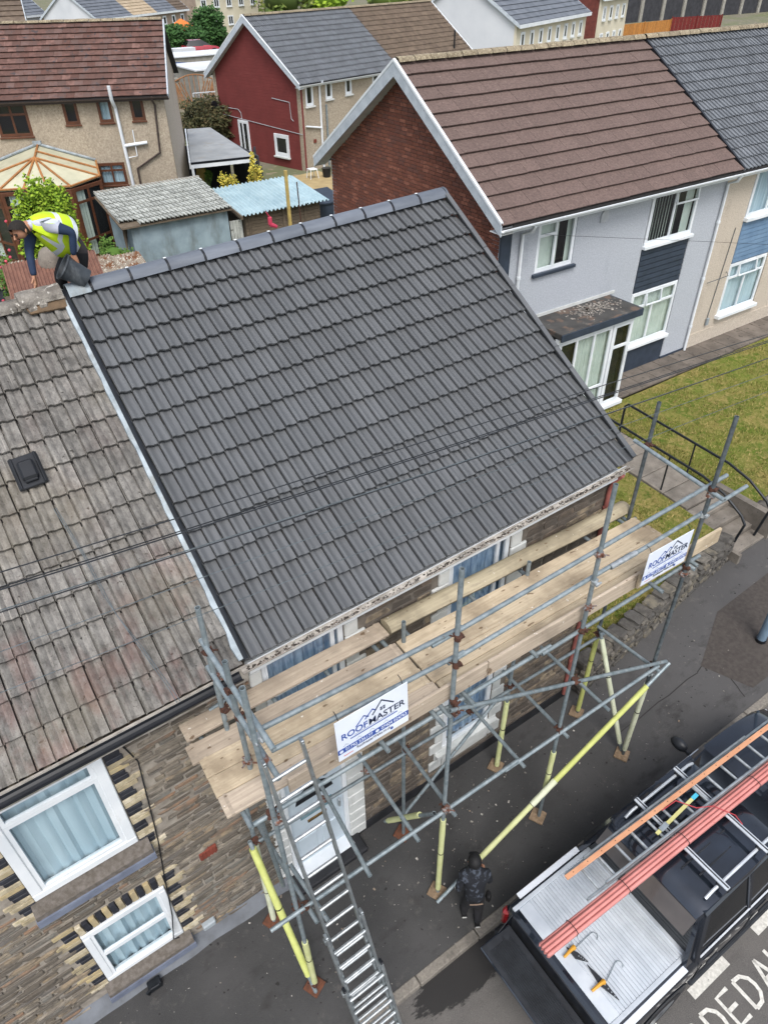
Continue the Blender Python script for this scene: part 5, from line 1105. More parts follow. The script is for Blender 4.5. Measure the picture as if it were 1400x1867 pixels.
    for x, hw, z in ((3.16, .6, 1.66), (3.22, .615, 1.72), (3.35, .62, 1.745), (4.0, .63, 1.765), (4.5, .615, 1.745), (4.62, .6, 1.7)):
        A.append([TK(x, hw*1.05, z-.05)]+[TK(x, hw*cos(k*pi/n)*(1 if abs(cos(k*pi/n)) < .99 else 1.02), z+.018*sin(k*pi/n)) for k in range(n+1)]+[TK(x, -hw*1.05, z-.05)])
    m.rings(A); m.build('roof', 'truck_paint', t, True)
    for y in (-.36, -.2, 0, .2, .36): m = TB(); m.box(TK(3.78, y, 1.775), (.55+.2*(abs(y) < .3), .018, .008), b=.003); m.build('roof_groove', 'truck_black', t)
    gl = lambda pts, nm: TB().prism(pts, (0, 0, .004)).build(nm, 'truck_glass', t)
    for s in (-1, 1):
        gl([TK(3.22, s*.79, 1.06), TK(4.05, s*.8, 1.06), TK(4.02, s*.645, 1.68), TK(3.42, s*.635, 1.66)], 'side_window'); gl([TK(4.1, s*.8, 1.06), TK(5.2, s*.79, 1.06), TK(4.66, s*.645, 1.66), TK(4.07, s*.645, 1.68)], 'side_window')
        post(TK(3.14, s*.79, 1.05), TK(3.3, s*.62, 1.7), .055); post(TK(4.08, s*.795, 1.05), TK(4.05, s*.64, 1.7), .035); post(TK(5.36, s*.78, 1.08), TK(4.6, s*.6, 1.7), .04); post(TK(3.25, s*.632, 1.7), TK(4.65, s*.622, 1.7), .04)
        m = TB(); m.path([TK(3.2, s*.82, 1.065), TK(5.3, s*.82, 1.07)], .01, 5); m.build('window_trim', 'chrome_strip', t)
        m = TB(); m.path([TK(3.35, s*.55, 1.78), TK(3.45, s*.55, 1.83), TK(4.45, s*.55, 1.83), TK(4.56, s*.55, 1.77)], .018, 8); m.build('roof_rail', 'truck_alu', t, True)
    gl([TK(5.36, -.76, 1.1), TK(5.36, .76, 1.1), TK(4.62, .58, 1.69), TK(4.62, -.58, 1.69)], 'windscreen')
    m = TB(); m.prism([TK(3.1, -.74, 1.06), TK(3.1, .74, 1.06), TK(3.18, .6, 1.63), TK(3.18, -.6, 1.63)], (.02, 0, 0)); m.build('rear_window', 'truck_glass', t)
    for s in (-1, 1): m = TB(); m.prism([TK(2.98, s*.8, 1.05), TK(3.16, s*.8, 1.05), TK(3.3, s*.64, 1.7), TK(3.2, s*.64, 1.66)], (0, -s*.05, 0)); m.build('cab_buttress', 'truck_paint', t)
    m = TB(); m.prism([TK(3.0, .62, 1.5), TK(3.2, .62, 1.69), TK(3.22, .62, 1.66), TK(3.04, .62, 1.46)], (0, -1.24, 0)); m.build('rear_reflection', 'rear_reflection_grey', t)  # the rear window's reflection, put into this panel's brownish grey
    for x in (3.56, 4.25):
        b = TB(); b.box(TK(x, -.02, 1.9), (.06, 1.26, .03), b=.008); rb = b.build('roof_bar', 'truck_alu', t); k = TB(); k.box(TK(x, -.02, 1.917), (.014, 1.24, .006)); k.build('rubber_strip', 'truck_black', rb)
        for s in (-1, 1): m = TB(); m.box(TK(x, s*.55, 1.86), (.06, .06, .07), b=.01); m.build('bar_foot', 'truck_black', t); m = TB(); m.box(TK(x, s*.64-.02, 1.9), (.066, .01, .036)); m.build('bar_end_cap', 'truck_black', t)
    # roller cover
    sl = MB(); sl.box((0, 0, 0), (.04, 1.38, .014), b=.005); sme = sl.mesh('cover_slat', 'truck_alu')
    for k in range(24): obj('cover_slat', sme, t, TW(2.1+k*.0425, 0, 1.062), (0, -atan2(G, 1), 0))
    m = TB(); m.box(TK(2.0, 0, 1.06), (.16, 1.38, .02), (V((1, 0, G)).normalized(), V((0, 1, 0)), Z), .008); m.build('cover_lip', 'truck_alu', t); m = TB(); m.box(TK(3.1, 0, 1.062), (.1, 1.4, .03), b=.01); m.build('cover_housing', 'truck_alu', t); m = TB(); m.box(TK(2.55, 0, 1.05), (1.2, 1.4, .012)); m.build('cover_seal', 'truck_black', t)
    # open tailgate and bumper
    m = TB(); m.box(TK(1.84, 0, .8), (.03, 1.36, .4)); m.build('bed_opening_shade', 'truck_black', t)  # solid black panel stands for the shaded hollow of the bed
    m = TB(); m.box(TK(1.57, 0, .83), (.44, 1.38, .06), b=.012); tg = m.build('tailgate', 'truck_paint', t)
    m = TB(); m.box(TK(1.57, 0, .866), (.42, 1.34, .014), b=.005); m.build('tailgate_liner', 'truck_black', tg)
    for k in range(13): m = TB(); m.box(TK(1.42+k*.024, .02, .877), (.012, 1.12, .02), b=.004); m.build('liner_rib', 'truck_black', tg)
    for s in (-1, 1): m = TB(); c = TK(1.66, s*.59, .874); m.tube(c, c+Z*.008, .045, 14); m.tube(c, c+Z*.016, .032, 14); m.build('liner_boss', 'truck_black', tg); m = TB(); m.path([TK(1.84, s*.7, 1.0), TK(1.62, s*.68, .87)], .006, 4); m.build('tailgate_cable', 'truck_black', tg)
    m = TB(); m.box(TK(1.76, 0, .52), (.16, 1.62, .16), b=.03); m.build('rear_bumper', 'truck_black', t); m = TB(); m.box(TK(6.76, 0, .5), (.16, 1.4, .24), b=.05); m.build('front_bumper', 'truck_black', t); m = TB(); m.box(TK(6.73, 0, .82), (.08, .8, .16), b=.02); m.build('grille', 'truck_black', t)
truck()
def roof_load():
    t = thing('roof_ladder', 'aluminium ladder strapped to the bars of the pickup roof', 'ladder', TW(3.9, .2, 1.92))
    f = lambda x, y, z: TK(x, y, z)
    for y0, y1 in ((.44, .36), (.12, .03)):
        for dz_, xa, xb in ((.045, 2.24, 5.75), (.1, 2.5, 5.2)):
            m = TB(); a, b = f(xa, y0, 1.915+dz_), f(xb, lerp(y0, y1, (xb-2.24)/2.6), 1.915+dz_); X = (b-a).normalized(); Y = Z.cross(X).normalized(); m.box((a+b)/2, ((b-a).length, .026, .05), (X, Y, X.cross(Y)), .006); m.build('stile', 'alloy', t)
    x = 2.42; k = 0
    while x < 5.7:
        q = (x-2.24)/2.6; m = TB(); m.tube(f(x, .43-.08*q, 1.96), f(x, .13-.09*q, 1.96), .017, 8); m.build('rung', 'alloy_rung', t)
        x += .25
    m = TB(); m.path([f(5.7, .3, 2.0), f(5.95, .32, 2.03), f(5.95, .02, 2.03), f(5.7, -.06, 2.0)], .012, 6); m.build('end_hook', 'pipe_white', t)
    M('orange_strip', '#c4916f', '#b88363', 5, .6, 0, .02); M('salmon', '#c4837d', '#b7756f', 4, .55, 0, .04, spots=('#a24c49', 20, .7)); M('strap_yellow', '#c9c68a', '#b5b070', 9, .8); M('cyan_tape', '#3f9fb8', rough=.6); M('red_cord', '#a33a40', rough=.7)
    o = TB(); a, b = f(2.18, .39, 2.045), f(5.9, .25, 2.05); X = (b-a).normalized(); Y = Z.cross(X).normalized(); o.box((a+b)/2, ((b-a).length, .055, .02), (X, Y, X.cross(Y)), .004); oo = o.build('orange_batten', 'orange_strip'); tag(oo, 'long orange batten lying on the ladder on the pickup', 'batten')
    m = TB()
    for k in range(18): c = a.lerp(b, (k+.5)/18)+X.cross(Y)*.011; m.tube(c, c+Z*.003, .006, 6)
    m.build('rivet', 'rust', oo, kind='stuff')
    t2 = thing('box_section_bundle', 'bundle of long salmon pink box sections on the pickup roof bars', 'bundle', TW(3.2, -.05, 1.92)); a, b = f(1.52, .03, 1.975), f(5.9, -.1, 1.985); X = (b-a).normalized(); Y = Z.cross(X).normalized(); W = X.cross(Y)
    for y, w_, h in ((.062, .036, .05), (.024, .038, .085), (-.016, .04, .09), (-.057, .04, .075)): m = TB(); m.box((a+b)/2+Y*y+W*(h/2-.06), ((b-a).length-abs(y)*.2, w_-.002, h), (X, Y, W), .014); m.build('box_section', 'salmon', t2)
    for q in (.09, .26, .47, .75):
        c = a.lerp(b, q); m = TB(); m.path([c+Y*.084-W*.06, c+Y*.084-W*.006, c+Y*.045+W*.03, c-Y*.035+W*.034, c-Y*.08+W*.018, c-Y*.08-W*.06], .004, 4); m.build('wire_tie', 'black_plastic', t2)
    t3 = TB(); a, b = f(3.35, .16, 2.02), f(4.05, .2, 2.025); X = (b-a).normalized(); Y = Z.cross(X).normalized(); t3.box((a+b)/2, ((b-a).length, .04, .006), (X, Y, X.cross(Y))); s = t3.build('ratchet_strap', 'strap_yellow'); tag(s, 'pale yellow ratchet strap across the ladder on the pickup', 'strap')
    m = TB(); m.box(a+X*.12+Z*.015, (.12, .06, .03), (X, Y, X.cross(Y)), .006); m.build('ratchet', 'alloy', s); m = TB(); m.box(b+Z*.006, (.09, .045, .012), (X, Y, X.cross(Y)), .003); m.build('strap_tag', 'cyan_tape', s)
    m = TB(); m.path([f(3.6, .3, 2.05), f(3.8, .28, 2.08), f(3.95, .1, 2.03), f(4.1, .0, 2.06), f(4.25, -.2, 2.0), f(4.27, -.3, 1.93)], .006, 5); c = m.build('red_cord', 'red_cord'); tag(c, 'thin red cord tying the load to the front roof bar', 'cord')
    # two roofing clamps on the bed cover
    M('clamp_yellow', '#c9932e', '#b5822a', 8, .5)
    for (ca, cb, ha, hb, hk, lab) in (((2.07, .08), (2.16, -.16), (2.13, .03), (1.97, .02), (2.4, .03), 'black clamp with yellow lever lying against the salmon box sections'), ((2.13, -.17), (2.16, -.6), (2.15, -.39), (1.98, -.38), (2.4, -.33), 'black clamp with yellow lever lying alone on the bed cover')):
        t4 = thing('roofing_clamp', lab, 'clamp', TW(2.13, ca[1], 1.07)); a, b = TK(*ca, 1.085), TK(*cb, 1.085); X = (b-a).normalized(); Y = Z.cross(X); mid = a.lerp(b, .5)
        m = TB(); m.prism([a-Z*.008, mid-Y*.05-Z*.008, b-Z*.008, mid+Y*.02-Z*.008], Z*.02); m.build('jaw', 'truck_black', t4)
        for k in range(4): m = TB(); c = a.lerp(b, .58+.1*k)-Y*.008+Z*.012; m.tube(c, c+Z*.003, .008, 8); m.build('rivet', 'alloy', t4)
        m = TB(); h0, h1 = TK(*ha, 1.105), TK(*hb, 1.11); m.path([h0, h0.lerp(h1, .25)+Z*.02, h1], .016, 8, [.03, .02, .015]); m.build('lever', 'clamp_yellow', t4, True)
        m = TB(); k0, k1 = TK(ha[0]+.03, ha[1]-.01, 1.09), TK(*hk, 1.085); d = (k1-k0).normalized(); e = Z.cross(d); m.path([k0, k1, k1+d*.03-e*.012, k1+d*.045-e*.045, k1+d*.03-e*.075, k1-e*.085], .005, 5); m.build('hook', 'galv', t4)
    # red nozzle on the ridge
roof_load()
# ================================================================ people
M('skin', '#a87c62', '#966a52', 6, .6, 0, 0); M('hair', '#16120f', '#221b16', 40, .8, 0, 0, bump=.4, bscale=90); M('hivis', '#b9d426', '#a9c81e', 6, .7, 0, 0, bump=.3, bscale=9, bdist=.02); M('reflect', '#c9d0d6', '#b4bcc4', 6, .4, 0, 0); M('grey_tee', '#b4b8c4', '#a0a5b2', 6, .85, 0, 0); M('navy_sleeve', '#24344f', '#1b2940', 6, .85, 0, 0, bump=.3, bscale=12, bdist=.02)
M('black_trousers', '#17171a', '#232327', 5, .9, 0, 0, bump=.5, bscale=10, bdist=.02); M('grey_trousers', '#423d3f', '#332f31', 5, .9, 0, 0, bump=.5, bscale=10, bdist=.02); M('camo', '#14171d', '#3d434d', 16, .9, 0, 0, bump=.4, bscale=11, bdist=.02, lo=.53, hi=.6); M('shoe_black', '#101012', rough=.7); M('shoe_white', '#a9a9a5', rough=.7)
M('pvc_black', '#24282c', '#3a4046', 5, .55, 0, 0, dirt=('#7d8286', 4, .55)); M('handle_wire', '#8f8a80', rough=.5, metal=.4); M('eye_dark', '#0b0908', rough=.3, var=0); M('lip', '#6e4236', rough=.6, var=0)
def figure(name, label, J, E, root, bones, loc):
    """J joint -> (pos, rx, ry); E edges; bones: (a, b, material) used to dress the finished surface"""
    names = list(J); ix = {n: i for i, n in enumerate(names)}
    me = bpy.data.meshes.new('skeleton'); me.from_pydata([J[n][0] for n in names], [(ix[a], ix[b]) for a, b in E], []); me.update()
    o = bpy.data.objects.new('skeleton', me); COL.objects.link(o); sk = o.modifiers.new('skin', 'SKIN'); sk.use_smooth_shade = True; sk.branch_smoothing = .4
    sv = me.skin_vertices[0].data
    for n in names: sv[ix[n]].radius = J[n][1:3]; sv[ix[n]].use_root = (n == root)
    sb = o.modifiers.new('sub', 'SUBSURF'); sb.levels = 2; sb.render_levels = 2
    dg = bpy.context.evaluated_depsgraph_get(); body = bpy.data.meshes.new_from_object(o.evaluated_get(dg)); bpy.data.objects.remove(o)
    ms = []
    for b in bones:
        if b[2] not in ms: ms.append(b[2])
    body.materials.clear()
    for m_ in ms: body.materials.append(MATS[m_])
    def near(c):
        best = None
        for a, b, m_ in bones:
            p, q = V(J[a][0]), V(J[b][0]); d = q-p; t = max(0, min(1, (c-p).dot(d)/max(d.length_squared, 1e-9))); r = lerp(J[a][1], J[b][1], t); l = (c-p-d*t).length/r
            if best is None or l < best[0]: best = (l, a, b, m_, t)
        return best
    info = []
    for p in body.polygons: n = near(p.center); p.material_index = ms.index(n[3]); p.use_smooth = True; info.append(n)
    body.name = name
    t = obj(name, body); tag(t, label, 'person'); t.location = (0, 0, 0)
    return t, body, info
def shell(t, body, sel, name, mat, off, mats=None, pick=None):
    """a garment: chosen faces of the body pushed outward"""
    idx = [i for i in range(len(body.polygons)) if sel(i)]; vm = {}; m = MB()
    for i in idx:
        f = []
        for v in body.polygons[i].vertices:
            if v not in vm: vm[v] = len(m.v); k = body.vertices[v]; m.v.append(tuple(k.co+k.normal*off))
            f.append(vm[v])
        m.f.append(tuple(f))
    me = m.mesh(name, mat, True)
    if mats:
        for q in mats: me.materials.append(MATS[q])
        for p, i in zip(me.polygons, idx): p.material_index = pick(i)
    o = obj(name, me, t); s = o.modifiers.new('thick', 'SOLIDIFY'); s.thickness = .008; s.offset = 0; return o
def hand(t, W, D, P, s=.9, mat='skin', curl=.5, side=1):
    """palm and five bent fingers: wrist W, direction D, palm normal P"""
    W, D, P = V(W), V(D).normalized(), V(P); P = (P-D*P.dot(D)).normalized(); S = D.cross(P)*side; m = MB()
    m.rings([[W+D*a*s+(S*(x*w_)+P*(y*.014))*s for x, y in ((-1, -1), (0, -1.3), (1, -1), (1, 1), (0, 1.3), (-1, 1))] for a, w_ in ((-.01, .026), (.03, .036), (.075, .042), (.09, .04))])
    for k, (x, l) in enumerate(((-.032, .06), (-.011, .074), (.011, .078), (.032, .07))):
        a = W+(D*.085+S*x)*s; b = a+(D*cos(curl)+P*sin(curl))*l*.45*s; c = b+(D*cos(curl*2.2)+P*sin(curl*2.2))*l*.35*s; d = c+(D*cos(curl*3)+P*sin(curl*3))*l*.25*s
        m.path([a, b, c, d], .009*s, 6, [.0095*s, .009*s, .008*s, .006*s])
    a = W+(D*.02+S*.034)*s; b = a+(D*.7+S*.8+P*.3).normalized()*.035*s; c = b+(D*.9+S*.25+P*.5).normalized()*.03*s; m.path([a, b, c], .01*s, 6, [.012*s, .01*s, .007*s]); return m.build('hand', mat, t, True)
def face(t, c, f, up, r, ears=True):
    """c head centre, f facing, up; r head radius"""
    c, f, up = V(c), V(f).normalized(), V(up); up = (up-f*up.dot(f)).normalized(); s = f.cross(up)
    for k in (-1, 1):
        m = MB(); m.ball(c+f*r*.9+s*k*r*.34+up*r*.08, r*.11, 6, 5); m.build('eye', 'eye_dark', t, True)
        m = MB(); m.path([c+f*r*.93+s*k*r*.16+up*r*.22, c+f*r*.9+s*k*r*.5+up*r*.24], r*.06, 5); m.build('eyebrow', 'hair', t)
        m = MB(); m.ball(c+s*k*r*.86-up*r*.02-f*r*.02, (r*.16, r*.2, r*.26), 8, 6); m.build('ear', 'skin', t, True)
    m = MB(); m.path([c+f*r*.9+up*r*.12, c+f*r*1.14-up*r*.2, c+f*r*.95-up*r*.28], r*.1, 6, [r*.07, r*.12, r*.08]); m.build('nose', 'skin', t, True)
    m = MB(); m.path([c+f*r*.9-up*r*.5-s*r*.22, c+f*r*.97-up*r*.48, c+f*r*.9-up*r*.5+s*r*.22], r*.05, 5); m.build('mouth', 'lip', t)
def hair_cap(t, c, f, up, r, mat='hair', name='hair', low=-.25):
    c, f, up = V(c), V(f).normalized(), V(up); up = (up-f*up.dot(f)).normalized(); s = f.cross(up); m = MB(); R_ = []
    for j in range(8):
        R_.append([])
        for i in range(16):
            a = 2*pi*i/16; frontness = cos(a); lim = lerp(1.75, .8, max(0, frontness)**.6) if frontness > 0 else lerp(2.0, 2.25, -frontness); th = max(.02, lim*j/7)
            d = up*cos(th)*1.04+(f*cos(a)*1.08+s*sin(a)*.92)*sin(th); R_[-1].append(c+d*r*(1.06+.02*noise.noise(V((i, j, 0)))))
    m.rings(R_, caps=False); return m.build(name, mat, t, True)
# ---------------------------------------------------------------- roofer in the hi-vis vest, bent over the ridge
def roofer():
    J = {'pelvis': ((.30, 4.10, 7.36), .135, .125), 'waist': ((.20, 4.07, 7.50), .135, .125), 'chest': ((.06, 4.04, 7.62), .155, .135), 'upper': ((-.06, 4.0, 7.68), .14, .115), 'neck': ((-.15, 3.97, 7.67), .055, .055), 'head0': ((-.21, 3.95, 7.65), .075, .075), 'head1': ((-.28, 3.93, 7.62), .088, .085), 'chin': ((-.27, 3.92, 7.55), .05, .05),
         'shR': ((-.02, 3.86, 7.66), .08, .075), 'elR': ((.22, 3.76, 7.58), .052, .05), 'wrR': ((.17, 3.79, 7.33), .036, .034), 'shL': ((-.1, 4.13, 7.62), .085, .08), 'elL': ((-.22, 4.02, 7.40), .05, .048), 'wrL': ((-.27, 3.88, 7.17), .036, .034),
         'hipR': ((.31, 4.01, 7.30), .11, .105), 'knR': ((.22, 4.12, 7.0), .082, .08), 'anR': ((.30, 4.38, 6.72), .052, .05), 'toR': ((.18, 4.36, 6.67), .045, .04), 'hipL': ((.28, 4.19, 7.30), .11, .105), 'knL': ((.04, 4.22, 7.02), .08, .078), 'anL': ((.08, 4.42, 6.70), .052, .05), 'toL': ((-.05, 4.4, 6.66), .045, .04)}
    E = [('pelvis', 'waist'), ('waist', 'chest'), ('chest', 'upper'), ('upper', 'neck'), ('neck', 'head0'), ('head0', 'head1'), ('head1', 'chin'), ('upper', 'shR'), ('shR', 'elR'), ('elR', 'wrR'), ('upper', 'shL'), ('shL', 'elL'), ('elL', 'wrL'), ('pelvis', 'hipR'), ('hipR', 'knR'), ('knR', 'anR'), ('anR', 'toR'), ('pelvis', 'hipL'), ('hipL', 'knL'), ('knL', 'anL'), ('anL', 'toL')]
    J['sleeveR'] = ((.09, 3.79, 7.635), .066, .062); E.remove(('shR', 'elR')); E += [('shR', 'sleeveR'), ('sleeveR', 'elR')]
    bones = [('pelvis', 'waist', 'grey_trousers'), ('waist', 'chest', 'grey_tee'), ('chest', 'upper', 'grey_tee'), ('upper', 'neck', 'grey_tee'), ('neck', 'head0', 'skin'), ('head0', 'head1', 'skin'), ('head1', 'chin', 'skin'), ('upper', 'shR', 'grey_tee'), ('shR', 'sleeveR', 'grey_tee'), ('sleeveR', 'elR', 'navy_sleeve'), ('elR', 'wrR', 'navy_sleeve'), ('upper', 'shL', 'grey_tee'), ('shL', 'elL', 'navy_sleeve'), ('elL', 'wrL', 'navy_sleeve'), ('pelvis', 'hipR', 'grey_trousers'), ('hipR', 'knR', 'black_trousers'), ('knR', 'anR', 'black_trousers'), ('anR', 'toR', 'shoe_black'), ('pelvis', 'hipL', 'grey_trousers'), ('hipL', 'knL', 'black_trousers'), ('knL', 'anL', 'black_trousers'), ('anL', 'toL', 'shoe_black')]
    t, body, info = figure('person', 'person in yellow hi-vis vest bending over the ridge with a black bucket', J, E, 'pelvis', bones, (.3, 4.1, 7.3))
    # loose hi-vis vest: rings down the bent back, hanging open below
    W0, N0 = V((.25, 4.06, 7.5)), V((-.16, 3.97, 7.66)); ax = (N0-W0).normalized(); sd = V((0, 1, 0)); sd = (sd-ax*sd.dot(ax)).normalized(); u = ax.cross(sd); u = u if u.z > 0 else -u; n = 20; R_ = []
    prof = [(-.05, .15, .13, .2), (.0, .185, .155, .25), (.12, .195, .175, .27), (.24, .2, .18, .28), (.38, .2, .178, .27), (.5, .205, .172, .24), (.62, .2, .16, .2), (.75, .18, .14, .16), (.88, .13, .11, .11), (.98, .085, .08, .075)]
    L = (N0-W0).length
    for j, (q, wy_, up_, dn_) in enumerate(prof):
        ring = []
        for k in range(n):
            th = 2*pi*k/n; c, s_ = cos(th), sin(th); hgt = up_*s_ if s_ > 0 else dn_*s_*(1-.25*abs(c)); wr = 1+.035*noise.noise(V((k*.9, j*.7, 3)))
            ring.append(W0+ax*(q*L-(.05 if s_ < -.5 else 0))+sd*(wy_*c*wr)+u*(hgt*wr))
        R_.append(ring)
    m = MB(); m.rings(R_, caps=False); me = m.mesh('hivis_vest', 'hivis', True); me.materials.append(MATS['reflect'])
    for i, p in enumerate(me.polygons):
        j, k = divmod(i, n); p.material_index = 1 if (j == 1 or j == 4 or (j > 4 and k in (2, 7, 12, 17) and j < 8)) else 0
    o = obj('hivis_vest', me, t); o.modifiers.new('thick', 'SOLIDIFY').thickness = .006
    hc = (-.265, 3.935, 7.63); fdir, up = (-.72, -.6, -.35), (-.35, -.1, .93); face(t, hc, fdir, up, .098); hair_cap(t, hc, fdir, up, .1)
    hand(t, J['wrR'][0], (-.02, -.02, -1), (-.4, -.5, 0), .95, curl=.75); hand(t, J['wrL'][0], (-.1, -.25, -1), (-.6, .2, -.2), .95, curl=.3, side=-1)
roofer()
def bucket():
    t = thing('bucket', 'black rubber builder’s bucket tilted on the ridge in the roofer’s hand'.replace('’', "'"), 'bucket', (.15, 3.78, 7.12)); ax = V((.62, -.12, -.5)).normalized(); a = V((.03, 3.80, 7.24)); n = 20; e = ax.orthogonal().normalized(); f_ = ax.cross(e); m = MB()
    R_ = [[a+ax*s+(e*cos(2*pi*k/n)+f_*sin(2*pi*k/n))*r for k in range(n)] for s, r in ((.27, .001), (.27, .1), (.2, .108), (.0, .135), (-.006, .148), (.012, .15), (.01, .13), (.2, .1), (.262, .092), (.262, .001))]
    m.rings(R_, caps=False); m.build('shell', 'pvc_black', t, True); m = MB(); h = V((.165, 3.80, 7.27)); m.path([a+e*.14, a.lerp(h, .5)+e*.1, h, a.lerp(h, .5)-e*.1, a-e*.14], .004, 5); m.build('handle', 'handle_wire', t)
bucket()
# ---------------------------------------------------------------- workman on the pavement, seen from behind
def street_man():
    z0 = G*1.7; fw = V((.5, .86, 0)).normalized(); rt = V((.86, -.5, 0)).normalized(); b = V((1.69, -1.80, z0))
    P = lambda f, r, z: tuple(b+fw*f*.8+rt*r*.8+Z*z*.82)
    J = {'pelvis': (P(-.05, 0, .80), .135, .12), 'waist': (P(-.02, 0, .95), .135, .12), 'chest': (P(.05, 0, 1.12), .165, .13), 'upper': (P(.11, 0, 1.26), .15, .11), 'neck': (P(.16, 0, 1.34), .055, .055), 'head0': (P(.19, .0, 1.40), .08, .08), 'head1': (P(.22, .01, 1.46), .086, .09), 'chin': (P(.28, .01, 1.39), .05, .05),
         'shL': (P(.1, -.18, 1.24), .08, .075), 'elL': (P(.02, -.25, 1.0), .055, .052), 'wrL': (P(.12, -.22, .80), .038, .036), 'shR': (P(.1, .18, 1.24), .08, .075), 'elR': (P(.1, .25, 1.0), .055, .052), 'wrR': (P(.28, .2, .92), .038, .036),
         'hipL': (P(-.05, -.08, .74), .11, .105), 'knL': (P(.06, -.1, .42), .08, .078), 'anL': (P(.06, -.1, .1), .055, .052), 'toL': (P(.19, -.11, .05), .042, .04), 'hipR': (P(-.05, .08, .74), .11, .105), 'knR': (P(-.02, .09, .42), .08, .078), 'anR': (P(-.1, .09, .1), .055, .052), 'toR': (P(.03, .1, .05), .042, .04)}
    J = {k: (p, a*.84, q*.84) for k, (p, a, q) in J.items()}
    E = [('pelvis', 'waist'), ('waist', 'chest'), ('chest', 'upper'), ('upper', 'neck'), ('neck', 'head0'), ('head0', 'head1'), ('head1', 'chin'), ('upper', 'shR'), ('shR', 'elR'), ('elR', 'wrR'), ('upper', 'shL'), ('shL', 'elL'), ('elL', 'wrL'), ('pelvis', 'hipR'), ('hipR', 'knR'), ('knR', 'anR'), ('anR', 'toR'), ('pelvis', 'hipL'), ('hipL', 'knL'), ('knL', 'anL'), ('anL', 'toL')]
    c = 'camo'; bt = 'black_trousers'
    bones = [('pelvis', 'waist', bt), ('waist', 'chest', c), ('chest', 'upper', c), ('upper', 'neck', c), ('neck', 'head0', 'skin'), ('head0', 'head1', 'skin'), ('head1', 'chin', 'skin'), ('upper', 'shR', c), ('shR', 'elR', c), ('elR', 'wrR', c), ('upper', 'shL', c), ('shL', 'elL', c), ('elL', 'wrL', c), ('pelvis', 'hipR', bt), ('hipR', 'knR', bt), ('knR', 'anR', bt), ('anR', 'toR', 'shoe_black'), ('pelvis', 'hipL', bt), ('hipL', 'knL', bt), ('knL', 'anL', bt), ('anL', 'toL', 'shoe_black')]
    t, body, info = figure('person', 'person in dark patterned jacket and black cap standing on the pavement, back turned', J, E, 'pelvis', bones, b)
    shell(t, body, lambda i: (info[i][1], info[i][2]) in {('waist', 'chest'), ('chest', 'upper'), ('upper', 'shR'), ('upper', 'shL')} or ((info[i][1], info[i][2]) == ('pelvis', 'waist') and info[i][4] > .45), 'jacket', 'camo', .016)
    hc = V(P(.21, .005, 1.43)); f_ = fw*.9-Z*.4; face(t, hc, f_, Z, .084); hair_cap(t, hc, f_, Z, .087, 'shoe_black', 'cap')
    m = MB(); c0 = hc+V(f_).normalized()*.09+Z*.05; m.prism([c0-rt*.07, c0+rt*.07, c0+rt*.04+V(f_)*.035, c0-rt*.04+V(f_)*.035], Z*.008); m.build('cap_peak', 'shoe_black', t)
    m = MB(); m.path([P(-.18, -.1, .9), P(-.185, 0, .9), P(-.18, .1, .9)], .007, 5); M('belt_tan', '#7d6a5a', rough=.8); m.build('waist_band', 'belt_tan', t)
    m = MB(); m.box(P(-.02, .22, .78), (.06, .11, .16), (rt, fw, Z), .03); m.build('tool_pouch', 'shoe_black', t)
    for s, f in ((-.1, .06), (.09, -.1)): m = MB(); m.box(P(f+.05, s, .016), (.072, .17, .02), (rt, fw, Z), .008); m.build('shoe_sole', 'shoe_black', t); m = MB(); m.box(P(f-.055, s, .03), (.06, .014, .02), (rt, fw, Z), .005); m.build('heel_tab', 'shoe_white', t)
    hand(t, J['wrR'][0], fw*.9+Z*.1, -rt, .82, curl=.9); hand(t, J['wrL'][0], fw*.4-Z*.9, rt, .82, curl=.5, side=-1)
street_man()
# ================================================================ back yards, sheds, gardens and the far houses
M('shed_tile', '#b4b7b2', '#999c97', 5, .9, 0, .14, bump=.5, bscale=50, spots=('#5f5f58', 12, .62)); M('shed_wall', '#8fa0a8', '#7c8d95', 2.5, .9, 0, 0, bump=.4, bscale=30, dirt=('#5c625f', 2.2, .48)); M('blue_sheet', '#a6bcc3', '#93abb4', 2, .6, 0, .05, dirt=('#a9b8b8', 3, .55)); M('old_plank', '#6d6152', '#564c40', 8, .9, 0, .2, stretch=(1, 1, 6)); M('rust_sheet', '#8f8578', '#6e4a30', 3, .9, .1, .1, lo=.45, hi=.6, spots=('#b9b4a8', 9, .56)); M('brown_sheet', '#7d5a4c', '#6a4a3f', 5, .85, 0, .1)
M('post_wood', '#b09a5c', '#9a8650', 6, .85); M('fence_dark', '#2d3138', '#3a3e46', 5, .8, 0, .1); M('fence_orange', '#b0783a', '#9c6830', 5, .8, 0, .12); M('fence_red', '#6e2320', '#5c1d1b', 5, .8, 0, .1); M('trellis', '#9c7250', '#835c3e', 6, .85, 0, .1); M('block_wall', '#9b9890', '#85827a', 3, .9, 0, .06, bump=.3, bscale=30)
M('far_cream', '#cfc8b4', '#c0b8a2', .4, .9, 0, .02); M('far_white', '#c9ccd0', '#bcc0c5', .4, .9, 0, .02); M('far_brown', '#a08f80', '#8f8072', 2, .9, 0, .02); M('far_slate', '#5a6068', '#6b7078', 1.5, .8, 0, .1); M('far_tan', '#a89882', '#95866f', 1.5, .9, 0, .1); M('far_brick', '#6e3a32', '#5c302a', 3, .9, 0, .05); M('patio', '#b5a173', '#a08c60', 2, .9, 0, .1); M('far_dark', '#2c2d31', '#3a3a3f', 2, .8, 0, .1)
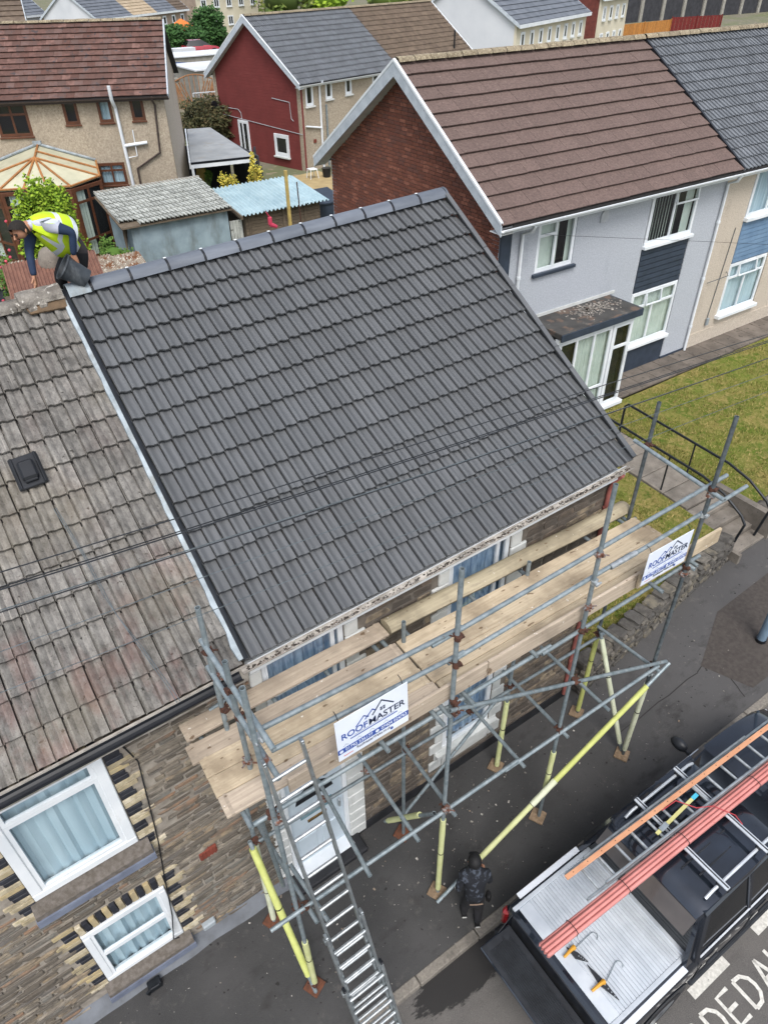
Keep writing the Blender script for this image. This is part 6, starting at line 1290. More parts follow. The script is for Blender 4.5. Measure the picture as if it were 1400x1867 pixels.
def corr_sheet(a, X, W, w_, l, N, pitch=.076, amp=.018, th=.006):
    m = MB(); n = int(w_/pitch)*6; top = []; 
    P = [a+X*(w_*i/n)+N*(amp*sin(i*pi/3)) for i in range(n+1)]
    m.add(P+[p+W*l for p in P]+[p-N*th for p in P]+[p+W*l-N*th for p in P], [(i, i+1, n+1+i+1, n+1+i) for i in range(n)]+[(2*(n+1)+i, 3*(n+1)+i, 3*(n+1)+i+1, 2*(n+1)+i+1) for i in range(n)]+[(i, 2*(n+1)+i, 2*(n+1)+i+1, i+1) for i in range(n)]); return m
def box_walls(t, x0, x1, y0, y1, z0, zf, zb, mat, name='wall'):
    for q, off in (([(x0, y0), (x1, y0)], (0, .12, 0)), ([(x0, y1), (x1, y1)], (0, -.12, 0))):
        zt = zf if q[0][1] == y0 else zb; m = MB(); m.prism([(*q[0], z0), (*q[1], z0), (*q[1], zt), (*q[0], zt)], off); m.build(name, mat, t)
    for x, s in ((x0, 1), (x1, -1)): m = MB(); m.prism([(x, y0+.121, z0), (x, y1-.121, z0), (x, y1-.121, zb-.03), (x, y0+.121, zf+.0)], (s*.12, 0, 0)); m.build(name, mat, t)
def sheds():
    t = thing('block_shed', 'pale blue block shed with mossy grey tiled roof behind the ridge', 'shed', (7, 21.8, .9)); box_walls(t, 5.25, 8.75, 20.7, 23.2, .6, 2.84, 3.28, 'shed_wall')
    A, W = V((1, 0, 0)), V((0, 2.9, .5)).normalized(); N = A.cross(W); me = tile_mesh('shed_tile', 'shed_tile', .3, .46, .025, A, W, N, 2, .05, 'old', .06); rr = random.Random(3)
    roof_plane(t, V((4.95, 20.45, 2.86)), A, W, N, 13, .3, 8, .36, me, 300, .018, rr, skip=lambda i, j: j == 0 and i < 2)
    m = MB(); m.prism([(4.95, 23.25, 3.33), (8.86, 23.25, 3.33), (8.86, 23.25, 3.42), (4.95, 23.25, 3.42)], (0, .08, 0)); m.build('ridge_board', 'block_wall', t); m = MB(); m.prism([(4.9, 20.5, 2.78), (8.9, 20.5, 2.78), (8.9, 23.2, 3.24), (4.9, 23.2, 3.24)], (0, 0, .05)); m.build('roof_deck', 'old_plank', t)
    for k in range(6): m = MB(); m.box((5.05+.02*k, 20.9+.1*k, 1.9), (.06, .02, 2.0), (V((1, .1*k, 0)).normalized(), V((0, 1, 0)), V((.06*k, 0, 1)).normalized())); m.build('loose_plank', 'old_plank', t)
    t = thing('plank_shed', 'timber plank shed with pale blue corrugated roof behind the ridge', 'shed', (11, 21.8, .9)); box_walls(t, 9.35, 12.45, 20.6, 23.0, .6, 2.5, 2.75, 'old_plank')
    for k in range(13): z = .95+.12*k; m = MB(); m.box((10.9, 20.585, z+.055), (3.1, .03, .112), b=.006); m.build('plank', 'old_plank', t)
    for x in (9.5, 10.9, 11.8): m = MB(); m.box((x, 20.56, 1.7), (.09, .04, 1.5)); m.build('batten', 'old_plank', t)
    W = V((0, 2.8, .3)).normalized(); N = A.cross(W); rr = random.Random(2)
    for k in range(4): corr_sheet(V((9.15+.87*k, 20.3, 2.58+.012*(k % 2))), A, W, .96, 2.95, N, .16, .04).build('roof_sheet', 'blue_sheet', t)
    m = MB(); m.prism([(9.1, 20.3, 2.45), (9.16, 20.3, 2.45), (9.16, 23.2, 2.78), (9.1, 23.2, 2.78)], (0, 0, .12)); m.build('verge_board', 'old_plank', t)
    t = thing('low_wall_panel', 'pale upright plank panel between the two sheds', 'fence panel', (9.05, 20.8, .8))
    for k in range(4): m = MB(); m.box((8.86+.12*k, 20.75, 1.6), (.11, .03, 1.5), b=.004); m.build('plank', 'shed_tile', t)
    o = MB(); o.box((10.55, 19.4, 2.4), (.1, .1, 3.3), b=.008); tag(o.build('timber_post', 'post_wood'), 'tall pale timber post rising behind the ridge', 'post')
    o = MB(); o.tube((10.98, 19.3, .8), (10.9, 19.3, 3.65), .022, 6); tag(o.build('rusty_rod', 'rust'), 'thin rusty rod beside the timber post', 'rod')
    o = MB(); o.box((13.2, 21.6, 1.5), (1.1, 1.3, 1.5), b=.01); o.prism([(12.6, 20.9, 2.25), (13.8, 20.9, 2.25), (13.8, 22.3, 2.45), (12.6, 22.3, 2.45)], (0, 0, .05)); tag(o.build('blue_store', 'navy_board'), 'dark blue garden store beside the red brick gable', 'store')
    # felt-roofed outbuilding
    t = thing('carport', 'open-fronted outbuilding with grey felt roof and white fascia beside the red gable', 'outbuilding', (11.5, 29, 1))
    m = MB(); m.prism([(10.05, 27.2, 2.98), (12.75, 26.7, 2.98), (13.6, 33.5, 3.1), (12.5, 33.8, 3.1)], (0, 0, .06)); M('grey_felt', '#999da0', '#868a8d', 1.2, .85, 0, 0, spots=('#8f8f8c', 3, .6)); m.build('roof', 'grey_felt', t)
    m = MB(); m.prism([(10.02, 27.17, 2.82), (12.78, 26.66, 2.82), (12.78, 26.66, 2.97), (10.02, 27.17, 2.97)], (.005, .03, 0)); m.build('fascia', 'white_upvc', t); m = MB(); m.prism([(10.02, 27.16, 2.975), (12.78, 26.65, 2.975), (12.78, 26.65, 3.06), (10.02, 27.16, 3.06)], (.005, .03, 0)); m.build('roof_edge', 'black_plastic', t)
    m = MB(); m.prism([(10.03, 27.2, 2.8), (10.03, 27.2, 3.06), (12.45, 33.8, 3.18), (12.45, 33.8, 2.9)], (-.06, .02, 0)); m.build('side_fascia', 'white_upvc', t)
    for x, y in ((10.08, 27.2), (12.72, 26.75)): m = MB(); m.tube((x, y, .8), (x, y, 2.9), .06, 8); m.build('post', 'white_upvc', t)
    m = MB(); m.prism([(10.3, 31.0, .8), (13.2, 30.6, .8), (13.2, 30.6, 2.98), (10.3, 31.0, 2.98)], (0, .1, 0)); m.prism([(13.0, 27.0, .8), (13.3, 30.5, .8), (13.3, 30.5, 2.98), (13.0, 27.0, 2.98)], (.1, 0, 0)); m.build('back_wall', 'far_dark', t)
    o = MB(); o.prism([(10.5, 28.6, 1), (10.9, 28.6, 1), (11.2, 28.6, 2.5), (10.8, 28.6, 2.5)], (0, .1, 0)); tag(o.build('leaning_board', 'post_wood'), 'yellow board leaning inside the open outbuilding', 'board')
    m = MB(); m.poly([(14, 24, terrain(14, 24)+.05), (18, 24.5, terrain(14, 24)+.05), (18, 30.6, terrain(16, 30)+.05), (14.4, 30, terrain(14, 30)+.05)]); M('paving_tan', '#b09c72', '#9d8a63', 2.5, .9, 0, .1); struct('patio', m, 'paving_tan')
    t = thing('plastic_stool', 'small white stool on the tan patio by the red house', 'stool', (17, 29.4, 1.07)); m = MB(); m.box((17, 29.4, 1.5), (.4, .4, .04), b=.01); m.build('seat', 'white_upvc', t)
    for a in (-.17, .17):
        for b in (-.17, .17): m = MB(); m.tube((17+a, 29.4+b, 1.5), (17+a*1.3, 29.4+b*1.3, 1.07), .02, 5); m.build('leg', 'white_upvc', t)
    o = MB(); o.tube((17.7, 29.2, 1.07), (17.7, 29.2, 1.5), .18, 12, .24); tag(o.build('plant_pot', 'black_plastic'), 'black plant pot beside the white stool', 'plant pot')
    for i, (x0, y0, x1, y1, h, mat, lab) in enumerate(((13.1, 27, 14.6, 30.8, 1.5, 'fence_dark', 'dark fence running to the red painted gable'),)):
        board_fence(lab, (x0, y0), (x1, y1), h, mat)
    # rusty corrugated lean-to and brown sheets low at the left
    t = thing('rusty_lean_to', 'rusty white corrugated lean-to roof just beyond the ridge at left', 'lean-to', (4, 18.7, .9)); W = V((.1, 1.6, .25)).normalized(); N = A.cross(W)
    for k in range(2): corr_sheet(V((3.1+.85*k, 17.6-.25*k, 2.15)), A, W, .88, 1.9, N, .09, .02).build('roof_sheet', 'rust_sheet', t)
    m = MB(); m.box((4.0, 18.6, 1.4), (1.5, 1.4, 1.3)); m.build('wall', 'old_plank', t); m = MB(); m.box((5.0, 18.1, 2.2), (.5, .3, .04), (V((1, -.3, 0)).normalized(), V((.3, 1, 0)).normalized(), Z)); m.build('loose_sheet', 'white_paint', t)
    t = thing('brown_lean_to', 'low red-brown corrugated roof behind the bending roofer', 'lean-to', (1.7, 16.6, .9)); W = V((.2, 1.6, .5)).normalized(); N = A.cross(W).normalized()
    for k in range(3): corr_sheet(V((.5+.82*k, 15.6-.1*k, 2.6)), A, W, .85, 2.2, N, .09, .02).build('roof_sheet', 'brown_sheet', t)
    m = MB(); m.box((1.7, 16.7, 1.6), (2.3, 1.6, 1.7)); m.build('wall', 'old_plank', t)
    o = MB(); o.ball((1.95, 17.3, 3.2), (.3, .25, .42), 12, 8); tag(o.build('covered_vent', 'concrete', None, True), 'rounded pale cover standing on the red-brown roof', 'cover')
    t = thing('glass_lean_to', 'low lean-to of pale sheets under the flowering shrub at far left', 'lean-to', (1.2, 20.6, .9)); corr_sheet(V((.2, 19.6, 2.0)), A, V((0, 1, .15)).normalized(), 1.6, 1.6, Z, .09, .02).build('roof_sheet', 'rust_sheet', t); m = MB(); m.box((1, 20.3, 1.4), (1.6, 1.3, 1.1)); m.build('wall', 'fence_dark', t)
    o = MB(); o.box((2.55, 3.84, 7.28), (.05, .04, .1), b=.01); o.tube((2.55, 3.84, 7.32), (2.5, 3.82, 7.4), .012, 6, .006); o.tube((2.55, 3.84, 7.24), (2.63, 3.83, 7.2), .03, 8, .02); M('nozzle', '#b53a52', '#a02c44', 8, .5, 0, 0); tag(o.build('mastic_nozzle', 'nozzle'), 'small pink-red mastic tool left standing on the new ridge', 'tool')
def board_fence(label, p, q, h, mat, bw=.15, name='board_fence', z=None):
    p, q = V((*p, 0)), V((*q, 0)); d = (q-p).normalized(); n = V((-d.y, d.x, 0)); L = (q-p).length; zg = terrain(p.x, p.y)-.05 if z is None else z; t = thing(name, label, 'fence', (*p[:2], zg)); k = 0
    m = MB(); m.box((bw*.92/2, 0, h/2), (bw*.92, .025, h), b=.004); me = m.mesh('fence_board', mat); a = atan2(d.y, d.x)
    while k*bw < L: c = p+d*(k*bw)+n*(.012 if k % 2 else 0); obj('board', me, t, (c.x, c.y, zg), (0, 0, a)); k += 1
    for s in (0, .5, 1): c = p.lerp(q, s)-n*.05; m = MB(); m.box((c.x, c.y, zg+h/2+.05), (.1, .1, h+.1), (d, n, Z)); m.build('post', mat, t)
    return t
sheds()
# ---------------------------------------------------------------- planting
def leafmat(name, cs):
    b = NB(name); r = b.new('ShaderNodeValToRGB'); b.link(b.rnd(), r.inputs[0]); e = r.color_ramp.elements; e[0].color = lin(cs[0]); e[1].color = lin(cs[-1])
    for i, c in enumerate(cs[1:-1]): x = e.new((i+1)/(len(cs)-1)); x.color = lin(c)
    b.out(r.outputs[0], .75, 0, .25); b.b.inputs['Subsurface Weight'].default_value = 0
leafmat('leaf_conifer', ['#3f5a14', '#6f8f22', '#93ab34', '#4f6e1c']); leafmat('leaf_dark', ['#2a2d1c', '#3c3f26', '#4d4a2e', '#5a4f38']); leafmat('leaf_hedge', ['#26401f', '#35552a', '#456a36']); leafmat('leaf_yellow', ['#b5a23a', '#cdbb55', '#93953a', '#8d7f3a']); leafmat('leaf_green', ['#35501f', '#4c6b2a', '#66833c']); leafmat('leaf_tree', ['#3d4c22', '#566a2e', '#70803e', '#8a8a4a']); M('bark', '#5a4a3a', '#43372b', 8, .95, 0, 0, bump=.6, bscale=20); M('petal', '#a83a48', '#c25a6a', 9, .8, 0, .2)
def plant(name, label, cat, c, rad, mat, n, leaf, seed, trunk=True, flat=.5, group=None, core=.75, zg=None, dense=False):
    """many small leaves in uneven clumps round a stem"""
    rr = random.Random(seed); c = V(c); rad = V(rad); zg = terrain(c.x, c.y) if zg is None else zg; t = thing(name, label, cat, (c.x, c.y, zg), group)
    cl = []
    for k in range(max(6, n//90)):
        d = V((rr.gauss(0, 1), rr.gauss(0, 1), rr.gauss(0, 1))).normalized()*rr.uniform(.35, .85); cl.append(c+V((d.x*rad.x, d.y*rad.y, d.z*rad.z)))
    m = MB()
    for k in range(n):
        q = rr.choice(cl); s = rr.uniform(.18, .42); d = V((rr.gauss(0, 1), rr.gauss(0, 1), rr.gauss(0, 1))).normalized()*rr.random()**.4; p = q+V((d.x*rad.x*s, d.y*rad.y*s, d.z*rad.z*s)); u = V((rr.gauss(0, 1), rr.gauss(0, 1), rr.gauss(0, flat)+.2)).normalized(); w_ = u.orthogonal().normalized(); l = leaf*rr.uniform(.6, 1.3)
        if dense:
            d = V((rr.gauss(0, 1), rr.gauss(0, 1), rr.gauss(0, 1))).normalized(); k_ = (.78+.42*noise.noise(d*3.3+V((seed, 0, 0))))*rr.uniform(.72, 1.06); p = c+V((d.x*rad.x, d.y*rad.y, d.z*rad.z))*k_
        m.add([p-w_*l*.35, p+u*l*.6+w_*0, p+w_*l*.35, p-u*l*.5], [(0, 1, 2, 3)])
    m.build('crown', mat, t)
    if core:
        b = MB(); b.ball(c, rad*core*.72, 14, 10); b.v = [tuple(V(v)+(V(v)-c)*.35*noise.noise(V(v)*(1.6/max(.3, rad.x))+V((seed, 0, 0)))) for v in b.v]; b.build('inner_foliage', mat, t, True)
    if trunk:
        b = MB(); base = V((c.x, c.y, zg-.1)); b.path([base, base.lerp(c, .5)+V((.02, .03, 0)), c], .05, 6, [rad.x*.09, rad.x*.06, rad.x*.03])
        for k in range(6): q = rr.choice(cl); b.path([base.lerp(c, .45+.08*k), base.lerp(c, .6+.06*k).lerp(q, .5), q], .02, 5, [rad.x*.04, rad.x*.025, rad.x*.01])
        b.build('trunk', 'bark', t)
    return t
def planting():
    plant('conifer_shrub', 'bright green conifer shrub behind the roofer', 'shrub', (2.6, 19.6, 3.2), (1.0, .8, 1.85), 'leaf_conifer', 15000, .1, 1, core=.7, dense=True)
    plant('dark_shrub', 'dark brown-green shrub between the outbuilding and the red gable', 'shrub', (15.6, 37.6, 2.6), (2.5, 1.6, 1.6), 'leaf_dark', 9000, .16, 2, dense=True)
    plant('green_shrub', 'small green shrub against the pale blue shed', 'shrub', (4.35, 20.2, 2.0), (.75, .6, .75), 'leaf_green', 1800, .08, 3)
    plant('yellow_bamboo', 'yellow feathery bamboo in front of the open outbuilding', 'bamboo', (11.25, 26.3, 2.0), (.75, .4, .85), 'leaf_yellow', 1500, .1, 4, core=.4); plant('yellow_bamboo', 'taller yellow-green bamboo at the right end of the outbuilding', 'bamboo', (12.45, 26.2, 2.3), (.4, .3, .95), 'leaf_yellow', 1000, .1, 5, core=.4)
    t = plant('flowering_shrub', 'shrub with red flowers at the far left below the conservatory', 'shrub', (1.15, 18.6, 2.3), (.7, .6, 1.0), 'leaf_green', 2000, .08, 6); rr = random.Random(6); m = MB()
    for k in range(34): m.ball((1.15+rr.gauss(0, .4), 18.3+rr.gauss(0, .35), 2.4+rr.gauss(0, .5)), .045, 6, 4)
    m.build('flower', 'petal', t, kind='stuff')
    plant('green_fern', 'green plant hanging inside the open outbuilding', 'plant', (10.9, 27.9, 2.0), (.3, .3, .8), 'leaf_green', 500, .09, 8, core=0)
    plant('clipped_hedge', 'long dark green hedge beyond the parked red car', 'hedge', (32.4, 90, 2.3), (5.6, 1.4, 2.0), 'leaf_hedge', 7000, .34, 9, trunk=False, dense=True); plant('clipped_hedge', 'tall block of dark green hedge right of the long hedge', 'hedge', (38.6, 93, 3.2), (2.6, 1.6, 2.6), 'leaf_hedge', 4500, .34, 10, trunk=False, dense=True)
    for i, (x, y, z, rx, rz, mt, lab) in enumerate(((66, 126, 4.2, 6, 4.6, 'leaf_tree', 'pale green tree left of the group above the grey roof'), (76, 128, 4.6, 7, 5.0, 'leaf_conifer', 'yellow-green tree in the middle of the group above the grey roof'), (88, 126, 4.4, 7, 5.2, 'leaf_tree', 'broad green tree in the group above the brown pantiles'), (100, 122, 4.8, 6, 5.4, 'leaf_green', 'darker tree at the right of the group above the brown pantiles'), (150, 92, 6.5, 6, 5, 'leaf_tree', 'tree rising over the grey boundary wall at top right'), (14, 160, 4.5, 9, 5, 'leaf_conifer', 'tree beyond the grey roof at the top left corner'))): plant('tree', lab, 'tree', (x, y, z), (rx, 5, rz), mt, 1900, .8, 20+i, group='trees beyond the houses')
planting()
# ---------------------------------------------------------------- far gardens
def far_things():
    # trellis fence panels
    for i, (p, q) in enumerate((((17.0, 53.3), (19.0, 53.0)), ((19.1, 53.0), (21.8, 52.6)))):
        p, q = V((*p, 1.0)), V((*q, 1.0)); d = (q-p).normalized(); L = (q-p).length; t = thing('trellis_panel', ['left brown diagonal trellis fence panel beyond the dark shrub', 'right brown diagonal trellis panel with arched top beyond the dark shrub'][i], 'fence panel', p, 'trellis panels'); H = 1.9
        k = 0.
        while k < L:        # chevron slats
            s = 1 if k < L/2 else -1; a = p+d*k+Z*.1; b = a+d*(.75*s*-1 if i else .75)+Z*1.7; b = p+d*max(0, min(L, (b-p).dot(d)))+Z*b.z-Z*p.z
            m = MB(); m.tube(a, b, .04, 4); m.build('slat', 'trellis', t); k += .2
        for k in range(9): a = p+d*(k*L/8); h = H+(.35*sin(pi*k/8) if i else 0); m = MB(); m.box(a+Z*h/2, (.05, .04, h), (d, V((-d.y, d.x, 0)), Z)); m.build('upright', 'trellis', t)
        m = MB(); m.path([p+d*(k*L/8)+Z*(H+(.35*sin(pi*k/8) if i else 0)) for k in range(9)], .05, 5); m.build('top_rail', 'trellis', t)
    t = thing('metal_gate_frame', 'pale mesh gate panel leaning on the trellis fence', 'gate', (20.6, 51, 1)); pts = [V((19.6, 51, 1.1)), V((21.6, 50.7, 1.1)), V((21.6, 50.8, 2.3)), V((19.6, 51.1, 2.3))]
    for a, b in zip(pts, pts[1:]+pts[:1]): m = MB(); m.tube(a, b, .04, 5); m.build('rail', 'pipe_white', t)
    for k in range(1, 10): m = MB(); m.tube(pts[0].lerp(pts[1], k/10), pts[3].lerp(pts[2], k/10), .012, 4); m.build('mesh_bar', 'pipe_white', t)
    # block garages and walls stepping away
    def block(name, label, cat, x0, x1, y0, y1, h, mat, top=None, th=.12):
        z = terrain(x0, y0); t = thing(name, label, cat, ((x0+x1)/2, y0, z)); m = MB(); m.box(((x0+x1)/2, (y0+y1)/2, z+h/2-.1), (x1-x0, y1-y0, h+.2)); m.build('wall', mat, t)
        if top: m = MB(); m.box(((x0+x1)/2, (y0+y1)/2, z+h+th/2+.003), (x1-x0+.3, y1-y0+.3, th), b=.02); m.build('roof', top, t)
        return t
    block('garage', 'pale flat-roofed garage beside the red gable', 'garage', 21.0, 25.0, 53.5, 58, 2.2, 'block_wall', 'far_white'); block('garage', 'grey block garage left of the trampoline', 'garage', 23.6, 30.5, 67.5, 71, 1.7, 'block_wall', 'far_white'); block('boundary_wall', 'long pale concrete wall in front of the parked red car', 'wall', 27, 39, 77, 77.4, 1.0, 'block_wall', 'block_wall'); block('boundary_wall', 'pale block wall just beyond the trellis panels', 'wall', 15, 22.5, 57.5, 57.8, 1.3, 'block_wall', 'block_wall'); block('garden_shed', 'white shed door panel in front of the pale garage wall', 'shed', 26.6, 28.8, 73, 74, 1.9, 'far_white'); block('boundary_wall', 'dark fence wall behind the trampoline', 'wall', 25.5, 33, 64, 64.3, 1.4, 'far_dark')
    t = thing('trampoline', 'blue-rimmed netted trampoline beyond the pebble-dashed house', 'trampoline', (22.3, 62, 1)); M('tramp_blue', '#33476e', '#2a3c60', 5, .7); M('tramp_net', '#3a4250', '#4a5260', 9, .9)
    ring = [V((22.3+1.6*cos(k*pi/9), 62+1.6*sin(k*pi/9), 2.9)) for k in range(19)]; m = MB(); m.path(ring, .12, 6); m.build('top_ring', 'tramp_blue', t); m = MB(); m.path([p-Z*1.4 for p in ring], .12, 6); m.build('pad', 'tramp_blue', t)
    m = MB(); m.poly([p-Z*1.4 for p in ring[:-1]]); m.build('mat', 'tramp_net', t)
    for k in range(0, 18, 3): m = MB(); m.tube(ring[k], ring[k]-Z*2.2, .05, 6); m.build('pole', 'galv', t)
    m = MB(); n = 48; P = [V((22.3+1.6*cos(2*pi*k/n), 62+1.6*sin(2*pi*k/n), 1.5)) for k in range(n)]
    for k in range(n): m.tube(P[k], P[k]+Z*1.4, .02, 3)
    m.build('net', 'tramp_net', t)
    t = thing('parked_car', 'small red hatchback parked before the long hedge', 'car', (34.6, 86.4, 1.2)); M('car_red', '#a3182c', '#8f1426', 2, .25, .2, 0, coat=1.)
    c = lambda x, y, z: V((34.6+x, 86.4+y-.25*x, 1.22+z)); m = MB(); m.rings([[c(x, -w_, .3), c(x, -w_, h*.75), c(x, -w_*.9, h), c(x, w_*.9, h), c(x, w_, h*.75), c(x, w_, .3)] for x, w_, h in ((-1.9, .7, .7), (-1.7, .82, .9), (.6, .84, .92), (1.6, .8, .78), (1.9, .65, .6))]); m.build('body', 'car_red', t, True)
    m = MB(); m.rings([[c(x, -w_, .86), c(x, -w_*.8, h), c(x, w_*.8, h), c(x, w_, .86)] for x, w_, h in ((-1.7, .76, .9), (-1.3, .78, 1.38), (.0, .78, 1.42), (.95, .76, .9))]); m.build('glasshouse', 'truck_glass', t, True); m = MB(); m.rings([[c(x, -.6, 1.39), c(x, 0, 1.46), c(x, .6, 1.39)] for x in (-1.35, 0.05)]); m.build('roof', 'car_red', t)
    for x in (-1.2, 1.2):
        for y in (-.82, .82): m = MB(); m.tube(c(x, y-.08, .32), c(x, y+.08, .32), .32, 14); m.build('wheel', 'tyre', t, True)
    t = thing('parasol', 'orange garden parasol by the far terrace', 'parasol', (36.6, 96.5, 1.3)); m = MB(); n = 8; M('parasol_orange', '#d67a3a', '#c66c30', 3, .8, 0, .05); top = V((36.6, 96.5, 4.1)); R_ = [top+V((2.2*cos(k*pi/4), 2.2*sin(k*pi/4), -1.1)) for k in range(8)]; m.add([top]+R_, [(0, k+1, (k+1) % 8+1) for k in range(8)]); m.build('canopy', 'parasol_orange', t); m = MB(); m.tube(top, top-Z*2.9, .05, 6); m.build('pole', 'far_dark', t)
far_things()
# ---------------------------------------------------------------- far houses
def far_house(label, o, ang, w_, dep, zg, h, rise, wall, roof, gable=None, wins=(), nrow=10, fr='white_upvc', roofs=None, name='terraced_house', win_l=()):
    F, A, B = frame(o, R(ang)); t = thing(name, label, 'house', F(w_/2, dep/2, zg)); ze, zr, rb = zg+h, zg+h+rise, dep/2
    m = MB(); m.prism([F(0, 0, zg-1), F(w_, 0, zg-1), F(w_, 0, ze), F(0, 0, ze)], B*.2); m.build('wall', wall, t); m = MB(); m.prism([F(0, dep-.2, zg-1), F(w_, dep-.2, zg-1), F(w_, dep-.2, ze), F(0, dep-.2, ze)], B*.2); m.build('wall', wall, t)
    for a in (.002, w_-.202): m = MB(); m.prism([F(a, .2, zg-1), F(a, dep-.2, zg-1), F(a, dep-.2, ze), F(a, rb, zr-.1), F(a, .2, ze)], A*.2); m.build('gable_wall', gable or wall, t)
    W = (B*(rb)+Z*rise).normalized(); N = A.cross(W); L = hypot(rb+.3, rise*(1+.3/rb)); O = F(0, -.3, ze-.3*rise/rb)
    secs = roofs or [(0, 1, roof)]
    for a0, a1, rm in secs:
        m = MB(); m.prism([F(w_*a0-(.2 if a0 == 0 else 0), -.3, ze-.3*rise/rb), F(w_*a1+(.2 if a1 == 1 else 0), -.3, ze-.3*rise/rb), F(w_*a1+(.2 if a1 == 1 else 0), rb, zr), F(w_*a0-(.2 if a0 == 0 else 0), rb, zr)], Z*-.08); q = m.build('roof', rm, t)
        g = L/nrow; cm = MB(); x0, x1 = w_*a0-(.2 if a0 == 0 else 0), w_*a1+(.2 if a1 == 1 else 0); cm.prism([A*x0+N*.0, A*x1+N*.0, A*x1+N*.05, A*x0+N*.05][0:4], W*.001) if False else None
        cm.add([A*x0, A*x1, A*x1+N*.07, A*x0+N*.07, A*x0+W*(g+.02)+N*.005, A*x1+W*(g+.02)+N*.005], [(0, 1, 2, 3), (3, 2, 5, 4)]); cme = cm.mesh('tile_course', rm)
        for j in range(nrow): obj('tile_course', cme, q, O+W*(g*j))
    m = MB(); m.prism([F(-.2, dep+.3, ze-.3*rise/rb), F(w_+.2, dep+.3, ze-.3*rise/rb), F(w_+.2, rb, zr), F(-.2, rb, zr)], Z*-.09); m.build('roof', secs[0][2], t)
    m = MB(); m.path([F(-.2, rb, zr+.03), F(w_+.2, rb, zr+.03)], .14, 6); m.build('ridge', secs[0][2], t)
    m = MB(); m.prism([F(-.2, -.32, ze-.3*rise/rb-.22), F(w_+.2, -.32, ze-.3*rise/rb-.22), F(w_+.2, -.32, ze-.3*rise/rb+.02), F(-.2, -.32, ze-.3*rise/rb+.02)], B*-.08); m.build('gutter', 'white_upvc', t)
    for s in ((-.23, 0), (w_+.2, 0)):
        for b0 in (-.3, dep+.3): m = MB(); m.prism([F(s[0], b0, ze-.3*rise/rb-.2), F(s[0], b0, ze-.3*rise/rb+.05), F(s[0], rb, zr+.06), F(s[0], rb, zr-.22)], A*.05); m.build('barge_board', 'barge_white', t)
    for x0, x1, z0, z1 in wins: window(t, F(x0, 0, zg+z0), A, Z, x1-x0, z1-z0, [(0, .5, 0, 1), (.5, 1, 0, 1)] if x1-x0 > .9 else [(0, 1, 0, 1)], behind=None, inset=-.03, fw=.12, depth=.1, back=.08, sill=('white_paint', .1, .12, .05))
    return t, F, A, B
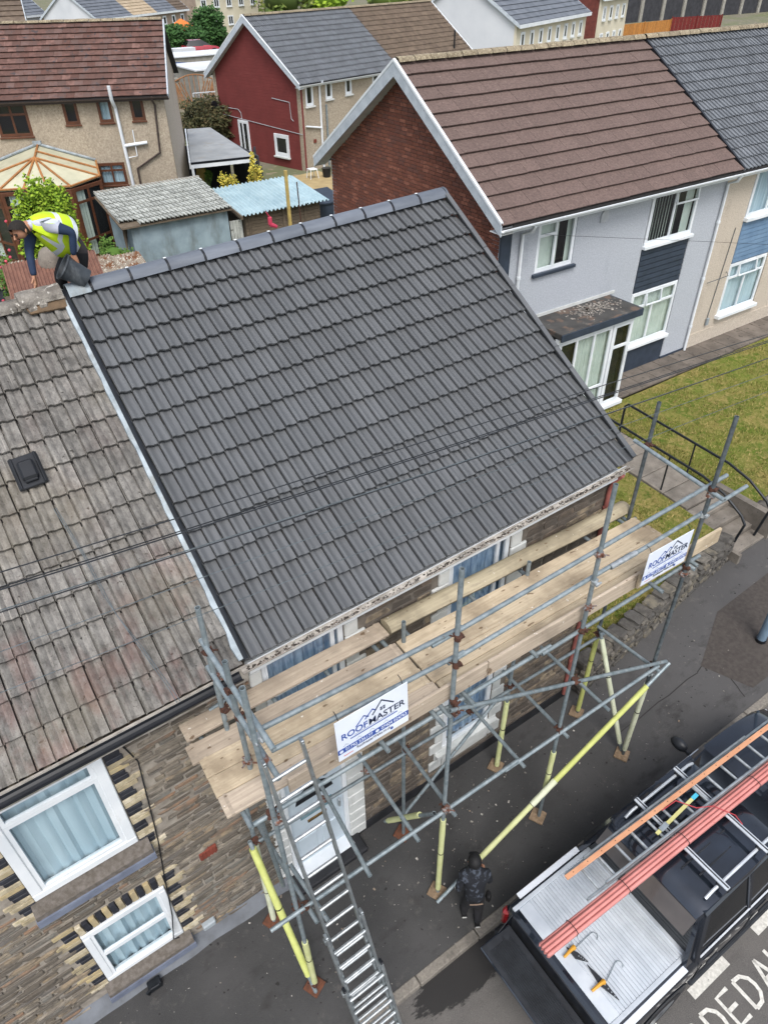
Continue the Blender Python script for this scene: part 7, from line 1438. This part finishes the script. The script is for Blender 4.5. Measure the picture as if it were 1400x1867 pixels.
def far_houses():
    row = lambda n, p, z0, z1, ww=.9, o=.8: [(o+k*p, o+k*p+ww, z0, z1) for k in range(n)]
    far_house('far terrace with slate, tan and brown roof sections at the top left', (29.65, 108.0), 37.5, 22, 8.3, -.4, 4.4, 2.9, 'far_brown', 'far_slate', 'far_white', row(9, 2.4, 2.6, 3.7), roofs=[(0, .35, 'far_slate'), (.35, .62, 'far_tan'), (.62, .86, 'far_slate'), (.86, 1, 'brown_pantile')])
    far_house('far white gabled house left of the terrace row', (19, 116), 37.5, 9.5, 8, -.4, 4.6, 3.0, 'far_white', 'far_slate', 'far_white', row(3, 2.6, 2.6, 3.7))
    far_house('house with weathered brown-grey roof at the top left corner', (-2, 52), -12, 11.5, 7, 1.2, 5.0, 2.2, 'far_brown', 'brown_pantile')
    far_house('far cream block of houses behind the orange parasol', (51.5, 128), 20, 15, 8, .2, 5.4, 2.6, 'far_cream', 'far_slate', 'far_brown', row(5, 2.8, 3.2, 4.4, 1.2)+row(5, 2.8, .7, 2.0, 1.2))
    far_house('white gabled house with dark roof behind the brown ridge', (43.5, 44.2), 24, 15.5, 9.5, 1.3, 4.4, 2.9, 'far_cream', 'far_slate', 'far_white', row(8, 1.85, 2.6, 3.7, .75)+row(6, 2.5, .3, 1.5, .9), 11)
    far_house('cream house with red brick gable at the top right', (66, 56.5), 24, 9, 8, 1.3, 5.0, 2.6, 'far_cream', 'far_slate', 'far_brick', row(4, 2.1, 2.9, 4.1)+row(4, 2.1, .5, 1.8))
    board_fence('orange timber fence at the top right', (77.3, 64), (89, 65.5), 2.0, 'fence_orange', .3, z=1.0); board_fence('lower orange timber fence left of the tall one', (70, 62), (77, 64), 1.5, 'fence_orange', .3, z=1.0); board_fence('dark red timber fence right of the orange fence', (89.3, 65.6), (97, 64), 2.2, 'fence_red', .3, z=1.0)
    t = thing('boundary_wall', 'long grey wall along the top right edge', 'wall', (110, 84, 1)); m = MB(); m.box((118, 84, 2.6), (60, .4, 4.4)); m.build('wall', 'far_dark', t)
    for k in range(12): m = MB(); m.box((90+k*5, 83.7, 2.7), (.6, .3, 4.6)); m.build('pier', 'block_wall', t)
far_houses()
# ---------------------------------------------------------------- street furniture
def street_bits():
    t = thing('lamp_post', 'pale blue-grey lamp post on the pavement at the right edge', 'lamp post', sh(8.62, -1.2, 0)); m = MB(); M('post_blue', '#7d93a6', '#6d8396', 6, .45, .2, 0); b = sh(8.62, -1.2, 0); m.tube(b, b+Z*1.4, .075, 14); m.tube(b+Z*1.4, b+Z*1.5, .075, 14, .055); m.tube(b+Z*1.5, b+Z*7.5, .055, 12, .04); m.build('column', 'post_blue', t, True); m = MB(); m.tube(b, b+Z*.06, .09, 14); m.build('base_collar', 'black_plastic', t); m = MB(); m.path([b+Z*7.5, b+Z*7.9+V((0, -.2, 0)), b+Z*8.0+V((0, -1.0, 0))], .03, 8); m.build('bracket', 'post_blue', t); m = MB(); m.box(b+Z*8.0+V((0, -1.3, 0)), (.2, .6, .1), b=.03); m.build('lantern', 'grey_box', t)
    for i, (x, lab) in enumerate(((10.85, 'right-hand black metal handrail beside the garden path and steps'), (10.05, 'left-hand black metal handrail beside the garden path and steps'))):
        t = thing('handrail', lab, 'handrail', (x, 2.3, gz(x, 2.3)), 'handrails of the garden path'); zt = lambda y: gz(10.5, y)+.86
        pts = [(x, 4.12, gz(x, 4.1)), (x, 4.12, zt(4.1)-.08), (x, 4.05, zt(4.05)), (x, 3.2, zt(3.2)), (x, 2.2, zt(2.2)), (x, 1.45, zt(1.45)), (x, .95, zt(1.45)-.12), (x, .5, zt(1.45)-.36), (x, .38, zt(1.45)-.5), (x, .42, zt(1.45)-.75), (x, .5, .45)]
        m = MB(); m.path(pts, .026, 8); m.build('rail', 'black_iron', t, True)
        for y in (2.25,): m = MB(); m.tube((x, y, gz(x, y)-.05), (x, y, zt(y)), .018, 8); m.build('post', 'black_iron', t)
street_bits()
